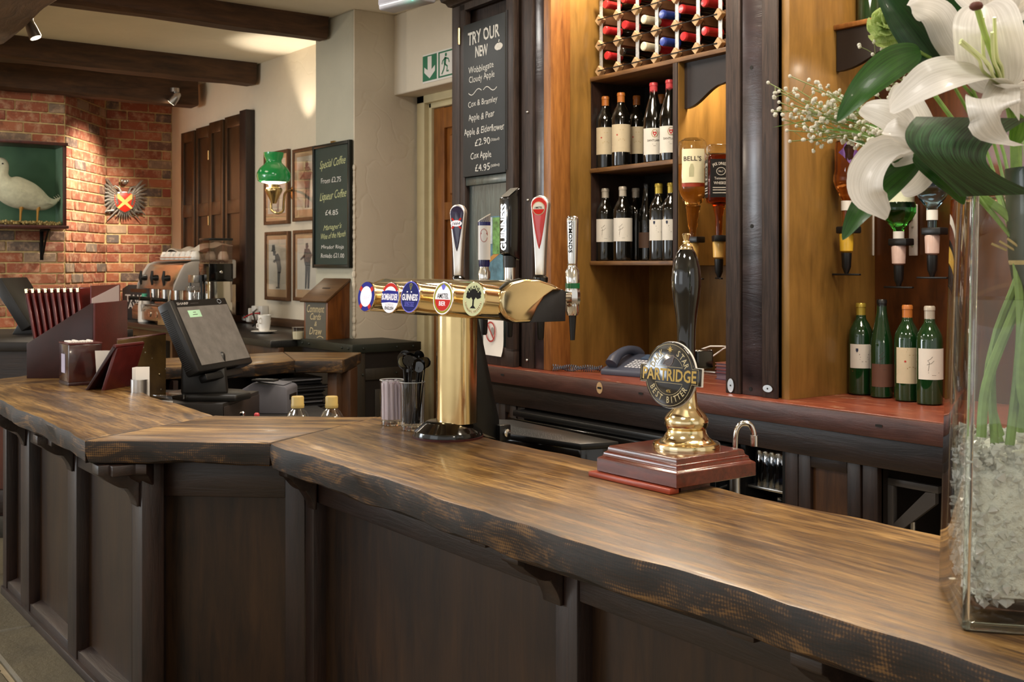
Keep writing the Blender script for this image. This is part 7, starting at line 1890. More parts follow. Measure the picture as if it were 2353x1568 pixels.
# special coffee chalkboard
def wall_board(name, lab, cat, corners, y, frame_m, panel_m, fw=0.02, ft=0.025):
    (xa, za), (xb, zb) = corners
    t = thing(name, lab, cat, ((xa+xb)/2, y, min(za, zb)))
    w_, h_ = xb-xa, abs(zb-za)
    for x_ in (-w_/2, w_/2-fw): MB().box(x_, x_+fw, -ft, 0, 0, h_).build('frame_side', frame_m, t, bevel=0.003)
    for z_ in (0, h_-fw): MB().box(-w_/2+fw, w_/2-fw, -ft, 0, z_, z_+fw).build('frame_rail', frame_m, t, bevel=0.003)
    MB().box(-w_/2+fw*0.8, w_/2-fw*0.8, -ft*0.55, 0, fw*0.8, h_-fw*0.8).build('panel', panel_m, t)
    return t, w_, h_
yb_ = YB-0.003
xa, xb = on_y(717, yb_-0.025), on_y(802, yb_-0.025)
za, zb = zat(616, xa, yb_), zat(337, xa, yb_)
sc_, w_, h_ = wall_board('chalkboard', 'tall green framed chalkboard headed Special Coffee', 'chalkboard', ((xa, za), (xb, zb)), yb_, plain('green_black_frame', '0f1511', 0.35, var=0.1), plain('chalk_green', '26352f', 0.55, var=0.15, vs=8))
TMs = facing((-w_/2, -0.0148, 0), FX)
M_script = plain('yellow_script', 'b8bc88', 0.7, var=0.1, vs=80); ma_ = MB(); mb_ = MB()
for s_, x_, y_, ww, hh, k in (('Special Coffee', 0.52, 0.835, 0.70, 0.085, 0), ('Liqueur Coffee', 0.53, 0.575, 0.72, 0.085, 0), ("Manager's", 0.52, 0.325, 0.50, 0.055, 0), ('Wine of the Month', 0.54, 0.262, 0.66, 0.045, 0), ('From £2.75', 0.48, 0.705, 0.54, 0.042, 1), ('£4.85', 0.5, 0.445, 0.34, 0.042, 1), ('Mirador Rioja', 0.52, 0.165, 0.60, 0.038, 1), ('Rosado £21.00', 0.52, 0.10, 0.62, 0.036, 1)):
    wobble(text_fit(MB(), s_, x_*w_, y_*h_, ww*w_, hh*h_, 0.0, 0.0 if k else 0.45, rot=0.04 if not k else 0.0), 0.0014, TMs, y_*7).build('chalk_line' if k else 'script_line', M_chalk if k else M_script, sc_, smooth=False)
MB().box(-0.02, 0.02, -0.012, 0.0, h_, h_+0.012).build('hanger', M_brassdark, sc_)
# framed prints
M_frame = wood('print_frame', '3a2313', '6f4a2c', 'z', 6.0, 0.4, 0.1); M_mount = plain('tan_mount', 'a88a68', 0.7, var=0.05); M_print = plain('print_paper', 'b8b2a4', 0.7, var=0.06); M_fig = plain('print_figure', '4a4c4c', 0.7, var=0.25, vs=60); M_figl = plain('print_figure_light', '7a736a', 0.7, var=0.25, vs=60)
def figure(kind):
    m_ = MB()
    if kind == 0:      # stooping man in a top hat
        for pts in ([(-0.030, 0.095), (-0.014, 0.095), (-0.010, 0.065), (-0.032, 0.065)], [(-0.036, 0.067), (-0.006, 0.062), (-0.006, 0.058), (-0.036, 0.063)], [(-0.026, 0.062), (-0.008, 0.058), (-0.010, 0.040), (-0.024, 0.042)], [(-0.012, 0.045), (0.006, 0.052), (0.018, 0.030), (0.026, -0.02), (0.022, -0.045), (0.004, -0.045), (-0.002, 0.0), (-0.012, 0.02)], [(0.002, -0.04), (0.020, -0.04), (0.014, -0.115), (0.004, -0.115)], [(-0.020, 0.02), (-0.006, 0.022), (-0.012, 0.005), (-0.026, 0.010)], [(-0.006, -0.113), (0.016, -0.113), (0.016, -0.120), (-0.008, -0.121)]):
            flat(m_, pts, 0.0)
    else:
        for pts in ([(-0.006, 0.095), (0.006, 0.098), (0.010, 0.08), (0.004, 0.068), (-0.006, 0.072)], [(-0.012, 0.07), (0.014, 0.070), (0.030, 0.040), (0.022, 0.02), (0.020, -0.01), (-0.010, -0.01), (-0.018, 0.03)], [(-0.036, 0.022), (-0.012, 0.045), (-0.010, 0.030), (-0.034, 0.014)], [(-0.008, -0.008), (0.020, -0.008), (0.014, -0.12), (0.004, -0.12), (0.005, -0.03), (-0.002, -0.12), (-0.010, -0.12)]):
            flat(m_, pts, 0.0)
    return m_
for pxa, pxb, pya, pyb, kind, lab in ((612, 668, 518, 353, 0, 'framed print half hidden behind the green lamp'), (614, 669, 689, 534, 0, 'framed print of a stooping figure in a top hat'), (678, 741, 510, 345, 1, 'framed print behind the upper left edge of the green chalkboard'), (679, 741, 691, 530, 1, 'framed print of a standing figure beside the comment box')):
    y = YA-0.003
    xa, xb = on_y(pxa, y), on_y(pxb, y)
    t, w_, h_ = wall_board('framed_print', lab, 'picture', ((xa, zat(pya, xa, y)), (xb, zat(pyb, xa, y))), y, M_frame, M_mount, 0.024, 0.022)
    pn_ = MB().box(-w_/2+0.055, w_/2-0.055, -0.0135, -0.0125, 0.075, h_-0.055).build('print', M_print, t)
    fg = figure(kind); sc2 = h_/0.34
    fg.v = [(p[0]*sc2*1.9, p[1]*sc2, p[2]) for p in fg.v]
    fg.build('printed_figure', M_fig if kind or pya > 600 else M_figl, pn_, M=facing((0, -0.0142, h_*0.53), FX), smooth=False)
    MB().box(-w_/2+0.026, w_/2-0.026, -0.0185, -0.0180, 0.026, h_-0.026).build('glazing', M_pane, t)
# green glass wall lamp
M_gglass = plain('green_lamp_glass', (0.012, 0.20, 0.045, 1), 0.12, var=0.1, vs=6, coat=0.6, emis=(0.015, 0.28, 0.06, 1), estr=0.2)
yl = 3.02; xl = on_y(629, yl); Dl = dep(xl, yl); ml = Dl/FPX; zl = lambda py: zof(py, Dl)
lp = thing('wall_lamp', 'brass wall lamp with green glass shade beside the framed prints', 'lamp', (xl, yl, zl(352)))
z0_ = zl(352); q = lambda py: zl(py)-z0_
RP = lambda px: px*ml
MB().lathe([(RP(31), q(419)), (RP(36), q(416)), (RP(38.5), q(407)), (RP(38), q(398)), (RP(32), q(387)), (RP(22), q(378)), (RP(18.5), q(374)), (RP(18), q(369)), (RP(22), q(360)), (RP(23), q(351)), (RP(21.5), q(351)), (RP(17), q(366)), (RP(17), q(375)), (RP(30), q(389)), (RP(35), q(403)), (RP(30), q(418))], 36, cap=False).build('glass_shade', M_gglass, lp)
MB().lathe([(RP(9), q(424)), (RP(28), q(419)), (RP(28), q(416)), (RP(10), q(400)), (RP(8), q(385))], 24).build('lit_chimney', plain('lamp_chimney_glow', 'fff4dc', 0.4, var=0, emis='fff0d0', estr=4.0), lp)
MB().lathe([(RP(6), q(468)), (RP(8), q(462)), (RP(14), q(450)), (RP(19), q(441)), (RP(20), q(436)), (RP(18), q(432)), (RP(12), q(430)), (RP(13), q(424))], 24).build('brass_font', M_brassdark, lp)
cpt = lambda px, py, dy: Vector((on_y(px, yl+dy)-xl, dy, q(py)))
MB().tube(spl([cpt(623, 466, 0), cpt(624, 482, 0.0), cpt(637, 490, 0.02), cpt(650, 484, 0.06), cpt(652, 462, 0.10), cpt(655, 440, 0.14), cpt(666, 432, 0.19), cpt(674, 432, 0.222)], 40), 0.008, 10).build('arm', M_brassdark, lp)
wp = cpt(674, 437, 0.224); MB().lathe([(0.04, 0), (0.038, 0.006), (0.025, 0.010)], 20, Matrix.Translation(wp) @ Matrix.Rotation(PI/2, 4, 'X') @ Matrix.Diagonal((0.8, 1.2, 1, 1))).build('wall_plate', M_brassdark, lp)
point('green_lamp_light', (xl, yl-0.06, zl(425)), 2.2, WARM, 0.03); spot('green_lamp_uplight', (xl+0.02, yl+0.05, zl(349)), (xl+0.05, yl+0.10, 2.5), 22, 70, 0.7, WARM, 0.01)
# shutters
sh = thing('shutters', 'tall dark panelled folding shutters on the cream wall behind the coffee machine', 'shutter', (0, 0, 0))
ysh = YA-0.05
es = [on_y(p, ysh) for p in (415.5, 446, 480, 512, 556)]; ztop_s = zat(290, es[2], ysh); z40 = 0.79
for k in range(4):
    a, b = es[k]+0.003, es[k+1]-0.003
    lf_ = bpy.data.objects.new('shutter_leaf', None); COL.objects.link(lf_); lf_.parent = sh
    dy = 0.012*(k % 2)
    s_ = 0.045 if k else 0.05
    zt2 = ztop_s+0.012*k
    for p_, r2 in ((a, a+s_), (b-s_, b)): MB().box(p_, r2, ysh+dy, ysh+dy+0.03, z40, zt2).build('stile', M_shutter, lf_, bevel=0.003)
    zm = zat(480, es[2], ysh)
    for p_, r2 in ((z40, z40+0.09), (zm-0.05, zm+0.05), (zt2-0.085, zt2)): MB().box(a+s_, b-s_, ysh+dy, ysh+dy+0.03, p_, r2).build('rail', M_shutter, lf_, bevel=0.003)
    MB().box(a+s_-0.01, b-s_+0.01, ysh+dy+0.018, ysh+dy+0.028, z40, zt2-0.02).build('recessed_panel', M_shutter, lf_)
xj = on_y(571, ysh); MB().box(es[4], xj, ysh-0.02, YA-0.002, z40, ztop_s+0.045).build('jamb', M_darkwood, sh, bevel=0.004)
for zz in (1.0, 1.45, 1.95): MB().lathe([(0.006, 0), (0.006, 0.07)], 8, Matrix.Translation((es[2], ysh-0.004, zz))).build('hinge', M_brassdark, sh)
# heraldic crest
xcr = XBR+0.0; ycr = on_x(283, XBR); zcr = zat(462, XBR, ycr); kx = dep(XBR, ycr)/FPX
cr = thing('wall_crest', 'silver double eagle crest with red and yellow shield on the brick wall', 'crest', (XBR+0.015, ycr, zcr))
Mcr = facing((0.0, 0, 0), FY); M_pewter = plain('pewter', (0.42, 0.40, 0.36, 1), 0.32, 0.85, var=0.35, vs=80)
S_ = kx*1.05
def fe(pts, z, w_): 
    mb = MB(); pp = [(p[0]*S_*1.15, p[1]*S_, z) for p in pts]; mb.tube([Mcr @ Vector(p) for p in pp], [w_*(1-0.75*i/(len(pp)-1)) for i in range(len(pp))], 6); return mb
rr = random.Random(4)
tips = [(36, 47), (41, 38), (43, 28), (44, 17), (44, 6), (43, -5), (40, -15), (35, -23), (28, -28), (22, -26)]
for sg in (-1, 1):
    for k, (tx_, ty_) in enumerate(tips):
        b_ = (sg*(15-0.3*k), 16-2.6*k); mid = (sg*(tx_*0.62+4), 16-2.6*k+(ty_-16+2.6*k)*0.55+2)
        fe([b_, mid, (sg*tx_*0.9, mid[1]*0.3+ty_*0.7), (sg*tx_, ty_)], 0.010, 0.017).build('feather', M_pewter, cr)
        if k < 9: fe([b_, ((b_[0]+sg*tx_*0.66)/2, (b_[1]+ty_*0.7)/2), (sg*tx_*0.66, ty_*0.66)], 0.020, 0.014).build('feather', M_pewter, cr)
    fe([(sg*6, 16), (sg*11, 28), (sg*18, 32), (sg*24, 27)], 0.022, 0.013).build('eagle_head', M_pewter, cr)
    fe([(sg*12, -20), (sg*24, -34), (sg*32, -44)], 0.014, 0.009).build('flag_staff', M_pewter, cr)
    fe([(sg*18, 24), (sg*32, 48)], 0.02, 0.006).build('lance', M_pewter, cr)
    fe([(sg*20, -22), (sg*34, -24), (sg*40, -30)], 0.016, 0.012).build('cannon', M_pewter, cr)
for k in range(7): fe([((k-3)*2.0, -20), ((k-3)*4.2, -32), ((k-3)*5.0, -42+abs(k-3)*2)], 0.014, 0.010).build('tail_feather', M_pewter, cr)
mb = MB(); mb.ball(Mcr @ Vector((0, 41*S_, 0.02)), 0.022, 10, 6); mb.ball(Mcr @ Vector((-6*S_, 43*S_, 0.02)), 0.013, 8, 5); mb.ball(Mcr @ Vector((6*S_, 43*S_, 0.02)), 0.013, 8, 5); mb.build('crown', M_pewter, cr)
shp = [(-20, 14), (-10, 17.5), (0, 19), (10, 17.5), (20, 14), (20.5, 0), (17, -12), (9, -21), (0, -26), (-9, -21), (-17, -12), (-20.5, 0)]
def shield(k, z0, z1, m, name): return MB().prism([(p[0]*S_*k*1.15, p[1]*S_*k) for p in shp], z0, z1, 'z', Mcr).build(name, m, cr, bevel=0.001)
shield(1.06, 0.010, 0.026, M_pewter, 'shield_rim'); shield(0.97, 0.012, 0.029, plain('shield_red', 'c0301e', 0.35, var=0.05), 'shield')
for sg in (1, -1):
    m_ = MB(); c = 3.6
    flat(m_, [((-18*sg)*S_*1.1, (13-c*0.0)*S_), ((-18*sg+c*1.6*sg)*S_*1.1, (15)*S_), ((15.0*sg)*S_*1.1, (-15)*S_), ((12*sg)*S_*1.1, (-18)*S_), ((-19.5*sg)*S_*1.1, (9)*S_)][::sg], 0.0, Mcr @ Matrix.Translation((0, 0, 0.0300+0.0004*sg)))
    m_.build('yellow_band', plain('shield_yellow_%d' % (sg+1), 'd8b868', 0.35, var=0.05), cr, smooth=False)
# duck in a glass case
xk = Pl[0]+0.012
yR = on_x(153, xk+0.28); yL_ = yR-0.72
dk = thing('display_case', 'wood framed glass case on the brick chimney holding a stuffed duck', 'display case', (xk, yR, 0))
M_caseW = wood('case_wood', '2c1210', '54261f', 'z', 5.0, 0.35, 0.08)
Dk = dep(xk+0.28, yR); zk0, zk1 = zof(519, Dk), zof(336, Dk); dpt = 0.28
M_greenbk = plain('case_green', '54745c', 0.8, var=0.12, vs=4)
MB().box(0, 0.006, yL_-yR, 0, zk0, zk1).build('back_board', M_greenbk, dk)
MB().box(0, dpt+0.02, yL_-yR-0.01, 0.012, zk0-0.022, zk0).build('base_board', M_caseW, dk, bevel=0.004)
MB().box(0, dpt+0.012, yL_-yR-0.008, 0.008, zk1, zk1+0.022).build('top_board', M_caseW, dk, bevel=0.003)
for y_ in (yL_-yR, -0.022): MB().box(dpt-0.02, dpt, y_, y_+0.022, zk0, zk1).build('corner_post', M_caseW, dk, bevel=0.002)
MB().box(0.006, dpt-0.02, -0.004, 0.0, zk0, zk1).build('end_board', plain('case_end_green', '6f8a76', 0.7, var=0.1), dk)
MB().box(dpt-0.012, dpt-0.010, yL_-yR+0.022, -0.022, zk0, zk1).build('glazing', pane('case_glass', (0.96, 0.98, 0.96, 1), 0.05), dk)
mb = MB(); rr = random.Random(7)
for k in range(420):
    mb.ball((rr.uniform(0.015, dpt-0.03), rr.uniform(yL_-yR+0.03, -0.02), zk0+0.008+rr.uniform(0, 0.02)), rr.uniform(0.006, 0.011), 5, 3)
gv = mb.build('gravel', plain('pale_gravel', 'b59a66', 0.9, var=0.3, vs=60), dk); gv['kind'] = 'stuff'
# duck body: skin of cross sections along its length
dux = thing('stuffed_duck', 'white stuffed duck standing on gravel inside the glass case', 'duck', (xk+0.135, yR, zk0+0.022))
def dpt_(px, py):      # duck plane x = xk+0.135
    y_ = on_x(px, xk+0.135); return (y_-yR, zat(py, xk+0.135, y_)-zk0-0.022)
secs = [(133, 462, 3, 3), (122, 466, 9, 8), (108, 468, 17, 15), (90, 462, 26, 24), (70, 452, 33, 32), (48, 446, 37, 38), (28, 438, 37, 40), (12, 430, 33, 38), (2, 418, 26, 33), (0, 403, 19, 26), (4, 392, 14, 20), (8, 383, 13, 17), (8, 376, 12, 14), (2, 371, 12, 10), (-8, 372, 8, 7), (-18, 375, 6, 4)]
md = dep(xk+0.135, yR-0.2)/FPX; vs = []; n = 14
for i, (px_, py_, rz_, ry_) in enumerate(secs):
    y_, z_ = dpt_(px_, py_)
    p0 = secs[max(i-1, 0)]; p1 = secs[min(i+1, len(secs)-1)]
    tx, tz = -(p1[0]-p0[0]), (p1[1]-p0[1]); L = math.hypot(tx, tz); nx, nz = tz/L, tx/L
    for k in range(n):
        a = 2*PI*k/n; o_ = math.cos(a)*rz_*md
        vs.append((math.sin(a)*ry_*md*0.85, y_+o_*(-nx)*0.0+o_*(tz/L)*(-1), z_+o_*(-tx/L)*(-1)))
fs = [(i*n+k, i*n+(k+1) % n, (i+1)*n+(k+1) % n, (i+1)*n+k) for i in range(len(secs)-1) for k in range(n)] + [tuple(range(n)), tuple((len(secs)-1)*n+k for k in range(n))]
me = MB().add(vs, fs).mesh('body', angle=80); bm = bmesh.new(); bm.from_mesh(me); bmesh.ops.recalc_face_normals(bm, faces=bm.faces[:]); bm.to_mesh(me); bm.free(); me.polygons.foreach_set('use_smooth', [True]*len(me.polygons))
M_duck = plain('white_feathers', 'd8d0bc', 0.9, var=0.12, vs=30, bump=0.4, bs=50)
bo = put('body', me, M_duck, dux); bo.modifiers.new('sub', 'SUBSURF').render_levels = 2
wg = MB()
a0 = dpt_(40, 440); a1 = dpt_(118, 470)
def wing(u, v):
    y_ = a0[0]+(a1[0]-a0[0])*u; z_ = a0[1]+(a1[1]-a0[1])*u+(v-0.5)*0.11*math.sin(PI*min(1, u*0.9+0.12))
    return (0.092*(1-0.72*u)*(1-0.25*(2*v-1)**2)+0.012, y_, z_)
wg.grid(wing, 12, 8); wg.build('wing', M_duck, dux, solid=0.006)
for a in (47, 86):
    p0 = dpt_(a, 476); p1 = dpt_(a, 498)
    lg = MB(); lg.tube([(0.03, p0[0], p0[1]), (0.03, p0[0]-0.005, (p0[1]+p1[1])/2), (0.03, p0[0]-0.008, 0.006)], [0.016, 0.008, 0.006], 8)
    for s2 in (-0.3, 0.0, 0.3): lg.tube([(0.03, p0[0]-0.008, 0.006), (0.03+0.05*math.sin(s2), p0[0]-0.05*math.cos(s2)-0.005, 0.003)], 0.004, 5)
    lg.build('leg', plain('duck_orange_%d' % a, 'b5803a', 0.6), dux)
mb = MB(); pt = dpt_(128, 462)
for k in range(3): mb.tube([(0.0, pt[0]-0.02, pt[1]), (0.0, pt[0]+0.02+0.006*k, pt[1]+0.012*k), (0.0, pt[0]+0.014*(k-1), pt[1]+0.03+0.008*k)], [0.008, 0.006, 0.002], 6)
mb.build('tail_curl', M_duck, dux)
e_ = dpt_(3, 377); MB().ball((0.040, e_[0], e_[1]), 0.006, 8, 5).build('eye', M_black, dux)
# iron bracket below the case
bk = thing('shelf_bracket', 'black wrought iron bracket under the duck case', 'bracket', (xk, yR-0.1, 0))
zb1 = zk0-0.023; zb0_ = zof(598, Dk)
MB().box(0.0, 0.012, -0.012, 0.012, zb0_, zb1).build('upright', M_iron, bk, bevel=0.002); MB().box(0.0, 0.2, -0.012, 0.012, zb1-0.012, zb1).build('arm', M_iron, bk, bevel=0.002)
MB().tube([(0.01, 0, zb0_+0.02), (0.06, 0, zb0_+0.06), (0.12, 0, zb1-0.07), (0.19, 0, zb1-0.01)], 0.007, 8).build('scroll', M_iron, bk)
spot('brick_spot_beam', (on_y(402, 2.95), 2.93, 2.30), (Pl[0]-0.25, 2.42, 1.45), 200, 92, 1.0, WARM, 0.02)
# ceiling spotlights
def spotlamp(lab, x, y, ztop, zdrop, aim, s=1.0):
    t = thing('spotlight', lab, 'spotlight', (x, y, ztop-zdrop))
    MB().lathe([(0.035*s, zdrop-0.03), (0.035*s, zdrop)], 20).build('ceiling_rose', M_steel, t); MB().lathe([(0.006, 0.0), (0.006, zdrop-0.02)], 10).build('stem', M_steel, t)
    Mq = Vector(aim).normalized().to_track_quat('Z', 'Y').to_matrix().to_4x4()
    hd = MB().lathe([(0.012, -0.055), (0.022, -0.045), (0.030*s, -0.01), (0.034*s, 0.035), (0.034*s, 0.045), (0.030*s, 0.046)], 22).build('head', M_steel, t, M=Mq)
    flat(MB(), disc_pts(0.029*s, 20), 0.0466).build('lit_face', M_lamp_on, hd)
    return t
x_ = on_y(456, 3.18)+0.045; y_ = on_x(402, x_); z_ = zat(226, x_, y_); spotlamp('small steel spotlight in front of the far beam, aimed at the brick', x_, y_, zat(203, x_, y_), zat(203, x_, y_)-z_, (Pl[0]-0.25-x_, -0.5, -0.75))
p = PD(74, 68, 5.6); spotlamp('small steel spotlight hanging beside the rough beam', p.x, p.y, 2.57, 2.57-p.z, (0.25, 0.35, -1), 0.9)
# exit sign
xs0, xs1 = on_y(973, YS), on_y(1052, YS); zs0, zs1 = zat(189, xs0, YS), zat(131, xs0, YS)
ex = thing('exit_sign', 'green and white fire exit sign above the door recess', 'sign', (xs0, YS, zs0))
w_, h_ = xs1-xs0, zs1-zs0
MB().box(0, w_, -0.004, -0.0005, -0.01, h_+0.008).build('plate', M_whitepl, ex)
M_egreen = plain('exit_green', '1f6b4a', 0.5, var=0.03); Ms = facing((0, -0.0046, 0), FX); half = w_*0.42
flat(MB(), [(0, 0), (half, 0), (half, h_), (0, h_)], 0, Ms).build('green_panel', M_egreen, ex, smooth=False); flat(MB(), [(half+0.015, 0), (w_, 0), (w_, h_), (half+0.015, h_)], 0, Ms).build('green_panel', M_egreen, ex, smooth=False)
c = half/2
flat(MB(), [(c-0.14*half, h_*0.95), (c-0.14*half, h_*0.42), (c-0.38*half, h_*0.56), (c-0.38*half, h_*0.34), (c, h_*0.08), (c+0.38*half, h_*0.34), (c+0.38*half, h_*0.56), (c+0.14*half, h_*0.42), (c+0.14*half, h_*0.95)], 0.0006, Ms).build('arrow', M_whitepl, ex, smooth=False)
d0_ = half+0.03; flat(MB(), [(d0_, h_*0.06), (d0_+0.5*half, h_*0.06), (d0_+0.9*half, h_*0.06), (d0_+0.9*half, h_*0.94), (d0_, h_*0.94)], 0.0006, Ms).build('doorway', M_whitepl, ex, smooth=False)
m_ = MB(); fx = d0_+0.4*half; flat(m_, disc_pts(0.010, 14, fx+0.004, h_*0.84), 0.0012, Ms)
for pts, wd in (([(fx, h_*0.75), (fx-0.008, h_*0.5)], 0.020), ([(fx-0.008, h_*0.5), (fx+0.018, h_*0.38), (fx+0.012, h_*0.2), (fx+0.03, h_*0.2)], 0.010), ([(fx-0.008, h_*0.5), (fx-0.016, h_*0.3), (fx-0.036, h_*0.12)], 0.010), ([(fx, h_*0.72), (fx+0.028, h_*0.66), (fx+0.036, h_*0.52)], 0.008), ([(fx-0.004, h_*0.72), (fx-0.028, h_*0.62), (fx-0.034, h_*0.5)], 0.008)): stroke(m_, pts, wd, 0.0012, Ms)
m_.build('running_figure', M_egreen, ex, smooth=False)
# emergency light on the ceiling
p = PD(935, 8, 4.7); em = thing('emergency_light', 'white emergency light with green indicator at the ceiling', 'light fitting', (p.x, p.y, zof(16, 4.7)), 0.15)
MB().box(-0.15, 0.15, -0.04, 0.04, 0.02, CEIL-zof(16, 4.7)).build('housing', plain('grey_white_housing', '9a98a0', 0.4), em, bevel=0.01); MB().box(-0.14, 0.14, -0.045, 0.045, 0.0, 0.03).build('diffuser', plain('frosted_cover', 'b0b0b8', 0.3), em, bevel=0.012, segs=3)
MB().ball((0.09, -0.046, 0.012), 0.006, 8, 5).build('indicator', plain('green_led', '20d080', 0.4, var=0, emis='30ffa0', estr=12), em); point('indicator_glow', (p.x+0.09, p.y-0.075, zof(16, 4.7)-0.02), 0.05, (0.1, 1.0, 0.55), 0.01)
# ---------------------------------------------------------------- coffee machine
M_cm = plain('coffee_machine_silver', 'b0aaa4', 0.3, 0.4, var=0.04); M_cmb = plain('coffee_machine_bronze', (0.45, 0.34, 0.24, 1), 0.22, 0.9, var=0.1)
ycm = 2.72; xcm = on_y(415, ycm)
cm = thing('coffee_machine', 'silver espresso machine with black steam levers on the far worktop', 'coffee machine', (xcm, ycm, WT))
Dm = dep(xcm, ycm); qz = lambda py: zof(py, Dm)-WT
Wm, dm = 0.76, 0.40
Hm = qz(598)
side = [(-0.05, qz(668)), (-0.045, qz(655)), (0.0, qz(622)), (0.03, qz(607)), (0.08, qz(601)), (dm, Hm), (dm, qz(640)), (0.14, qz(668))]
for x_ in (0.0, -Wm): MB().prism(side, x_-0.02, x_, 'x').build('side_panel', M_cm, cm, bevel=0.004)
MB().prism([(p[0]+0.012, p[1]+0.005 if i in (0, 6, 7) else p[1]-0.006) for i, p in enumerate(side)], -Wm+0.001, -0.021, 'x').build('upper_body', M_cmb, cm, bevel=0.003)
MB().box(-Wm, -0.0, 0.16, dm, 0.06, qz(655)).build('rear_body', M_cmb, cm, bevel=0.004)
MB().prism([(-0.09, 0.02), (0.16, 0.02), (0.16, 0.13), (-0.07, 0.13), (-0.09, 0.10)], -Wm, 0.0, 'x').build('drip_base', M_cmb, cm, bevel=0.008, segs=2)
MB().box(-Wm+0.02, -0.02, -0.08, 0.15, 0.131, 0.135).build('grate', M_steel, cm)
for x_, y_ in ((-0.05, -0.04), (-Wm+0.05, -0.04), (-0.05, dm-0.05), (-Wm+0.05, dm-0.05)): MB().lathe([(0.022, 0), (0.02, 0.022)], 12, Matrix.Translation((x_, y_, 0))).build('foot', M_black, cm)
for k in range(2): MB().lathe([(0.022, 0), (0.022, 0.008), (0.017, 0.009)], 18, Matrix.Translation((-0.22-0.14*k, -0.088, 0.07)) @ Matrix.Rotation(PI/2, 4, 'X')).build('gauge', M_chrome, cm)
for k in range(3):
    x_ = -0.10-0.24*k
    lv = MB(); lv.lathe([(0.02, 0), (0.022, 0.02), (0.012, 0.05)], 12, Matrix.Translation((x_, -0.04, qz(640))) @ Matrix.Rotation(PI/2, 4, 'X')); lv.tube([(x_, -0.08, qz(640)-0.05), (x_, -0.085, qz(640)), (x_, -0.08, qz(640)+0.05)], [0.008, 0.014, 0.008], 8); lv.build('steam_lever', M_black, cm)
    gh = MB(); gh.lathe([(0.034, qz(690)), (0.036, qz(668))], 18, Matrix.Translation((x_, 0.02, 0))); gh.build('group_head', M_chrome, cm)
    ph_ = MB(); ph_.lathe([(0.03, qz(697)), (0.034, qz(690))], 16, Matrix.Translation((x_, 0.02, 0))); ph_.tube([(x_, -0.01, qz(694)), (x_, -0.10, qz(690)), (x_, -0.17, qz(688))], [0.008, 0.013, 0.015], 8); ph_.build('portafilter', M_black, cm)
MB().tube([(-0.03, -0.06, qz(668)), (-0.03, -0.07, qz(690)), (-0.03, -0.06, qz(710))], 0.007, 8).build('steam_wand', M_chrome, cm)
MB().box(-Wm+0.02, -0.02, 0.08, dm, Hm-0.004, Hm+0.004).build('cup_tray', M_steel, cm)
for a_, b_ in (((-Wm+0.02, 0.08), (-0.02, 0.08)),): MB().tube([(a_[0], a_[1], Hm+0.02), (b_[0], b_[1], Hm+0.02)], 0.004, 6).build('tray_rail', M_chrome, cm)
cup_me = MB().lathe([(0.038, 0), (0.040, 0.004), (0.036, 0.03), (0.024, 0.055), (0.022, 0.058)], 18).mesh('cup_body'); cup_me.materials.append(M_white)
hd_me = MB().tube([(0.036, 0, 0.02), (0.054, 0, 0.022), (0.052, 0, 0.042), (0.030, 0, 0.046)], 0.004, 6).mesh('handle'); hd_me.materials.append(M_white)
gC = 'upturned cups on the coffee machine'; rr = random.Random(5)
for k, (u, v) in enumerate([(x, y) for x in (-0.07, -0.17, -0.27, -0.37, -0.47, -0.57, -0.67) for y in (0.13,)] + [(-0.12, 0.26), (-0.34, 0.26), (-0.06, 0.33)]):
    t = thing('coffee_cup', 'white upturned cup on the coffee machine, %s' % (['first from the right in the front row', 'second from the right in the front row', 'third from the right in the front row', 'fourth from the right in the front row', 'fifth from the right in the front row', 'sixth from the right in the front row', 'leftmost in the front row', 'in the back row near the grinder', 'in the back row in the middle', 'at the back right corner'][k]), 'cup', (xcm+u, ycm+v, WT+Hm+0.0045), rr.uniform(2.2, 4.0), gC)
    put('cup_body', cup_me, None, t); put('handle', hd_me, None, t)
mb = MB(); mb.grid(lambda u, v: (-0.72+0.66*u, 0.14+0.26*v, 0.066+0.05*v+0.012*math.sin(u*9+v*3)+0.03*math.exp(-((u-0.85)**2+(v-0.6)**2)*12)+0.008*math.sin(v*12+u*5)-0.05*max(0, 0.12-u)*4), 30, 16)
tag(mb.build('tea_towel', plain('white_cloth', 'd8d2c4', 0.9, var=0.04), loc=(xcm, ycm, WT+Hm), solid=0.004), 'white tea towel draped over the cups on the coffee machine', 'cloth')
# grinder
yg = 2.68; xg = on_y(481, yg); Dg = dep(xg, yg); gz = lambda py: zof(py, Dg)-WT
gd = thing('coffee_grinder', 'tall coffee grinder with clear bean hopper beside the espresso machine', 'grinder', (xg, yg, WT))
a_, b_ = -0.17, 0.155
MB().box(a_, 0, 0, b_, 0.0, gz(647)).build('body', plain('grinder_chrome', (0.6, 0.56, 0.5, 1), 0.1, 1.0, var=0.03), gd, bevel=0.004)
MB().box(a_-0.004, 0.004, -0.004, b_+0.004, gz(647), gz(606)).build('collar', M_blackgloss, gd, bevel=0.003); MB().ball((0.004, b_/2, gz(626)), 0.011, 10, 6, (0.3, 1, 1)).build('knob', M_chrome, gd)
for x0_, x1_, y0_, y1_ in ((a_, 0, 0, 0.003), (a_, 0, b_-0.003, b_), (a_, a_+0.003, 0, b_), (-0.003, 0, 0, b_)): MB().box(x0_, x1_, y0_, y1_, gz(606), gz(552)).build('hopper_side', pane('hopper_plastic', (0.86, 0.80, 0.76, 1), 0.16), gd)
MB().box(a_-0.003, 0.003, -0.003, b_+0.003, gz(552), gz(547)).build('hopper_lid', M_black, gd, bevel=0.002)
mb = MB(); rr = random.Random(17)
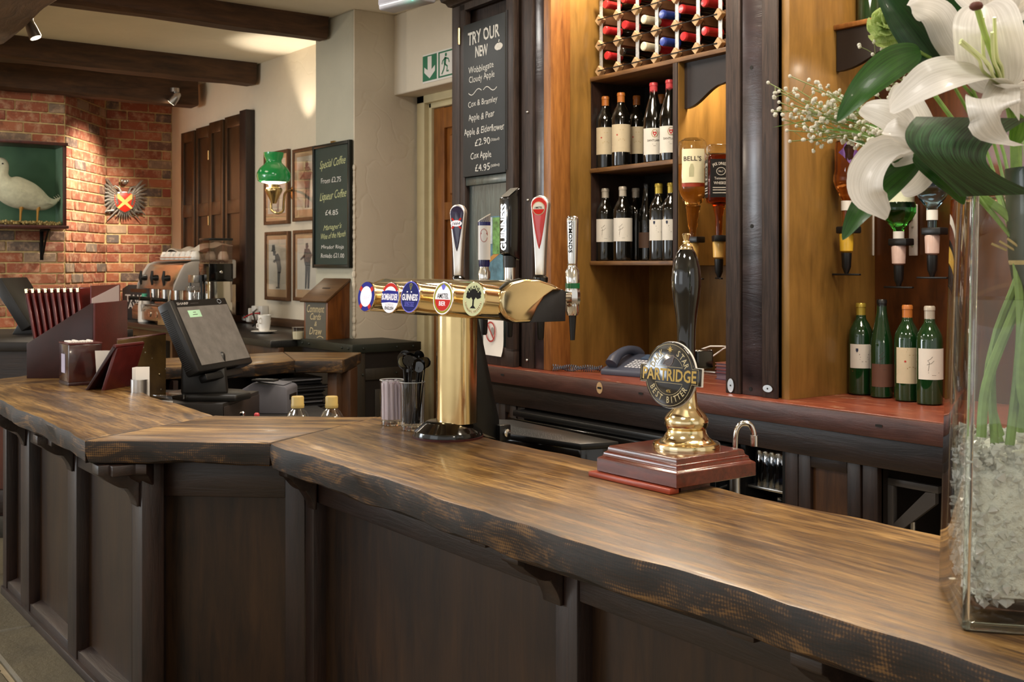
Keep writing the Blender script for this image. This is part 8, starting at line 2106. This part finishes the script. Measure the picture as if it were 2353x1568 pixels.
for k in range(160): mb.ball((rr.uniform(a_+0.012, -0.012), rr.uniform(0.012, b_-0.012), gz(606)+0.006+rr.uniform(0, 0.014)), rr.uniform(0.006, 0.009), 5, 3, (1, 0.7, 0.6))
be = mb.build('coffee_beans', plain('coffee_beans', '5a2c16', 0.5, var=0.3, vs=80), gd); be['kind'] = 'stuff'
# glass coffee filter stand in front of the machine
yf = 2.64; xf = on_y(445, yf); fz = lambda py: zof(py, dep(xf, yf))-WT
fs_ = thing('coffee_brewer', 'clear brewing stand with steel pot in front of the espresso machine', 'brewer', (xf, yf, WT))
MB().lathe([(0.05, 0.0), (0.052, 0.006), (0.045, 0.012)], 24).build('foot', M_black, fs_); MB().lathe([(0.034, 0.012), (0.05, 0.03), (0.052, fz(660)), (0.05, fz(658))], 24).build('glass_jug', pane('jug_glass', (0.93, 0.94, 0.95, 1), 0.12), fs_)
MB().lathe([(0.040, fz(695)), (0.042, fz(672))], 24).build('steel_band', M_chrome, fs_); MB().box(-0.05, 0.05, -0.02, 0.03, fz(650), fz(632)).build('filter_head', M_steel, fs_, bevel=0.004); MB().tube([(0.06, 0.03, 0.0), (0.06, 0.03, fz(632))], 0.009, 8).build('upright', M_black, fs_); MB().tube([(-0.055, 0, fz(672)), (-0.055, 0, fz(650)), (-0.075, 0, fz(648)), (-0.035, 0, fz(648))], 0.005, 6).build('plunger', M_black, fs_)
# takeaway chalkboard and milk bottle
yt_ = 2.74; xt = on_y(316, yt_)
tk = thing('takeaway_board', 'small black takeaway chalkboard behind the milk bottle', 'chalkboard', (xt, yt_, WT), 0.15)
tz = lambda py: zat(py, xt, yt_)-WT
MB().prism([(-0.25, 0), (0.25, 0), (0.25, tz(672)), (0.22, tz(660)), (0.15, tz(655)), (-0.15, tz(655)), (-0.25, tz(665))], 0.0, 0.012, 'y').build('board', M_slate, tk, bevel=0.002)
flat(MB(), [(-0.1, tz(664)), (0.13, tz(664)), (0.15, tz(668)), (0.13, tz(672)), (-0.1, tz(672)), (-0.12, tz(668))], 0, facing((0, -0.0012, 0), FX)).build('handle_slot', M_brownwood, tk, smooth=False)
m_ = MB(); TK = facing((0, -0.0016, 0), FX); text_fit(m_, 'TAKE', -0.02, tz(686), 0.36, 0.055, 0.02, M=TK); text_fit(m_, 'AWAY', 0.02, tz(703), 0.34, 0.05, 0.02, M=TK); m_.build('chalk_lettering', M_chalk, tk, smooth=False)
ym = 2.66; xm = on_y(332, ym); mz = lambda py: zat(py, xm, ym)-WT
mk = thing('milk_bottle', 'white plastic milk bottle with green cap beside the coffee machine', 'milk bottle', (xm, ym, WT))
MB().lathe([(0.04, 0.0), (0.045, 0.006), (0.045, mz(705)), (0.042, mz(695)), (0.026, mz(685)), (0.018, mz(681))], 20).build('body', plain('milky_plastic', 'd4cec6', 0.4, var=0.03), mk); MB().lathe([(0.02, mz(682)), (0.02, mz(676)), (0.018, mz(675))], 16).build('cap', plain('green_cap', '3f9a78', 0.4), mk)
MB().tube([(0.02, -0.03, mz(688)), (0.05, -0.045, mz(700)), (0.048, -0.04, mz(715))], 0.008, 8).build('handle', plain('milky_plastic_2', 'd4cec6', 0.4, var=0.03), mk)
# cups, sockets and pots at the right end of the worktop
x_, y_ = at(607, 766, WT)
scp = thing('saucer', 'white saucer under the stacked cups on the far worktop', 'saucer', (x_, y_, WT)); MB().lathe([(0.04, 0), (0.05, 0.003), (0.078, 0.012), (0.079, 0.014), (0.05, 0.008), (0.01, 0.006)], 28).build('dish', M_white, scp)
cp = MB().lathe([(0.025, 0), (0.030, 0.004), (0.036, 0.03), (0.042, 0.07), (0.039, 0.07), (0.033, 0.03), (0.01, 0.008)], 24).mesh('cup_body'); cp.materials.append(M_white)
for k, (dx, dz, an, lab) in enumerate(((0.0, 0.009, 3.6, 'white cup standing on the saucer on the far worktop'), (0.004, 0.042, 5.2, 'white cup nested in the cup on the saucer'))):
    t = thing('coffee_cup', lab, 'cup', (x_+dx, y_, WT+dz), an); put('cup_body', cp, None, t); put('handle', MB().tube([(0.036, 0, 0.02), (0.056, 0, 0.024), (0.056, 0, 0.045), (0.038, 0, 0.055)], 0.0045, 6).mesh('handle'), M_white, t)
for px_, w_, zt_, lab in ((563, 0.05, 705, 'white plug in adaptor on the far wall, on the left'), (573, 0.05, 708, 'white plug adaptor on the far wall, second from left'), (587, 0.07, 703, 'white double plug adaptor on the far wall, second from right'), (602, 0.07, 703, 'white plug adaptor on the far wall above the cups')):
    xx = on_y(px_, YA-0.035); z1_ = zat(zt_, xx, YA-0.035); t = thing('plug_adaptor', lab, 'plug', (xx, YA-0.002, z1_-0.10), 0, 'plug adaptors on the far wall')
    MB().box(-w_/2, w_/2, -0.05, 0, 0, 0.10).build('casing', M_whitepl, t, bevel=0.006); MB().box(-0.012, 0.012, -0.0512, -0.05, 0.03, 0.06).build('socket_face', M_grey, t)
o = MB().tube(spl([Vector((on_y(560, 3.1), 3.1, zat(731, on_y(560, 3.1), 3.1))), Vector((on_y(578, 3.12), 3.12, zat(722, on_y(578, 3.12), 3.12))), Vector((on_y(597, 3.15), 3.15, zat(720, on_y(597, 3.15), 3.15)))], 16), 0.005, 6).build('red_cable', plain('red_cable', 'b8242a', 0.4)); tag(o, 'red cable plugged in at the far wall', 'cable')
o = MB().tube(spl([Vector((on_y(580, 3.0), 3.0, WT+0.01)), Vector((on_y(586, 3.02), 3.02, WT+0.04)), Vector((on_y(583, 3.08), 3.08, WT+0.09)), Vector((on_y(590, 3.15), 3.15, WT+0.11))], 16), 0.006, 6).build('black_cable', M_black); tag(o, 'black cable rising from the far worktop to the plugs', 'cable')
x_, y_ = at(681, 782, WT); sg = thing('sugar_pot', 'small glass pot beside the comment box on the far worktop', 'pot', (x_-0.02, y_+0.02, WT)); MB().lathe([(0.03, 0), (0.034, 0.004), (0.035, 0.07), (0.033, 0.07)], 20).build('glass_pot', pane('pot_glass', (0.9, 0.9, 0.86, 1), 0.15), sg); MB().lathe([(0.028, 0.004), (0.03, 0.045)], 16).build('contents', plain('sugar', 'cfc6ac', 0.8), sg)
# knock box and steel tins in front of the till
for px_, py_, lab, sz_ in ((420, 782, 'dark steel knock box at the edge of the far worktop', 0.09), (385, 775, 'brown lidded tin at the edge of the far worktop', 0.05)):
    x_, y_ = on_y(px_, YW0+0.07), YW0+0.07; t = thing('steel_tin', lab, 'tin', (x_, y_, WT), 0.2); MB().box(-sz_, sz_, -0.05, 0.05, 0, 0.13 if sz_ > 0.06 else 0.10).build('body', M_steel if sz_ > 0.06 else M_cmb, t, bevel=0.008); MB().box(-sz_+0.01, sz_-0.01, -0.04, 0.04, 0.13 if sz_ > 0.06 else 0.10, 0.134 if sz_ > 0.06 else 0.104).build('lid', M_black, t)
# ---------------------------------------------------------------- second till station far left
P0 = Vector((-4.99, 1.08)); e1 = Vector((SA, CA)); 
sn2 = thing('till_station', 'dark wooden counter with the second till at the left edge', 'counter', (P0.x, P0.y, 0), math.atan2(CA, SA))
ZS2 = 0.825
MB().box(-0.9, 0.20, 0.0, 0.95, ZS2-0.04, ZS2).build('top', plain('dark_counter_top', '1c1612', 0.42, var=0.2), sn2, bevel=0.004)
MB().box(-0.88, 0.18, 0.05, 0.93, 0.0, ZS2-0.04).build('carcass', wood('red_brown_cabinet', '2e0f05', '6a3012', 'z', 4.0, 0.4, 0.1), sn2)
MB().box(-0.88, 0.18, 0.02, 0.05, ZS2-0.22, ZS2-0.04).build('drawer_band', M_darkrail, sn2); MB().box(-0.9, 0.2, 0.0, 0.05, 0.0, 0.09).build('plinth', plain('stone_plinth', '3a362e', 0.7, var=0.4, vs=20), sn2, bevel=0.01); MB().box(-0.89, 0.19, 0.02, 0.05, 0.10, 0.20).build('skirting', M_darkrail, sn2, bevel=0.006)
p = PD(70, 775, 5.2)
t2 = thing('till_terminal', 'black till terminal seen from behind at the left edge', 'till', (p.x, p.y, ZS2), math.atan2(CA, SA))
mb = MB(); mb.prism([(-0.07, 0.0), (0.05, 0.0), (0.03, 0.03), (0.025, 0.09), (0.06, 0.12), (-0.03, 0.14), (-0.04, 0.05)], -0.04, 0.04, 'y'); mb.build('stand', M_till, t2, bevel=0.004)
Mt2 = Matrix.Translation((0.0, 0, 0.12)) @ Matrix.Rotation(math.radians(-32), 4, 'Y')
MB().box(-0.03, 0.02, -0.16, 0.12, -0.10, 0.16).build('screen_housing', M_till, t2, M=Mt2, bevel=0.006); MB().box(-0.055, -0.03, -0.10, 0.08, 0.06, 0.15).build('rear_display', M_prgrey, t2, M=Mt2, bevel=0.004)
